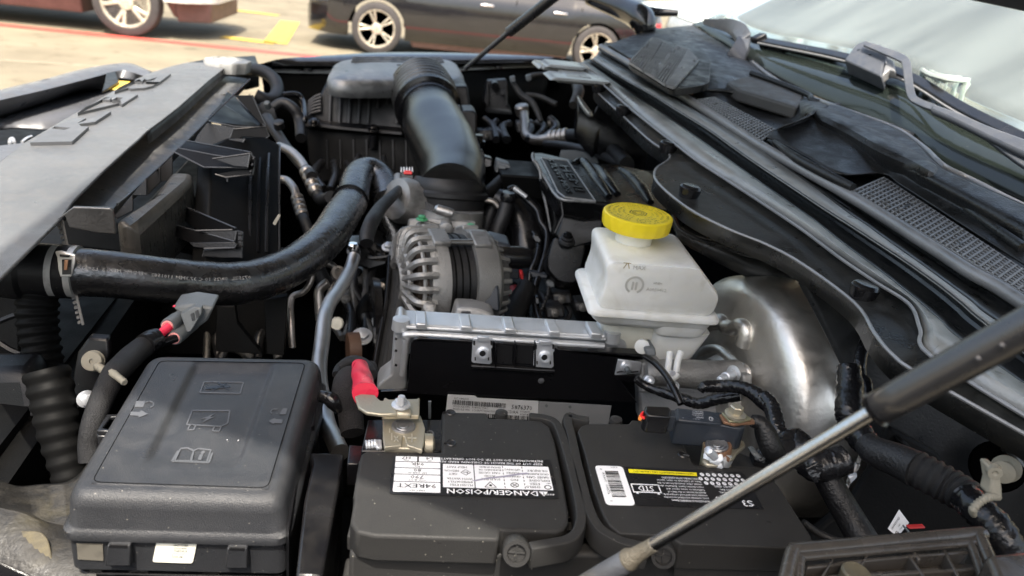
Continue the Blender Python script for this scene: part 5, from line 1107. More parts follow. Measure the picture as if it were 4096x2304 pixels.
lathe('pulley_rim', P(6, 570, 1120, d=1.02), -XX + YY*-.1, [(0, .07), (.01, .072), (.012, .06), (.008, .04), (.008, .001)], 'gloss', pu, seg=40)
bolt('pulley_bolt', P(6, 560, 1060, d=.99), -XX - YY*.6, .006, 'zinc', pu)
lathe('pulley_face', P(6, 430, 1260, d=.97), -XX - YY*.2, [(0, .022), (.015, .022), (.016, .015), (.016, .001)], mat('brown_pulley', (.10, .055, .035), .5, bump=.5), pu, seg=32)
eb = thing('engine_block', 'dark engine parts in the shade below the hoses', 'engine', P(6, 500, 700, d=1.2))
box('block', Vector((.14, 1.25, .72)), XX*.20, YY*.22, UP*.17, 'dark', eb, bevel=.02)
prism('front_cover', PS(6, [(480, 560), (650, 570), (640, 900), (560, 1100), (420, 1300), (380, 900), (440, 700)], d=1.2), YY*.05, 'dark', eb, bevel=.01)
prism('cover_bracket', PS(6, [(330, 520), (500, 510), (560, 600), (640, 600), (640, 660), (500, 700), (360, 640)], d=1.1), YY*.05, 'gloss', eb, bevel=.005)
bolt('block_bolt', P(6, 640, 525, d=1.10), UP - YY*.3, .0068, 'zinc', eb)
bolt('block_bolt', P(6, 450, 1170, d=.98), UP - YY*.5, .009, 'zinc', eb)
tube('cover_rib', PS(6, [(500, 560), (510, 600), (640, 590), (700, 580)], d=1.09), .003, 'gloss', eb, seg=6)
tube('elbow', PS(2, [(970, 1150), (1000, 1230), (1040, 1320), (1050, 1420)], d=1.2), .018, 'rubber', eb, seg=20)
tube('lower_elbow', [P(6, 620, 800, d=1.15), P(6, 540, 880, d=1.1), P(6, 470, 980, d=1.08), P(6, 450, 1080, d=1.08)], [.012, .013, .013, .012], 'dark', eb, seg=20)
lathe('elbow_clamp', P(6, 600, 830, d=1.12), (P(6, 620, 800, d=1.12)-P(6, 470, 980, d=1.1)), [(-.004, .0135), (.004, .0138)], 'tubedull', eb, seg=24)
for pts, m_ in (([(1000, 1250), (1300, 1200), (1400, 1449), (900, 1449)], 'dark'),): pass
# the crowd of dim parts deep in the bay
rc_ = random.Random(21)
dim = mat('dim_hose', (.014, .014, .015), .3, dust=.3, dustcol=(.03, .03, .03)); dimm = mat('dim_metal', (.14, .135, .125), .42, metal=.5, bump=.8, grime=.6, gcol=(.04, .035, .03))
def hang(c, pts, r, m): tube('bay_line', [P(c, u, v, d=d_) for u, v, d_ in pts], r, m, eb, n=6, seg=10)
for k in range(7):
    u = 1480 + k*85; hang(5, [(u, 880 + rc_.random()*40, 1.0), (u + rc_.uniform(-60, 60), 1020, 1.0), (u + rc_.uniform(-90, 90), 1180, .98), (u + rc_.uniform(-60, 100), 1330, .97)], .004 + rc_.random()*.004, dim if k % 3 else dimm)
for k in range(6):
    u = 260 + k*55; hang(6, [(u, 640 + rc_.random()*60, 1.12), (u + rc_.uniform(-50, 60), 820, 1.1), (u + rc_.uniform(-80, 60), 980, 1.08), (u + rc_.uniform(-60, 60), 1180, 1.02)], .0035 + rc_.random()*.005, dim if k % 2 else dimm)
for k in range(8):
    u = 1480 + k*60; hang(6, [(u, 800 + rc_.random()*80, 1.16), (u + rc_.uniform(-60, 60), 900, 1.14), (u + rc_.uniform(-60, 80), 1010, 1.12), (u + rc_.uniform(-50, 90), 1120, 1.1)], .003 + rc_.random()*.004, dim)
for k in range(7):
    u = 1600 + k*95; hang(2, [(u, 470 + rc_.random()*90, 1.8), (u + rc_.uniform(-60, 80), 560, 1.78), (u + rc_.uniform(-60, 90), 650, 1.72)], .005 + rc_.random()*.006, dim)
for k in range(6):
    u = 520 + k*90; hang(2, [(u, 760 + rc_.random()*60, 1.55), (u + rc_.uniform(-60, 60), 900, 1.45), (u + rc_.uniform(-60, 60), 1010, 1.4)], .005 + rc_.random()*.006, dim)
for c, u, v, d_ in ((5, 1650, 1150, 1.0), (5, 1980, 1020, 1.0), (6, 330, 900, 1.08), (6, 420, 760, 1.12), (6, 1900, 900, 1.12), (6, 2050, 960, 1.12), (6, 1850, 1000, 1.1), (2, 1720, 620, 1.75), (2, 2000, 560, 1.8)):
    w_ = rc_.uniform(40, 90); prism('bay_box', PS(c, [(u-w_, v-w_*.5), (u+w_*.8, v-w_*.6), (u+w_, v+w_*.5), (u-w_*.9, v+w_*.6)], d=d_), YY*.03, dim if rc_.random() < .6 else dimm, eb, bevel=.004)
    bolt('bay_bolt', P(c, u, v, d=d_-.01), Vector((.1, -1, .6)), .0042, dimm, eb)
# metal tube in front, thin tubes
ct = thing('coolant_pipe', 'bright aluminium pipe running down in front of the engine to the battery', 'metal pipe', P(6, 300, 800, d=.9))
tube('pipe', [P(6, 392, 590, d=.95), P(6, 360, 690, d=.93), P(6, 290, 820, d=.88), P(6, 215, 930, d=.84), P(6, 180, 1030, d=.81), P(6, 160, 1200, d=.78), P(6, 138, 1449, d=.74), P(9, 10, 330, d=.69), P(9, 60, 450, d=.665), P(9, 110, 560, d=.64)], .0080, 'tubealu', ct, seg=24)
lathe('pipe_cap', P(6, 385, 520, d=.95), UP, [(-.006, .005), (-.002, .0066), (.003, .0066), (.005, .005), (.0055, .001)], 'chromestrip', ct, seg=24)
prism('pipe_bracket', PS(6, [(330, 545), (430, 540), (440, 600), (400, 600), (330, 575)], d=.965), YY*.01, 'gloss', ct, bevel=.002)
tt = thing('thin_pipe', 'two thin dull metal pipes below the coolant hose', 'metal pipe', P(6, 100, 800, d=.95))
tube('pipe', [P(6, 90, 720, d=.93), P(6, 70, 790, d=.93), P(6, 20, 850, d=.93), P(5, 2110, 900, d=.93), P(5, 2110, 1100, d=.92), P(5, 2120, 1250, d=.92)], .0042, 'tubedull', tt, seg=12)
tube('pipe', [P(6, 205, 780, d=.97), P(6, 150, 820, d=.97), P(6, 135, 880, d=.97), P(6, 150, 1050, d=.97)], .0065, 'tubedull', tt, seg=12)
tube('pipe', [P(6, 190, 640, d=1.02), P(6, 240, 660, d=1.02), P(6, 265, 710, d=1.02), P(6, 285, 740, d=1.02)], .005, 'tubedull', tt, seg=12)
tube('thin_hose', [P(6, 130, 680, d=1.0), P(6, 170, 760, d=1.0), P(6, 210, 800, d=1.0)], .010, 'rubmat', tt, seg=14)
lathe('pipe_collar', P(6, 272, 715, d=.97), Vector((.3, -.6, .5)), [(0, .0095), (.005, .0095), (.005, .006), (0, .006)], 'tubedull', tt, seg=20)

# ================================================================== engine cover, wiring behind the alternator
ecm = mat('engine_cover_plastic', (.004, .004, .0045), .24, spec=.32, bump=.1)
ev = thing('engine_cover', 'glossy black engine cover with raised letters and curved ribs', 'engine cover', P(3, 500, 1150, d=1.25))
ze = P(3, 240, 935, d=1.36).z
e_top = PS(3, [(235, 925), (300, 925), (520, 975), (620, 990), (860, 1010), (1080, 1060), (1250, 1180), (1340, 1280), (1330, 1360), (1100, 1330), (780, 1290), (690, 1280), (425, 1255), (330, 1110), (245, 980)], z=ze)
prism('cover_top', e_top, -UP*.03, ecm, ev, bevel=.004, seg=3)
fr = PS(3, [(245, 975), (330, 1110), (425, 1258), (465, 1370), (380, 1449), (370, 1449), (310, 1300), (295, 1060), (270, 1010), (235, 960)], d=1.22)
prism('cover_side', PS(6, [(1740, 0), (1890, 170), (2120, 190), (2200, 220), (2200, 490), (1950, 540), (1820, 430), (1835, 340), (1800, 120)], d=1.20), YY*.01 - UP*.02, ecm, ev, bevel=.004)
tube('side_edge', PS(3, [(240, 985), (262, 1000), (290, 1060), (300, 1140), (325, 1260), (355, 1400), (372, 1500)], d=1.225), .0028, 'seal', ev, seg=8)
tube('cover_edge', PS(3, [(238, 930), (240, 975), (330, 1115), (422, 1252), (560, 1275), (690, 1283)], z=ze+.001), .0022, 'seal', ev, n=3, seg=6)
prism('side_shoulder', PS(6, [(1905, 290), (2050, 320), (2200, 310), (2200, 470), (1900, 560), (1850, 440)], d=1.14), YY*.02, ecm, ev, bevel=.004)
prism('front_lobe', rnd(PS(6, [(1845, 420), (1960, 520), (2080, 480), (2020, 790), (1880, 790), (1790, 690), (1785, 620)], d=1.10), .015), YY*.02 - UP*.02, ecm, ev, bevel=.006, seg=3)
for a, b in (((1890, 175), (1905, 290)), ((1905, 290), (1845, 420)), ((1905, 290), (2050, 320))): tube('cover_ridge', PS(6, [a, b], d=1.13), .002, ecm, ev, n=1, seg=6)
lathe('grommet', P(6, 1935, 470, d=1.09), UP - YY*.2, [(-.008, .0105), (-.003, .0125), (.0, .0115), (.001, .0095), (.004, .0095), (.005, .007), (.005, .001)], 'rubmat', ev, seg=28)
bolt('cover_stud', P(6, 1940, 440, d=1.088), UP - YY*.2, .005, ecm, ev)
badge = PS(3, [(300, 965), (490, 985), (690, 1275), (470, 1250), (420, 1210), (340, 1040)], z=ze+.0012)
prism('badge_panel', badge, -UP*.001, mat('badge_recess', (.010, .010, .010), .55, bump=1, bscale=900), ev, bevel=0)
tube('badge_frame', badge + badge[:1], .0014, 'seal', ev, n=1, seg=5)
fm = quad(P(3, 560, 1230, z=ze+.0014), P(3, 345, 975, z=ze+.0014), P(3, 470, 990, z=ze+.0014), P(3, 665, 1250, z=ze+.0014), 100, 40, nrm=UP)
q_a, q_b, q_c, q_d = P(3, 665, 1262, z=ze), P(3, 478, 985, z=ze), P(3, 315, 968, z=ze), P(3, 470, 1235, z=ze)
fm = quad(q_c, q_d, q_a, q_b, 100, 44, nrm=UP)
lettering('badge_letters', [('HEMI', 54, 22, 24, 'c', 1.3), ('5.7L', 20, 4, 17, 'c', 1), ('VVT MDS', 66, 4, 15, 'c', 1)], fm, ecm, ev, lift=.001, h=.003)
for pts in ([(535, 1010), (600, 1000), (700, 1130), (790, 1250)], [(640, 1020), (720, 1060), (780, 1150), (850, 1230)], [(870, 1050), (950, 1110), (1030, 1200), (1090, 1290)]):
    tube('cover_rib', PS(3, pts, z=ze-.001), [.006, .010, .011, .006], ecm, ev, seg=14)
box('rear_lip', P(3, 620, 1150, z=ze-.03), XX*.16, YY*.05, UP*.02, 'dark', ev, bevel=.003)
wr = thing('wiring_harness', 'glossy black hoses and wires between alternator and engine cover', 'wiring', P(6, 1700, 700, d=1.15))
tube('branch_tube', [P(6, 1510, 110, d=1.2), P(6, 1560, 100, d=1.2), P(6, 1650, 185, d=1.19), P(6, 1720, 260, d=1.18), P(6, 1745, 340, d=1.17), P(6, 1790, 420, d=1.16), P(6, 1780, 560, d=1.14), P(6, 1740, 700, d=1.12), P(6, 1700, 850, d=1.10), P(6, 1720, 1000, d=1.08), P(6, 1770, 1120, d=1.05)], .0052, 'gloss', wr, seg=14)
tube('branch_tube', [P(6, 1690, 420, d=1.17), P(6, 1730, 500, d=1.15), P(6, 1710, 620, d=1.13), P(6, 1670, 720, d=1.12), P(6, 1640, 1000, d=1.10), P(6, 1690, 1110, d=1.07)], .0050, 'gloss', wr, seg=14)
tube('manifold_runner', [P(6, 1440, 220, d=1.25), P(6, 1540, 260, d=1.24), P(6, 1620, 380, d=1.23), P(6, 1640, 520, d=1.22), P(6, 1600, 660, d=1.22)], .030, 'gloss', wr, seg=20)
tube('manifold_runner', [P(6, 1540, 200, d=1.3), P(6, 1640, 260, d=1.29), P(6, 1700, 400, d=1.27), P(6, 1690, 560, d=1.25)], .026, 'gloss', wr, seg=20)
tube('vertical_hose', [P(6, 1510, 160, d=1.19), P(6, 1480, 280, d=1.19), P(6, 1430, 400, d=1.19), P(6, 1410, 480, d=1.19)], [.011, .0125, .0125, .0125], 'rubmat', wr, seg=16)
tube('vertical_hose', [P(6, 1400, 230, d=1.22), P(6, 1360, 330, d=1.22), P(6, 1340, 440, d=1.22)], [.009, .012, .013], 'rubmat', wr, seg=16)
lathe('hose_cap', P(6, 1510, 150, d=1.185), UP, [(-.008, .0125), (0, .013), (.006, .010), (.006, .001)], 'gloss', wr, seg=20)
tube('bright_strap', PS(6, [(1550, 95), (1600, 130), (1640, 160)], d=1.18), .004, 'alubright', wr, seg=8)
tube('bright_strap', PS(6, [(1330, 180), (1400, 195), (1440, 235)], d=1.2), .005, 'tubedull', wr, seg=8)
prism('zip_tie', PS(6, [(1690, 430), (1730, 430), (1755, 470), (1745, 500), (1700, 490), (1680, 460)], d=1.13), YY*.006, 'gloss', wr, bevel=.003)
prism('loom_clip', PS(6, [(1700, 890), (1735, 885), (1740, 940), (1700, 940)], d=1.07), YY*.01, 'gloss', wr, bevel=.002)
prism('plug_black', PS(6, [(1480, 685), (1590, 705), (1585, 760), (1480, 745)], d=1.13), YY*.02, 'blueconn', wr, bevel=.002)
prism('red_clip', PS(6, [(1592, 705), (1618, 706), (1622, 760), (1600, 762)], d=1.128), YY*.012, 'redplug', wr, bevel=.0015)
prism('blue_joint', PS(6, [(1660, 700), (1790, 720), (1795, 755), (1680, 745)], d=1.11), YY*.012, 'blueconn', wr, bevel=.002)
tube('taped_loom', [P(6, 1650, 780, d=1.10), P(6, 1600, 900, d=1.09), P(6, 1540, 1010, d=1.07), P(6, 1500, 1110, d=1.05)], [.011, .017, .018, .016], 'tape', wr, seg=16)
tube('red_sleeve', [P(6, 1545, 830, d=1.12), P(6, 1560, 880, d=1.11), P(6, 1575, 940, d=1.10)], .010, mat('red_sleeve_m', (.35, .03, .04), .45), wr, seg=14)
tube('black_wire', [P(6, 1560, 780, d=1.12), P(6, 1540, 830, d=1.12), P(6, 1580, 900, d=1.10), P(6, 1600, 980, d=1.09)], .004, 'gloss', wr, seg=8)
tube('twisted_wire', [P(6, 1800, 810, d=1.10), P(6, 1795, 870, d=1.09), P(6, 1760, 950, d=1.08), P(6, 1745, 990, d=1.08)], .0035, 'tape', wr, corr=(.006, .0012), seg=8)
prism('grey_plug', PS(6, [(1785, 770), (1840, 775), (1850, 815), (1790, 820)], d=1.11), YY*.02, 'greyconn', wr, bevel=.002)
tube('brown_wires', PS(6, [(1330, 730), (1400, 760), (1480, 720)], d=1.16), .003, 'dark', wr, seg=6)

# ================================================================== brake fluid reservoir and booster
bo = thing('brake_booster', 'large round dusty silver brake booster behind the white reservoir', 'brake booster', P(0, 1840, 985, d=.87))
BC = P(0, 1850, 990, d=.885); BX = Vector((-1, -.10, .03)).normalized()
prof = [(-.145, .152), (-.138, .155), (-.130, .152), (-.098, .145), (-.06, .143), (-.02, .142), (.002, .139), (.012, .132), (.017, .122), (.019, .110), (.021, .074), (.024, .060), (.022, .056), (.022, .046), (.034, .040), (.036, .001)]
lathe('booster_shell', BC, BX, prof, 'booster', bo, seg=80, smooth=60)
lathe('booster_rim', BC, BX, [(-.148, .151), (-.143, .157), (-.135, .157), (-.132, .150)], 'zinc', bo, seg=80)
lathe('booster_back', BC, BX, [(-.20, .10), (-.17, .14), (-.15, .150)], 'dark', bo, seg=60)
def onb(c, u, v, ht=0):
    """point on the front face of the booster"""
    r = ray(c, u, v); o = Vector((0, 0, EYE)); q = BC + BX*(.020 + ht); return o + r*((q-o).dot(BX)/r.dot(BX))
tube('pressed_rib', [onb(7, *p) for p in ((1085, 1080), (1130, 1010), (1200, 975), (1245, 970), (1280, 1010), (1330, 1020), (1380, 1005), (1420, 1030), (1420, 1090), (1405, 1145))], [.005, .008, .009, .009, .009, .009, .0095, .010, .010, .010], 'booster', bo, seg=16)
tube('pressed_rib', [onb(7, *p) for p in ((1075, 1240), (1110, 1190), (1180, 1165), (1240, 1180), (1330, 1260), (1400, 1300), (1440, 1340), (1440, 1420))], [.004, .006, .006, .006, .007, .007, .007, .006], 'booster', bo, seg=16)
lathe('check_valve', P(9, 0, 0, d=.8) if False else P(10, 690, 120, d=.80), Vector((-.9, -.3, .4)), [(-.012, .010), (0, .0105), (.004, .008), (.005, .001)], mat('brown_rubber', (.06, .05, .045), .5), bo, seg=24)
tube('booster_edge', PS(7, [(2045, 1060), (2080, 1180), (2105, 1320), (2110, 1449)], d=.80), .003, 'zinc', bo, seg=8)
mc = thing('master_cylinder', 'cast aluminium brake master cylinder under the white reservoir with brake pipe fittings', 'master cylinder', P(7, 950, 1320, d=.80))
tube('cylinder_bore', [P(7, 700, 1340, d=.80), P(7, 900, 1345, d=.80), P(7, 1150, 1360, d=.81), P(7, 1330, 1370, d=.83)], [.013, .015, .016, .019], 'alu', mc, seg=28)
prism('cylinder_flange', [onb(7, *p, ht=.02) for p in ((1120, 1290), (1250, 1280), (1330, 1330), (1400, 1350), (1400, 1449), (1300, 1520), (1150, 1500), (1100, 1400))], BX*-.012, 'alu', mc, bevel=.003)
for u, v in ((1270, 1375), (720, 1400), (900, 1440)):
    lathe('pipe_fitting', P(7, u, v, d=.775), Vector((-.8, -.6, .15)) if u > 1000 else Vector((-.2, -.8, .4)), [(-.012, .0055), (0, .0055), (.001, .004), (.009, .0038), (.010, .003), (.013, .003), (.014, .001)], 'zinc', mc, seg=18)
bolt('fitting_nut', P(7, 1290, 1372, d=.782), Vector((-.8, -.6, .15)), .0055, 'zinc', mc, washer=False)
bolt('stud_nut', P(7, 1330, 1350, d=.79), Vector((-.9, -.4, .1)), .006, 'alubright', mc)
prism('grey_bracket', PS(7, [(650, 1260), (800, 1250), (830, 1330), (900, 1400), (920, 1500), (640, 1500)], d=.83), YY*.02, mat('cast_grey_alu', (.28, .28, .28), .45, metal=.7, bump=.6), mc, bevel=.004)  # mid grey cast aluminium
prism('booster_plate', PS(7, [(640, 1400), (1000, 1380), (1300, 1440), (1560, 1449), (1700, 1700), (650, 1700)], d=.86), YY*.02, 'cast_grey_alu' if False else MATS['cast_grey_alu'], mc, bevel=.004)
rv = thing('brake_fluid_reservoir', 'milky white brake fluid reservoir with embossed marks and a big yellow cap', 'fluid reservoir', P(7, 700, 900, d=.85))
# tank: rings of an outline from top to seam; each ring measured, set at its level
def RT(pts, d): return [P(7, u, v, d=dd) for (u, v), dd in zip(pts, d)]
# corners: front-left, front-right, right, back-right, back-left (seen)
t_top = RT([(258, 250), (415, 480), (1010, 495), (1080, 560), (860, 300), (330, 238)], [.86, .80, .80, .83, .93, .93])
t_mid = RT([(250, 300), (385, 560), (1090, 570), (1150, 620), (1000, 450), (300, 290)], [.855, .795, .80, .83, .93, .93])
t_sh = RT([(205, 560), (335, 850), (1190, 720), (1245, 730), (1150, 600), (260, 500)], [.86, .79, .81, .83, .93, .93])
t_bot = RT([(175, 590), (335, 880), (1195, 885), (1232, 850), (1180, 740), (230, 560)], [.86, .79, .80, .82, .93, .93])
def ringr(r, rad, up=0): 
    return rnd([p + UP*up for p in r], rad, 5)
def shell(name, rings, m, parent, cap0=True, cap1=True, **k):
    n = len(rings[0]); V = [p for r in rings for p in r]; F = [(j*n+i, j*n+(i+1) % n, (j+1)*n+(i+1) % n, (j+1)*n+i) for j in range(len(rings)-1) for i in range(n)]
    if cap0: F.append(tuple(range(n)))
    if cap1: F.append(tuple((len(rings)-1)*n+i for i in reversed(range(n))))
    return O(name, V, F, m, parent, **k)
def infl(r, s): c = sum(r, Vector())/len(r); return [c + (p-c)*s for p in r]
base_top = [p for p in t_top]
ZT = P(7, 430, 480, d=.80).z
# true box: footprint at the seam, smaller at the top
FL, FR = P(7, 335, 880, d=.79), P(7, 1195, 900, d=.80)
DX = (FR - FL); DX.z = 0; dxn = DX.normalized(); dyn = UP.cross(dxn)
def tk(a, b, z): return FL*1 + dxn*a + dyn*b + UP*z
import mathutils
def solve(c, u, v, b):
    """a (along) and z of a point seen at u,v lying b behind the front face"""
    r = ray(c, u, v); o = Vector((0, 0, EYE)); q = FL + dyn*b; k = (q-o).dot(dyn)/r.dot(dyn); p = o + r*k - FL; return p.dot(dxn), p.z
a1, z1 = solve(7, 400, 478, .006); a2, z2 = solve(7, 1000, 500, .006); a3, z3 = solve(7, 1235, 740, .02); a4, z4 = solve(7, 1195, 885, 0); a0, z0 = solve(7, 170, 600, .10)
am, zm = solve(7, 250, 245, .105)
W_ = a4; H1 = z1
side_ = [(.000, 0), (W_, 0), (W_+.004, (z3)*.98), (a2+.014, z2-.010), (a2, z1*.99-.005), (a1+.001, z1-.005), (.006, z1*.5)]
def tr_(prof, b, s=1): return [tk(x, b, z) for x, z in prof]
dep = .105
fr0 = rnd([Vector(p) for p in tr_(side_, 0)], .010, 5); 
fr_a = [FL + (p-FL)*1 for p in fr0]
cF = sum(fr0, Vector())/len(fr0)
ringsT = []
for b, s in ((.0, .955), (.002, .985), (.007, 1.0), (dep-.007, 1.0), (dep-.002, .985), (dep, .955)): ringsT.append([cF + (p-cF)*s + dyn*b for p in fr0])
tank = shell('upper_tank', ringsT, 'tank', rv, smooth=50)
# seam flange and lower sump
def rr_(x0, x1, y0, y1, z, r=.012): return rnd([tk(x0, y0, z), tk(x1, y0, z), tk(x1, y1, z), tk(x0, y1, z)], r, 5)
shell('seam_flange', [rr_(-.006, W_+.006, -.005, dep+.004, .001), rr_(-.008, W_+.008, -.007, dep+.006, -.002), rr_(-.008, W_+.008, -.007, dep+.006, -.0055), rr_(-.004, W_+.004, -.003, dep, -.008)], 'tank', rv, smooth=50)
shell('lower_pan', [rr_(-.003, W_+.003, -.002, dep, -.007), rr_(-.001, W_+.001, 0, dep-.004, -.014), rr_(.006, W_-.004, .006, dep-.01, -.021)], 'tank', rv, smooth=50)
shell('lower_pan_right', [rr_(W_*.55, W_+.001, .001, dep*.7, -.014), rr_(W_*.56, W_-.003, .002, dep*.7, -.026), rr_(W_*.58, W_-.008, .008, dep*.7, -.031)], 'tank', rv, smooth=50)
xl, _z = solve(7, 392, 1000, .02); xr, _z = solve(7, 1060, 1250, .02); xm, _z = solve(7, 740, 1100, .02); _x, zb_ = solve(7, 740, 1250, .02)
shell('sump', [rr_(xl, xm+.01, .022, dep*.8, -.02), rr_(xl+.002, xm+.01, .024, dep*.8, zb_*.6), rr_(xl+.01, xm+.01, .03, dep*.7, zb_)], 'tanklow', rv, smooth=50)
shell('sump', [rr_(xm, xr+.008, .012, dep*.75, -.028), rr_(xm+.001, xr+.001, .014, dep*.7, zb_*.7), rr_(xm+.004, xr-.006, .018, dep*.6, zb_)], 'tank', rv, smooth=50)
# pinned tabs
fz_ = P(7, 880, 1180, d=.775)
for du_ in (0, 80): tube('mount_tab', [P(7, 870+du_, 1190, d=.775), P(7, 862+du_-(du_*.2), 1260, d=.772), P(7, 850+du_*.8, 1340, d=.768)], [.0035, .0035, .0035], 'tank', rv, seg=10)
tube('mount_tab', PS(7, [(845, 1340), (885, 1375), (925, 1345)], d=.768), .0045, 'tank', rv, seg=10)
lathe('mount_screw', P(7, 885, 1350, d=.765), Vector((-.1, -1, .3)), [(0, .0036), (.0015, .003), (.0015, .001)], 'zinc', rv, seg=18)
prism('level_plug', PS(7, [(690, 1170), (765, 1160), (775, 1225), (700, 1225)], d=.79), YY*.02, 'greyconn', rv, bevel=.002)
lathe('plug_socket', P(7, 670, 1150, d=.80), Vector((-.4, -.8, .2)), [(-.006, .007), (.003, .008), (.004, .001)], 'tank', rv, seg=20)
# neck and cap
CC = P(7, 640, 185, d=.820); un = Vector((.0, .0, 1))
CN = P(7, 612, 400, d=.835); 
lathe('filler_neck', Vector((CC.x, CC.y, CN.z - .012)), un, [(0, .0225), (.008, .0205), (.03, .020), (CC.z-CN.z, .020)], 'tank', rv, seg=40)
lathe('cap', CC - un*.0, un, [(-.0165, .0365), (-.015, .0378), (-.004, .0388), (-.001, .0380), (0, .036), (-.0006, .034), (-.0006, .001)], 'yellow', rv, seg=160, mod=lambda th, h: 1 - (.022*abs(math.sin(th*9)) if h < -.0015 and h > -.0160 else 0))
capfm = lambda x, y, l=0: CC + Vector((x*.001, y*.001, l - .0004))
its = [('#', q[1]) for q in []]
def arc(text, r, size, a0, step):
    out = []; a = a0
    for ch in text:
        if ch != ' ': out.append((ch, r, a, size))
        a -= step
    return out
V, F = [], []
for ch, r, a, size in arc('NETTOYER LE BOUCHON DE REMPLISSAGE AVANT DE RETIRER  BRAKE FLUID DOT 3 ONLY ', 31, 4.2, -2.2, .0805) + arc('RETIRER LE BOUCHON UTILISER DOT 3 CLEAN FILLER CAP BEFORE ', 25.5, 4.0, -2.2, .107) + arc('DOT 3 PROVENANT FLUID FROM SEALED CONTAINER ', 20, 3.8, -2.2, .142) + arc('CONTENANT SCELLE   USE ONLY ', 14.8, 3.6, -2.2, .21):
    v, f, w_ = glyphs(ch); s0 = len(V); er = Vector((math.cos(a), math.sin(a))); et = Vector((er.y, -er.x))
    for x, y, _ in v:
        q = er*(r + y*size) + et*((x-w_/2)*size); V.append(capfm(q.x, q.y, .0006))
    F += [tuple(i+s0 for i in q) for q in f]
O('cap_print', V, F, 'ink', rv, smooth=0, recalc=False)
hexp = [(10*math.cos(math.pi*k/3), 10*math.sin(math.pi*k/3)) for k in range(6)]
lettering('cap_symbol', poly(hexp, True, .9) + ring(0, 0, 6.6, .8) + ring(0, 0, 4.2, .7), capfm, 'ink', rv, lift=.0007)
# marks moulded on the front face
ff = lambda x, y, l=0: FL + dxn*(x*.001) + UP*(y*.001) - dyn*(l - .0002)
def sf(u, v): a, z = solve(7, u, v, 0); return a*1000, z*1000
x1_, y1_ = sf(598, 590); x2_, y2_ = sf(692, 590); sz = (x2_-x1_)/2.15
mk = [('MAX', x1_, y1_, sz)]
ax_, ay_ = sf(525, 583); bx_, by_ = sf(588, 548)
lettering('max_mark', mk, ff, 'tankmark', rv, lift=.0006, h=.0005)
lettering('max_arrow', [line(ax_, by_, bx_, by_, .7), line((ax_+bx_)/2, by_, ax_+1, ay_, .9), line((ax_+bx_)/2+1, by_, bx_-1, ay_, .9)], ff, mat('brown_mark', (.32, .25, .12), .5), rv, lift=.0008)
ox, oy = sf(612, 705); R_m = abs(sf(612, 640)[1]-oy)
om = [q for i, q in enumerate(ring(ox, oy, R_m, R_m*.22, 28)) if not (19 <= i <= 22)]
om += [rect(ox-R_m*.30, oy-R_m*.55, R_m*.22, R_m*.9), rect(ox+R_m*.08, oy-R_m*.55, R_m*.22, R_m*.9)]
ex_, ey_ = sf(695, 745)
lettering('moulded_emblem', om + [('A0050412', ex_, ey_, 5.2), ('>P/E<', sf(745, 700)[0], sf(745, 700)[1], 4)], ff, 'tankmark', rv, lift=.0005, h=.0004)
mx, my = sf(895, 972); lettering('min_mark', [('MIN', mx, my, sz*.95), line(mx+21, my+5, mx+28, my+5, .8), line(mx+24, my+5, mx+21, my, .8)], lambda x, y, l=0: ff(x, y, l+.0015) + UP*0, 'tankmark', rv, lift=.0006, h=.0005)

# ================================================================== engine control module on its bracket
em = thing('engine_control_module', 'ribbed aluminium engine control module behind a black bracket plate with two clip nuts', 'control module', P(6, 1500, 1150, d=.80))
YM = .700
mod = PS(6, [(690, 1110), (705, 1060), (740, 1050), (765, 1080), (2200, 1165), (2240, 1140), (2290, 1150), (2360, 1200), (2370, 1245), (2200, 1260), (830, 1180), (790, 1210), (760, 1449)] , Y=YM+.01)
prism('module_case', mod[:9] + PS(6, [(2372, 1300), (1500, 1300), (780, 1300), (770, 1449)], Y=YM+.01) + PS(9, [(595, 60), (580, 110), (370, 110), (395, 60)], Y=YM+.01) + PS(6, [(660, 1449)], Y=YM+.01), YY*.035, 'alubright', em, bevel=.002)
for a, b in ((840, 920), (1165, 1245), (1485, 1565), (1805, 1885), (2110, 2190)):
    v = 1080 + (a-840)*.0555
    prism('case_clip', PS(6, [(a, v-4), (b, v), (b+2, v+42), (a-2, v+38)], Y=YM-.002), YY*.03, 'alubright', em, bevel=.0015)
tube('case_bead', [P(6, 770, 1100, Y=YM+.006), P(6, 1500, 1140, Y=YM+.006), P(6, 2210, 1190, Y=YM+.006)], .0025, 'alubright', em, seg=8)
tube('case_rim', [P(6, 745, 1449, Y=YM), P(6, 765, 1250, Y=YM), P(6, 775, 1190, Y=YM), P(6, 830, 1155, Y=YM), P(6, 1500, 1195, Y=YM), P(6, 2200, 1240, Y=YM)], .004, 'alubright', em, seg=10)
for u, v in ((733, 1065), (2262, 1155)): lathe('case_boss', P(6, u, v, Y=YM+.012), UP, [(-.008, .010), (.004, .009), (.005, .001)], 'alubright', em, seg=18)
for v in (1190, 1275, 1380): prism('case_notch', PS(6, [(690, v-12), (705, v-6), (703, v+8), (685, v+4)], Y=YM+.0095), YY*.001, 'ink', em, bevel=0)
pt = thing('module_bracket', 'glossy black plate carrying zinc clip nuts in front of the aluminium module', 'bracket plate', P(6, 1500, 1300, d=.78))
YB = YM - .012
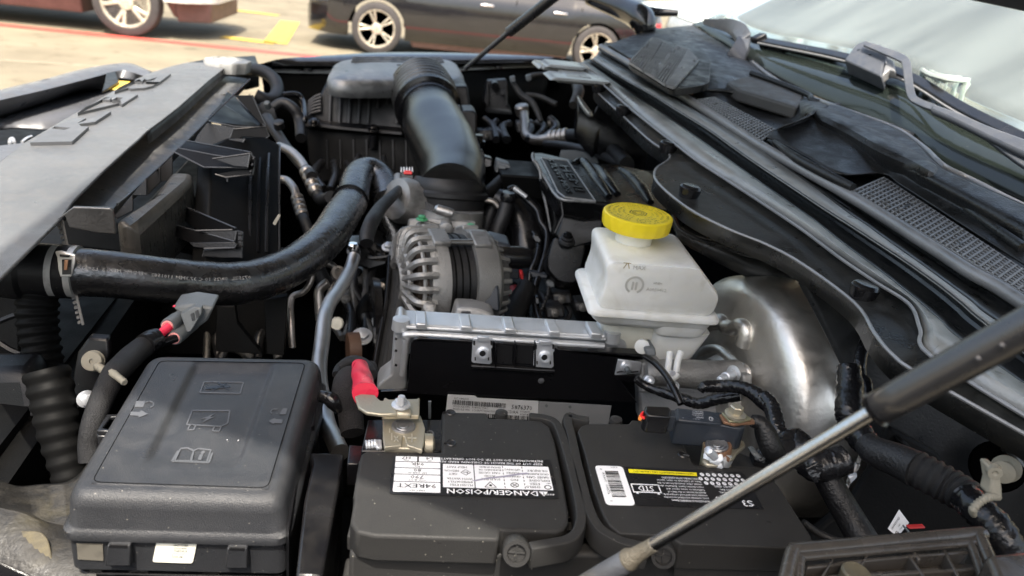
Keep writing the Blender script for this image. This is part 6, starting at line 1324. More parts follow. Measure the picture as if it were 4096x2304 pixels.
# folded plate: flat face with short top flange
fa = PS(6, [(805, 1225), (825, 1190), (870, 1180), (1255, 1205), (1255, 1200), (1390, 1210), (1420, 1215), (1700, 1235), (1850, 1250), (1870, 1265), (2280, 1290), (2480, 1315), (2490, 1340), (2300, 1345), (2290, 1449)], Y=YB) + PS(9, [(2250, 200), (2080, 190), (900, 150), (400, 120), (590, 110), (600, 40)], Y=YB)
prism('plate', fa, YY*.004, 'gloss', pt, bevel=.002)
tfl = [(825, 1188), (870, 1176), (1255, 1202)]; 
prism('top_flange', [P(6, 1862, 1228, Y=YM), P(6, 2440, 1258, Y=YM), P(6, 2490, 1300, Y=YB), P(6, 2490, 1322, Y=YB), P(6, 1870, 1262, Y=YB)], -UP*.003, 'gloss', pt, bevel=.001)
prism('top_flange', [P(6, 830, 1172, Y=YM), P(6, 1250, 1195, Y=YM), P(6, 1252, 1212, Y=YB), P(6, 850, 1190, Y=YB)], -UP*.003, 'gloss', pt, bevel=.001)
for u in (1415, 1555, 1700): prism('plate_rib', PS(6, [(u, 1215), (u+12, 1215), (u+10, 1400), (u-4, 1400)], Y=YB-.005), YY*.006, 'gloss', pt, bevel=.0015)
for u, w_ in ((1420, 120), (1562, 125)): prism('plate_recess', PS(6, [(u+8, 1230), (u+w_, 1238), (u+w_-4, 1370), (u+4, 1362)], Y=YB-.0008), YY*.001, 'ink', pt, bevel=0)
tube('plate_fold', PS(6, [(1240, 1385), (1400, 1392), (1560, 1402), (1700, 1412), (1840, 1418)], Y=YB-.002), .003, 'gloss', pt, seg=8)
for i, (u, v) in enumerate(((1325, 1290), (1773, 1318))):
    cn = thing('clip_nut', ('left' if i == 0 else 'middle') + ' zinc clip nut pushed onto the top of the black bracket plate', 'clip nut', P(6, u, v, Y=YB), 'zinc clip nuts on the bracket plate')
    prism('clip_plate', PS(6, [(u-68, v-108), (u+70, v-102), (u+72, v-40), (u+62, v-30), (u+66, v+70), (u+50, v+84), (u-68, v+74), (u-82, v+62), (u-76, v-40)], Y=YB-.004), YY*.0025, 'zinc', cn, bevel=.0008)
    prism('clip_fold', PS(6, [(u-40, v-118), (u+50, v-112), (u+46, v-78), (u-38, v-84)], Y=YB-.0065), YY*.004, 'zinc', cn, bevel=.001)
    lathe('nut_barrel', P(6, u, v, Y=YB-.004), -YY + UP*.15, [(-.001, .0078), (.0012, .0074), (.002, .0056), (.0055, .0052), (.0055, .0034), (.003, .0032), (.003, .001)], 'zinc', cn, seg=28)
    lathe('nut_hole', P(6, u-2, v+4, Y=YB-.0098), -YY + UP*.15, [(0, .0032), (.0002, .0001)], 'ink', cn, seg=18)
    for a in (-62, 34): prism('clip_slot', PS(6, [(u+a+2, v+30), (u+a+12, v+30), (u+a+12, v+54), (u+a+2, v+54)], Y=YB-.0042), YY*.0005, 'ink', cn, bevel=0)
    for a in (-70, 55): prism('clip_tongue', PS(6, [(u+a, v-90), (u+a+14, v-88), (u+a+14, v-55), (u+a, v-58)], Y=YB-.0045), YY*.0006, 'ink', cn, bevel=0)
sc_ = thing('clip_nut', 'square zinc clip with threaded stud at the right end of the black bracket plate', 'clip nut', P(6, 2370, 1400, Y=YB), 'zinc clip nuts on the bracket plate')
prism('clip_plate', PS(7, [(495, 1245), (665, 1268), (655, 1350), (470, 1362)], Y=YB-.004), YY*.0025, 'zinc', sc_, bevel=.0008)
lathe('nut_barrel', P(7, 548, 1295, Y=YB-.004), -YY*1 + UP*.2 + XX*.1, [(-.001, .0068), (.0012, .0064), (.0025, .0048), (.006, .0045), (.007, .001)], 'zinc', sc_, seg=24)
lathe('stud', P(7, 556, 1310, Y=YB-.012), Vector((.15, -1, -.2)), [(0, .003), (.006, .003), (.0065, .001)], 'greyconn', sc_, seg=14)
tube('clip_wire', PS(7, [(485, 1340), (530, 1332), (580, 1338), (640, 1332)], Y=YB-.006), .0009, 'ink', sc_, seg=5)
# stickers low on the plate
lb = thing('module_label', 'silver barcode label on the black plate behind the battery reading 5876370', 'label', P(9, 1200, 250, Y=YB))
YL = YB - .003
la = [P(9, 885, 140, Y=YL), P(9, 1540, 188, Y=YL), P(9, 1530, 320, Y=YL), P(9, 870, 275, Y=YL)]
prism('label_sheet', PS(9, [(885, 140), (1080, 150), (1100, 165), (1540, 188), (1532, 330), (868, 290)], Y=YL), YY*.0004, 'grlabel', lb, bevel=0)
lfm = quad(P(9, 870, 290, Y=YL), P(9, 1530, 332, Y=YL), P(9, 1543, 188, Y=YL), P(9, 885, 140, Y=YL), 100, 22)
_n = (P(9, 1530, 332, Y=YL)-P(9, 870, 290, Y=YL)).cross(P(9, 885, 140, Y=YL)-P(9, 870, 290, Y=YL)).normalized()
it = [('S/C 64469H', 7, 17.8, 3.2), ('MODULE P/N   P68455117AC', 7, 9.4, 3.0), ('MODULE VIN   1C6SRFFTXLN171503', 7, 6.4, 3.0), ('5876370', 70, 11.6, 6.6), ('UCDAA', 62, 6.8, 4.6), ('09/24/19', 80, 8.4, 3.0), ('07:47 B', 80, 5.4, 3.0)] + bars(6, 12, 58, 5, 90, 4) + bars(40, 0, 55, 4.8, 80, 9)
lettering('label_print', it, lfm, 'ink', lb, lift=.0003 if _n.y < 0 else -.0003)
lb2 = thing('module_label', 'blank worn grey sticker right of the silver barcode label', 'label', P(9, 1800, 280, Y=YB))
prism('label_sheet', PS(9, [(1545, 190), (2065, 220), (2040, 370), (1530, 340)], Y=YL+.0006), YY*.0004, 'grlabel2', lb2, bevel=0)
prism('inner_patch', rnd(PS(9, [(1555, 192), (1805, 210), (1795, 372), (1545, 355)], Y=YL), .003), YY*.0004, mat('grey_patch', (.19, .195, .20), .4, grime=.4, gcol=(.3, .3, .3)), lb2, bevel=0)
for u, v in ((1597, 222), (1767, 230)): prism('diamond_mark', PS(9, [(u, v-14), (u+13, v), (u, v+14), (u-13, v)], Y=YL-.0005), YY*.0003, 'greyconn', lb2, bevel=0)
lathe('plate_stud', P(9, 1558, 42, Y=YB-.001), -YY, [(0, .0035), (.001, .0015), (.001, .0001)], 'greyprint', pt, seg=14)
prism('plate_cut', PS(9, [(2095, 0), (2250, 8), (2330, 60), (2400, 140), (2280, 60), (2110, 38)], Y=YB-.001), YY*.002, 'plastic', pt, bevel=.0005)

# ================================================================== battery
bt_ = thing('battery', 'large black car battery with two covers and white and black stickers', 'battery', P(9, 1800, 900, z=1.0))
ZB = 1.090
def B(c, u, v, off=0): return P(c, u, v, z=ZB + off)
base = [B(9, 175, 1290, -.02), B(15, 2080, 1250, -.02), B(15, 1900, 380, -.02), B(9, 2500, 350, -.02), B(9, 310, 320, -.02)]
prism('case', base, -UP*.15, 'cover', bt_, bevel=.003)
# left cover
lc = [(9, 300, 545), (9, 560, 548), (9, 840, 552), (9, 843, 262), (9, 1165, 268), (9, 1178, 306), (9, 1480, 320), (9, 1560, 328), (9, 1622, 370), (9, 1660, 480), (9, 1710, 720), (9, 1755, 980), (9, 1755, 1060), (9, 1722, 1108), (9, 1660, 1128), (9, 1265, 1113), (9, 1256, 1185), (9, 360, 1157), (9, 230, 1130), (9, 183, 1060), (9, 212, 885), (9, 204, 868), (9, 245, 610), (9, 262, 565)]
prism('left_cover', [B(*p) for p in lc], -UP*.022, 'cover', bt_, bevel=.0022, seg=3)
edge_ = [B(*p, off=.0001) for p in lc]
rc = [(15, 24, 60), (15, 60, 12), (15, 110, -10), (9, 2190, 352), (9, 2212, 325), (9, 2520, 342), (15, 960, 20), (15, 1010, 130), (15, 1135, 372), (15, 1160, 384), (15, 1720, 402), (15, 1790, 420), (15, 1850, 460), (15, 1960, 590), (15, 2130, 860), (15, 2262, 1060), (15, 2275, 1110), (15, 2240, 1160), (15, 2130, 1180), (15, 1020, 1142), (15, 900, 1060), (15, 430, 1042), (15, 330, 960), (15, 270, 860), (15, 180, 620), (15, 90, 260)]
prism('right_cover', [B(*p) for p in rc], -UP*.022, 'cover', bt_, bevel=.0022, seg=3)
# notched front parts
prism('front_rail', [B(9, 340, 1195, -.012), B(9, 1250, 1215, -.012), B(9, 1248, 1245, -.014), B(9, 345, 1225, -.014)], -UP*.028, 'cover', bt_, bevel=.001)
prism('front_box', [B(9, 190, 1090, -.021), B(9, 1252, 1186, -.021), B(9, 1250, 1160, -.021), B(9, 230, 1000, -.021)], -UP*.03, 'cover', bt_, bevel=.001)
prism('front_panel', [B(9, 160, 1160, -.018), B(9, 260, 1192, -.018), B(9, 1256, 1218, -.018), B(9, 1256, 1160, -.018), B(9, 200, 1000, -.018)], -UP*.012, 'cover', bt_, bevel=.001)
prism('front_box', [B(15, 1010, 1150, -.004), B(15, 2130, 1186, -.004), B(15, 2080, 1130, -.004), B(15, 1040, 1100, -.004)], -UP*.028, 'cover', bt_, bevel=.001)
prism('front_rail', [B(15, 950, 1290, -.018), B(15, 2050, 1320, -.018), B(15, 2050, 1200, -.018), B(15, 1000, 1200, -.018)], -UP*.006, 'cover', bt_, bevel=.001)
prism('front_rail', [B(15, 940, 1340, -.026), B(15, 2100, 1370, -.026), B(15, 2050, 1200, -.026), B(15, 1000, 1200, -.026)], -UP*.006, 'cover', bt_, bevel=.001)
for o, v0 in ((-.012, 1110), (-.018, 1240), (-.026, 1290)):
    prism('middle_step', [B(9, 1430, v0+ (0 if o != -.012 else 60), o-.002), B(15, 860, v0*.75+ (o != -.012)*190, o-.002), B(15, 800, 1000, o-.002), B(9, 1480, 1050, o-.002)], -UP*.004, 'cover', bt_, bevel=.001)
# carrying loops
lp1 = [(9, 1475, 1262), (9, 1600, 1240), (9, 1730, 1215), (9, 1800, 1170), (9, 1838, 1080), (9, 1832, 960), (9, 1790, 760), (9, 1735, 560), (9, 1690, 420), (9, 1640, 350), (9, 1560, 325), (9, 1470, 316)]
lp2 = [(15, 700, 1210), (15, 580, 1185), (15, 420, 1140), (15, 260, 1050), (15, 180, 950), (15, 110, 780), (15, 20, 420), (15, -40, 140), (15, -75, 0), (15, -60, -60), (9, 1810, 332), (9, 1900, 345)]
for lp in (lp1, lp2):
    pts = [B(*p, off=-.003) for p in lp]
    pth = spline(pts, 6); V, F = [], []
    for i, p in enumerate(pth):
        t = (pth[min(i+1, len(pth)-1)]-pth[max(i-1, 0)]).normalized(); s = UP.cross(t)*.0042
        V += [p-s, p-s*.8+UP*.004, p+s*.8+UP*.004, p+s, p+s-UP*.012, p-s-UP*.012]
    for i in range(len(pth)-1):
        for a in range(6): F.append((i*6+a, i*6+(a+1) % 6, i*6+6+(a+1) % 6, i*6+6+a))
    F += [(0, 5, 4, 3, 2, 1), tuple(len(V)-6+i for i in range(6))]
    O('carry_handle', V, F, 'cover', bt_, smooth=30, bevel=.0008)
# round vents facing us
for c, u, v, r, d in ((9, 1380, 1280, .0092, None), (15, 845, 1255, .0085, None)):
    k = B(c, u, v, -.006); n_ = (Vector((0, 0, EYE)) - k).normalized(); n_ = (n_ + Vector((0, -.6, 0)) - UP*.1).normalized()
    lathe('vent_plug', k, n_, [(-.016, r*.95), (.001, r), (.0025, r*.92), (.0025, r*.66), (-.0006, r*.62), (-.0006, r*.001)], 'cover', bt_, seg=40)
    a = n_.cross(UP).normalized(); b = a.cross(n_)
    box('vent_cross', k - n_*.0002, a*r*.6, b*.0006, n_*.0010, 'cover', bt_, bevel=.0003); box('vent_cross', k - n_*.0001, b*r*.6, a*.0006, n_*.0010, 'cover', bt_, bevel=.0003)
# moulded lugs and dimples
for c, u, v in ((9, 905, 270), (9, 910, 490), (15, 1035, 285), (9, 2475, 352)):
    lathe('cover_dimple', B(c, u, v, .0002), UP, [(0, .0042), (.0008, .0035), (.0003, .0028), (.0003, .0001)], 'ink', bt_, seg=16)
    tube('dimple_slot', [B(c, u, v, .0005), B(c, u-55 if c == 9 else u+60, v+(0 if c == 9 else 8), .0005)], .0009, 'ink', bt_, n=1, seg=5)
for c, u, v in ((9, 1270, 298), (9, 2095, 345)): lathe('post_cap', B(c, u, v, -.004), UP, [(0, .0056), (.004, .005), (.005, .001)], 'cover', bt_, seg=20)
prism('post_well', [B(9, 310, 320, -.004), B(9, 850, 320, -.004), B(9, 850, 548, -.004), B(9, 260, 548, -.004)], -UP*.018, 'gloss', bt_, bevel=.001)
tube('minus_ring', [B(9, 755 + 28*math.cos(a), 432 + 28*math.sin(a), .0) for a in [math.pi*k/8 for k in range(-6, 7)]], .0008, 'greyprint', bt_, n=1, seg=5)
tube('minus_mark', [B(9, 725, 438, .0), B(9, 772, 438, .0)], .0008, 'greyprint', bt_, n=1, seg=5)
prism('side_tab', [B(9, 745, 195, .01), B(9, 765, 195, .01), B(9, 765, 315, -.01), B(9, 745, 315, -.01)], YY*.002, 'greyconn', bt_, bevel=0)
prism('end_lug', [B(9, 172, 500, -.012), B(9, 290, 510, -.012), B(9, 255, 640, -.012), B(9, 160, 640, -.012)], -UP*.02, 'gloss', bt_, bevel=.001)
# left sticker; x runs to the left in the picture, y towards us
zs = .0006
def patch(name, c, pts, off, m, parent=bt_): return prism(name, [B(c, u, v, off) for u, v in pts], -UP*.0003, m, parent, bevel=0)
c00, c10, c11, c01 = B(9, 1625, 610, zs), B(9, 488, 578, zs), B(9, 462, 856, zs), B(9, 1690, 893, zs)
prism('warning_sticker', rnd([c00, c10, c11, c01], .003), -UP*.0003, 'ink', bt_, bevel=0)
# outline offset so the sticker shows its pale border
lf_ = quad(c00, c10, c11, c01, 100, 42, nrm=UP)
rh = random.Random(5)
wh = [rrect(70.5, 28.2, 27.5, 9.2, .8), rrect(70.5, 21, 27.5, 6.4, .6), rrect(70.5, 14, 27.5, 6.2, .6), rrect(70.5, 7.2, 27.5, 6.0, .6), rrect(70.5, 1.2, 13.2, 5.2, .6), rrect(84.8, 1.2, 13.2, 5.2, .6), rrect(70.5, 35, 27.5, 5, .8),
      rrect(2.5, 9, 17.5, 24.5, .6), rrect(20, 9, 12, 24.5, .3), rrect(32, 9, 17, 24.5, .3), rrect(49.8, 9, 19, 24.5, .6)]
wh = [rrect(70.5, 29.5, 27.5, 10.3, .8), rrect(70.5, 21.6, 27.5, 7.2, .6), rrect(70.5, 14.6, 27.5, 6.3, .6), rrect(70.5, 7.6, 27.5, 6.3, .6), rrect(70.5, 1.2, 13.2, 5.7, .6), rrect(84.8, 1.2, 13.2, 5.7, .6), rrect(2.5, 8.6, 47, 25.2, .6), rrect(50.1, 8.6, 18.8, 25.2, .6)]
lettering('sticker_white', wh, lf_, 'white', bt_, lift=.00025)
tx = [('DANGER/POISON', 12, 35.3, 6.9, 'l', 1.0), ('4-5426', 2.5, 37.5, 2.2), ('KEEP OUT OF THE REACH OF CHILDREN. READ ALL', 6, 5.1, 3.0, 'l', .93), ('INSTRUCTIONS. DO NOT TIP. DO NOT OPEN BATTERY.', 5, 1.6, 3.0, 'l', .93)]
lettering('sticker_pale_text', tx + poly([(8, 35.3), (11, 40.6), (5, 40.6)][::-1], True, .6)*0 + [('#', [(6.2, 35.4), (11.8, 35.4), (9, 40.3)])], lf_, 'white', bt_, lift=.0003, fat=.03)
bk = []
for i, s in enumerate(('SHIELD', 'EYES.', 'EXPLOSIVE', 'GASES CAN', 'CAUSE BLINDNESS', 'OR INJURY.')): bk.append((s, 11.2 if i < 2 else 4, 29.8 - i*4.1 + (i > 1)*.4, 2.9, 'l', .85))
bk = [('SHIELD', 10, 30.2, 3.0), ('EYES.', 10, 27.0, 3.0), ('EXPLOSIVE', 3.4, 23.2, 3.0, 'l', .9), ('GASES CAN', 3.4, 19.8, 3.0, 'l', .9), ('CAUSE BLINDNESS', 3.2, 16.4, 2.6, 'l', .72), ('OR INJURY.', 3.4, 12.6, 3.0, 'l', .9),
      ('NO', 23, 23.2, 3.2), ('\u2022SPARKS', 21, 19.6, 2.8, 'l', .85), ('\u2022FLAMES', 21, 15.8, 2.8, 'l', .85), ('\u2022SMOKING', 20.6, 12.2, 2.8, 'l', .75),
      ('SULFURIC', 34, 23.2, 3.0, 'l', .9), ('ACID', 37, 19.8, 3.0), ('CAN CAUSE', 33.5, 16.4, 2.9, 'l', .85), ('BLINDNESS OR', 32.8, 13.2, 2.7, 'l', .78), ('SEVERE BURNS.', 32.8, 10.2, 2.7, 'l', .76),
      ('FLUSH EYES', 51, 30.2, 3.0, 'l', .9), ('IMMEDIATELY', 51, 27.0, 2.9, 'l', .85), ('WITH WATER.', 51, 23.6, 2.9, 'l', .85), ('GET', 60, 18.6, 3.0), ('MEDICAL', 59, 15.2, 2.8, 'l', .8), ('HELP FAST.', 54, 11.0, 3.0, 'l', .9),
      ('PART NO.', 84.2, 37.4, 2.2, 'c'), ('94REXT', 84.2, 31.2, 6.2, 'c', 1.1), ('CCA @ 0\u00b0F', 84.2, 26.7, 2.1, 'c'), ('790', 84.2, 22.4, 5, 'c', 1.1), ('REF. 20HR Ah', 84.2, 18.9, 2.0, 'c'), ('80', 84.2, 15.1, 4.6, 'c', 1.1), ('BCI', 84.2, 12, 1.9, 'c'), ('94R', 84.2, 8.2, 4.6, 'c', 1.1), ('EN', 77, 5.2, 1.8, 'c'), ('L4', 77, 1.7, 4.2, 'c', 1.1), ('DIN', 91.4, 5.2, 1.8, 'c'), ('H7', 91.4, 1.7, 4.2, 'c', 1.1)]
for x in (19.6, 31.8): bk += [line(x, 9.5 + k*3.6, x, 11.5 + k*3.6, .5) for k in range(7)]
bk += poly([(6, 33), (3.4, 28), (8.6, 28)], True, .4)*0 + ring(5.6, 31, 2.3, .7, 16) + [('#', [(9.3-4.6, 27.4), (7.3-4.6, 23.9+2.9), (9.3-2.6, 26.8)])] + ring(25.8, 29.6, 2.6, .55, 18) + [line(24.2, 31.2, 27.4, 28, .6), line(24.2, 28, 27.4, 31.2, .5)] + poly([(40.5, 27), (44, 32.6), (37, 32.6)], True, .5) + [disc(40.5, 30.6, 1)] + poly([(55, 14.6), (58, 17.6), (55, 20.6), (52, 17.6)], True, .4) + [rect(53.4, 17, 3.2, .6), disc(54, 18.4, .5, 8), ('#', [(11.2, 26.6), (15.4, 26.6), (13.3, 26.4)])]
lettering('sticker_black_text', bk, lf_, 'ink', bt_, lift=.0004, fat=.02)
lettering('sticker_triangle_mark', [rect(8.7, 37.5, .6, 2.0), rect(8.7, 36.3, .6, .6)], lf_, 'ink', bt_, lift=.0006)
scr = [(15.5, 17.4), (22, 18.8), (30, 21.6), (40, 23.8), (50, 27.2), (51.5, 26.4), (42, 22.6), (31, 20.0), (23, 17.2), (17, 16.2)]
lettering('sticker_scratch', [('#', scr)], lf_, mat('smeared_ink', (.30, .29, .36), .4, bump=.5), bt_, lift=.0006)
# right sticker
prism('price_sticker', rnd([B(15, 188, 388, zs), B(15, 455, 396, zs), B(15, 582, 772, zs), B(15, 300, 766, zs)], .0035), -UP*.0003, 'white', bt_, bevel=0)
prism('info_sticker', [B(15, 457, 398, zs), B(15, 1590, 455, zs), B(15, 1640, 490, zs), B(15, 1812, 806, zs), B(15, 584, 772, zs)], -UP*.0003, 'ink', bt_, bevel=0)
ps = quad(B(15, 455, 396, zs), B(15, 188, 388, zs), B(15, 292, 766, zs), B(15, 582, 772, zs), 40, 62, nrm=UP)
pb = [('4-3701', 8, 1.4, 3.6, 'l', 1)]
rg = random.Random(12); y = 9
while y < 50:
    t = rg.choice((.45, .45, .9, 1.4)); pb.append(rect(9, y, 19, t)); y += t + rg.choice((.45, .7, 1.1))
ps2 = lambda x, y, l=0: ps(y, x, l)
for k, ch in enumerate('0 83996 19527 1'): 
    if ch != ' ': pass
txt = [('0', 33, 5.0), ('83996', 31, 12), ('19527', 31, 31), ('1', 31, 55)]
lettering('barcode', pb, ps, 'ink', bt_, lift=.0003)
V, F = [], []
for s, x, y in txt:
    v, f, w_ = glyphs(s); s0 = len(V); sz_ = 6.4
    for a, b, _ in v: V.append(ps(x + 5 - b*sz_ + 0, y + a*sz_*.95, .0003) if False else ps(x + b*sz_*.8 - 2, y + a*sz_*.95, .0003))
    F += [tuple(i+s0 for i in q) for q in f]
O('barcode_digits', V, F, 'ink', bt_, smooth=0, recalc=False)
rq = quad(B(15, 1590, 455, zs), B(15, 457, 398, zs), B(15, 584, 772, zs), B(15, 1812, 806, zs), 100, 36, nrm=UP)
def inr(c, u, v):
    # picture point -> sticker units (inverse of the bilinear map, a few steps)
    p = B(c, u, v, zs); x, y = 50., 18.
    for _ in range(12):
        q = rq(x, y); ex = (rq(x+1, y)-q); ey = (rq(x, y+1)-q); d = p-q; det = ex.x*ey.y-ex.y*ey.x; x += (d.x*ey.y-d.y*ey.x)/det; y += (ex.x*d.y-ex.y*d.x)/det
    return x, y
def block(c, pts): return ('#', [inr(c, u, v) for u, v in pts])
lettering('yellow_band', [block(15, [(510, 426), (1165, 460), (1172, 494), (520, 462)])], rq, 'yprint', bt_, lift=.0003)
xa, ya = inr(15, 1150, 462); xb_, _ = inr(15, 530, 440)
lettering('band_text', [('NATIONWIDE WARRANTY CALL 1-866-830-4351', xa+2, ya+.6, 2.5, 'l', (xb_-xa-6)/52)], rq, 'ink', bt_, lift=.0005)
pale = []
rows_ = ['PROPOSITION 65 WARNING: Battery', 'posts, terminals and related accessories', 'contain lead and lead compounds,', 'chemicals known to the State of', 'California to cause cancer and', 'reproductive harm. Batteries also', 'contain other chemicals known to the', 'State of California to cause cancer.', 'WASH HANDS AFTER HANDLING.']
for i, s in enumerate(rows_):
    v = 756 - i*27.0; u1 = 1305 - i*12.5
    x, y = inr(15, u1, v-4); x2, _ = inr(15, u1-430+ (len(s) < 32)*60, v-18); w_ = glyphs(s)[2]
    pale.append((s, x, y-2.2, 2.5, 'l', min(1.2, (x2-x)/(w_*2.5))))
for s, u, v, size in (('Springfield MO 65802', 1590, 592, 3.0), ('South Patterson Ave.', 1640, 625, 3.0), ('tive Distributors,', 1600, 650, 3.2)):
    x, y = inr(15, u, v); pale.append((s, x, y, size, 'l', .85))
x, y = inr(15, 1520, 696); pale += [('TERS', x, y, 7, 'l', 1.0)]
x, y = inr(15, 1700, 770); x0_, y0_ = inr(15, 1705, 740); pale += [('S', x0_, y0_-1, 8, 'l', 1.5), ('3', x0_+5.5, y0_-1, 8, 'l', 1)]
# STD badge: boxed battery outline
x, y = inr(15, 800, 575); x2, y2 = inr(15, 560, 650)
bx0, by0, bw, bh = x, y, x2-x, y2-y
pale += [rect(bx0, by0, bw, .9), rect(bx0, by0+bh-1.0, bw, .9), rect(bx0, by0, .9, bh), rect(bx0+bw-.9, by0, .9, bh), rect(bx0+2, by0+bh, 1.8, 1.2), rect(bx0+bw-4, by0+bh, 1.8, 1.2), ('STD', bx0+bw/2, by0+1.7, 7.4, 'c', .95)]
lettering('sticker_pale_print', pale, rq, 'white', bt_, lift=.0003, fat=.03)
ds, dx_ = [], []
for r_, (u0, v0, n_) in enumerate(((1218, 478, 7), (1205, 518, 8), (1258, 560, 7))):
    for k in range(n_):
        u = u0 + k*58; v = v0 + k*2.2; cx_, cy_ = inr(15, u, v); ds.append(disc(cx_, cy_, 1.75, 14)); dx_.append((str((k*3+r_*5) % 9 + 1) if k < 4 else ['AB', 'MO', 'FE', 'JA', 'JN', 'DE'][(k+r_) % 6], cx_, cy_-.8, 2.1 if k < 4 else 1.6, 'c'))
lettering('date_dots', ds, rq, 'white', bt_, lift=.0003)
lettering('date_marks', dx_, rq, 'ink', bt_, lift=.0005)
# tray the battery stands in, trim strip between battery and fuse box
bs = thing('battery_tray', 'black plastic battery tray wall between battery and fuse box', 'battery tray', P(9, 60, 900, z=1.0))
prism('tray_wall', [P(9, -110, 556, z=1.075), P(9, 140, 562, z=1.075), P(9, 130, 640, z=1.075), P(9, -20, 1449, z=1.07), P(9, -210, 1449, z=1.07), P(9, -150, 900, z=1.075), P(9, -90, 640, z=1.075)], -UP*.12, 'gloss', bs, bevel=.002)
prism('tray_rim', [P(9, 150, 1310, z=1.045), P(9, 1250, 1385, z=1.045), P(9, 1500, 1349, z=1.045), P(9, 2100, 1349, z=1.045), P(9, 2100, 1600, z=1.04), P(9, 100, 1600, z=1.04)], -UP*.1, 'cover', bs, bevel=.002)
prism('tray_face', [P(0, 870, 1445, z=1.05), P(0, 1300, 1440, z=1.05), P(0, 1300, 1520, z=1.05), P(0, 860, 1520, z=1.05)], -UP*.002, 'cover', bs, bevel=.001)
# positive clamp
pc_ = thing('positive_terminal', 'plated positive battery clamp with round lead post and plus mark', 'battery terminal', P(9, 560, 400, z=1.09))
tp = [P(9, u, v, z=1.095) for u, v in ((415, 285), (690, 292), (722, 380), (715, 480), (700, 540), (590, 505), (572, 440), (560, 440), (548, 505), (430, 520), (418, 440))]
prism('clamp_top', tp, -UP*.004, 'brass', pc_, bevel=.0012)
prism('clamp_wall', [P(9, u, v, z=1.093) for u, v in ((425, 430), (710, 440), (695, 535), (432, 518))], -UP*.012, 'brass', pc_, bevel=.001)
lathe('lead_post', P(9, 565, 378, z=1.0945), UP, [(-.01, .0092), (.0016, .0090), (.0020, .0082), (.0014, .006), (.0019, .0055), (.0014, .0032), (.0019, .0028), (.0019, .0001)], 'lead', pc_, seg=40)
prism('clamp_bridge', [P(9, u, v, z=1.104) for u, v in ((420, 180), (430, 160), (445, 165), (460, 175), (665, 170), (672, 160), (684, 165), (680, 290), (410, 290))], -UP*.004, 'brass', pc_, bevel=.001)
prism('clamp_lip', [P(9, u, v, z=1.108) for u, v in ((512, 232), (628, 235), (625, 278), (508, 276))], -UP*.006, 'brass', pc_, bevel=.002)
bolt('terminal_nut', P(9, 548, 215, z=1.109), UP, .0048, 'zinc', pc_)
lathe('terminal_stud', P(9, 552, 165, z=1.117), UP, [(-.006, .003), (.0, .003), (.0015, .0025), (.0015, .001)], 'zinc', pc_, seg=20)
tube('clamp_bolt', [P(9, 290, 508, z=1.086), P(9, 375, 500, z=1.086)], .0042, 'zinc', pc_, n=2, seg=14, corr=(.0018, .0006))
prism('bolt_nut', [P(9, u, v, z=1.088) for u, v in ((368, 460), (410, 462), (412, 520), (370, 522))], -UP*.010, 'zinc', pc_, bevel=.001)
lathe('bolt_head', P(9, 715, 505, z=1.086), XX, [(0, .009), (.006, .0085), (.008, .004), (.008, .0001)], 'brass', pc_, seg=20)
pf = quad(P(9, 418, 530, z=1.0955), P(9, 700, 540, z=1.0955), P(9, 700, 292, z=1.0955), P(9, 415, 285, z=1.0955), 28, 26, nrm=UP)
lettering('plus_mark', [rect(17.5, 7.6, 6.4, .8), rect(20.3, 5, .8, 6), rect(6, 6, .7, 5), line(8, 9, 11, 5, .6), line(8, 5, 11, 9, .6), rect(4.5, 11.5, .7, 3)], pf, mat('raised_plate_mark', (.66, .63, .54), .4, metal=.7), pc_, h=.0004)
cbz = thing('positive_cable', 'red booted positive battery cable with flat plated lug', 'battery cable', P(9, 280, 100, d=.62))
lug = [P(9, u, v, z=1.108) for u, v in ((215, 150), (260, 135), (360, 140), (375, 160), (400, 182), (520, 185), (520, 278), (400, 282), (300, 270), (240, 230))]
prism('cable_lug', lug, -UP*.003, 'brass', cbz, bevel=.001)
tube('red_boot', [P(9, 250, -60, d=.66), P(9, 262, 0, d=.635), P(9, 275, 60, d=.61), P(9, 290, 140, d=.585)], [.0072, .0080, .0086, .0100], 'red', cbz, seg=28, wob=lambda i, k, th: .05*math.sin(th*3+i*.5))
tube('cable_wrap', [P(6, 500, 1500, d=.68), P(6, 520, 1440, d=.68), P(6, 460, 1365, d=.69), P(6, 370, 1345, d=.69), P(6, 290, 1400, d=.69), P(6, 265, 1449, d=.68)], [.003, .005, .005, .005, .005, .004], 'braid', cbz, seg=10)
tube('cable_sleeve', [P(9, 330, -60, d=.70), P(9, 300, 0, d=.68), P(9, 180, 30, d=.665), P(9, 150, 120, d=.65), P(9, 180, 260, d=.65), P(9, 200, 420, d=.64)], [.006, .009, .012, .012, .011, .010], mat('fleece_wrap', (.012, .011, .012), .85, bump=2, bscale=900), cbz, seg=20)
tube('small_cable', [P(9, -40, 150, d=.64), P(9, 20, 165, d=.64), P(9, 60, 190, d=.64), P(9, 110, 240, d=.645)], [.005, .006, .007, .006], 'vinyl', cbz, seg=12)
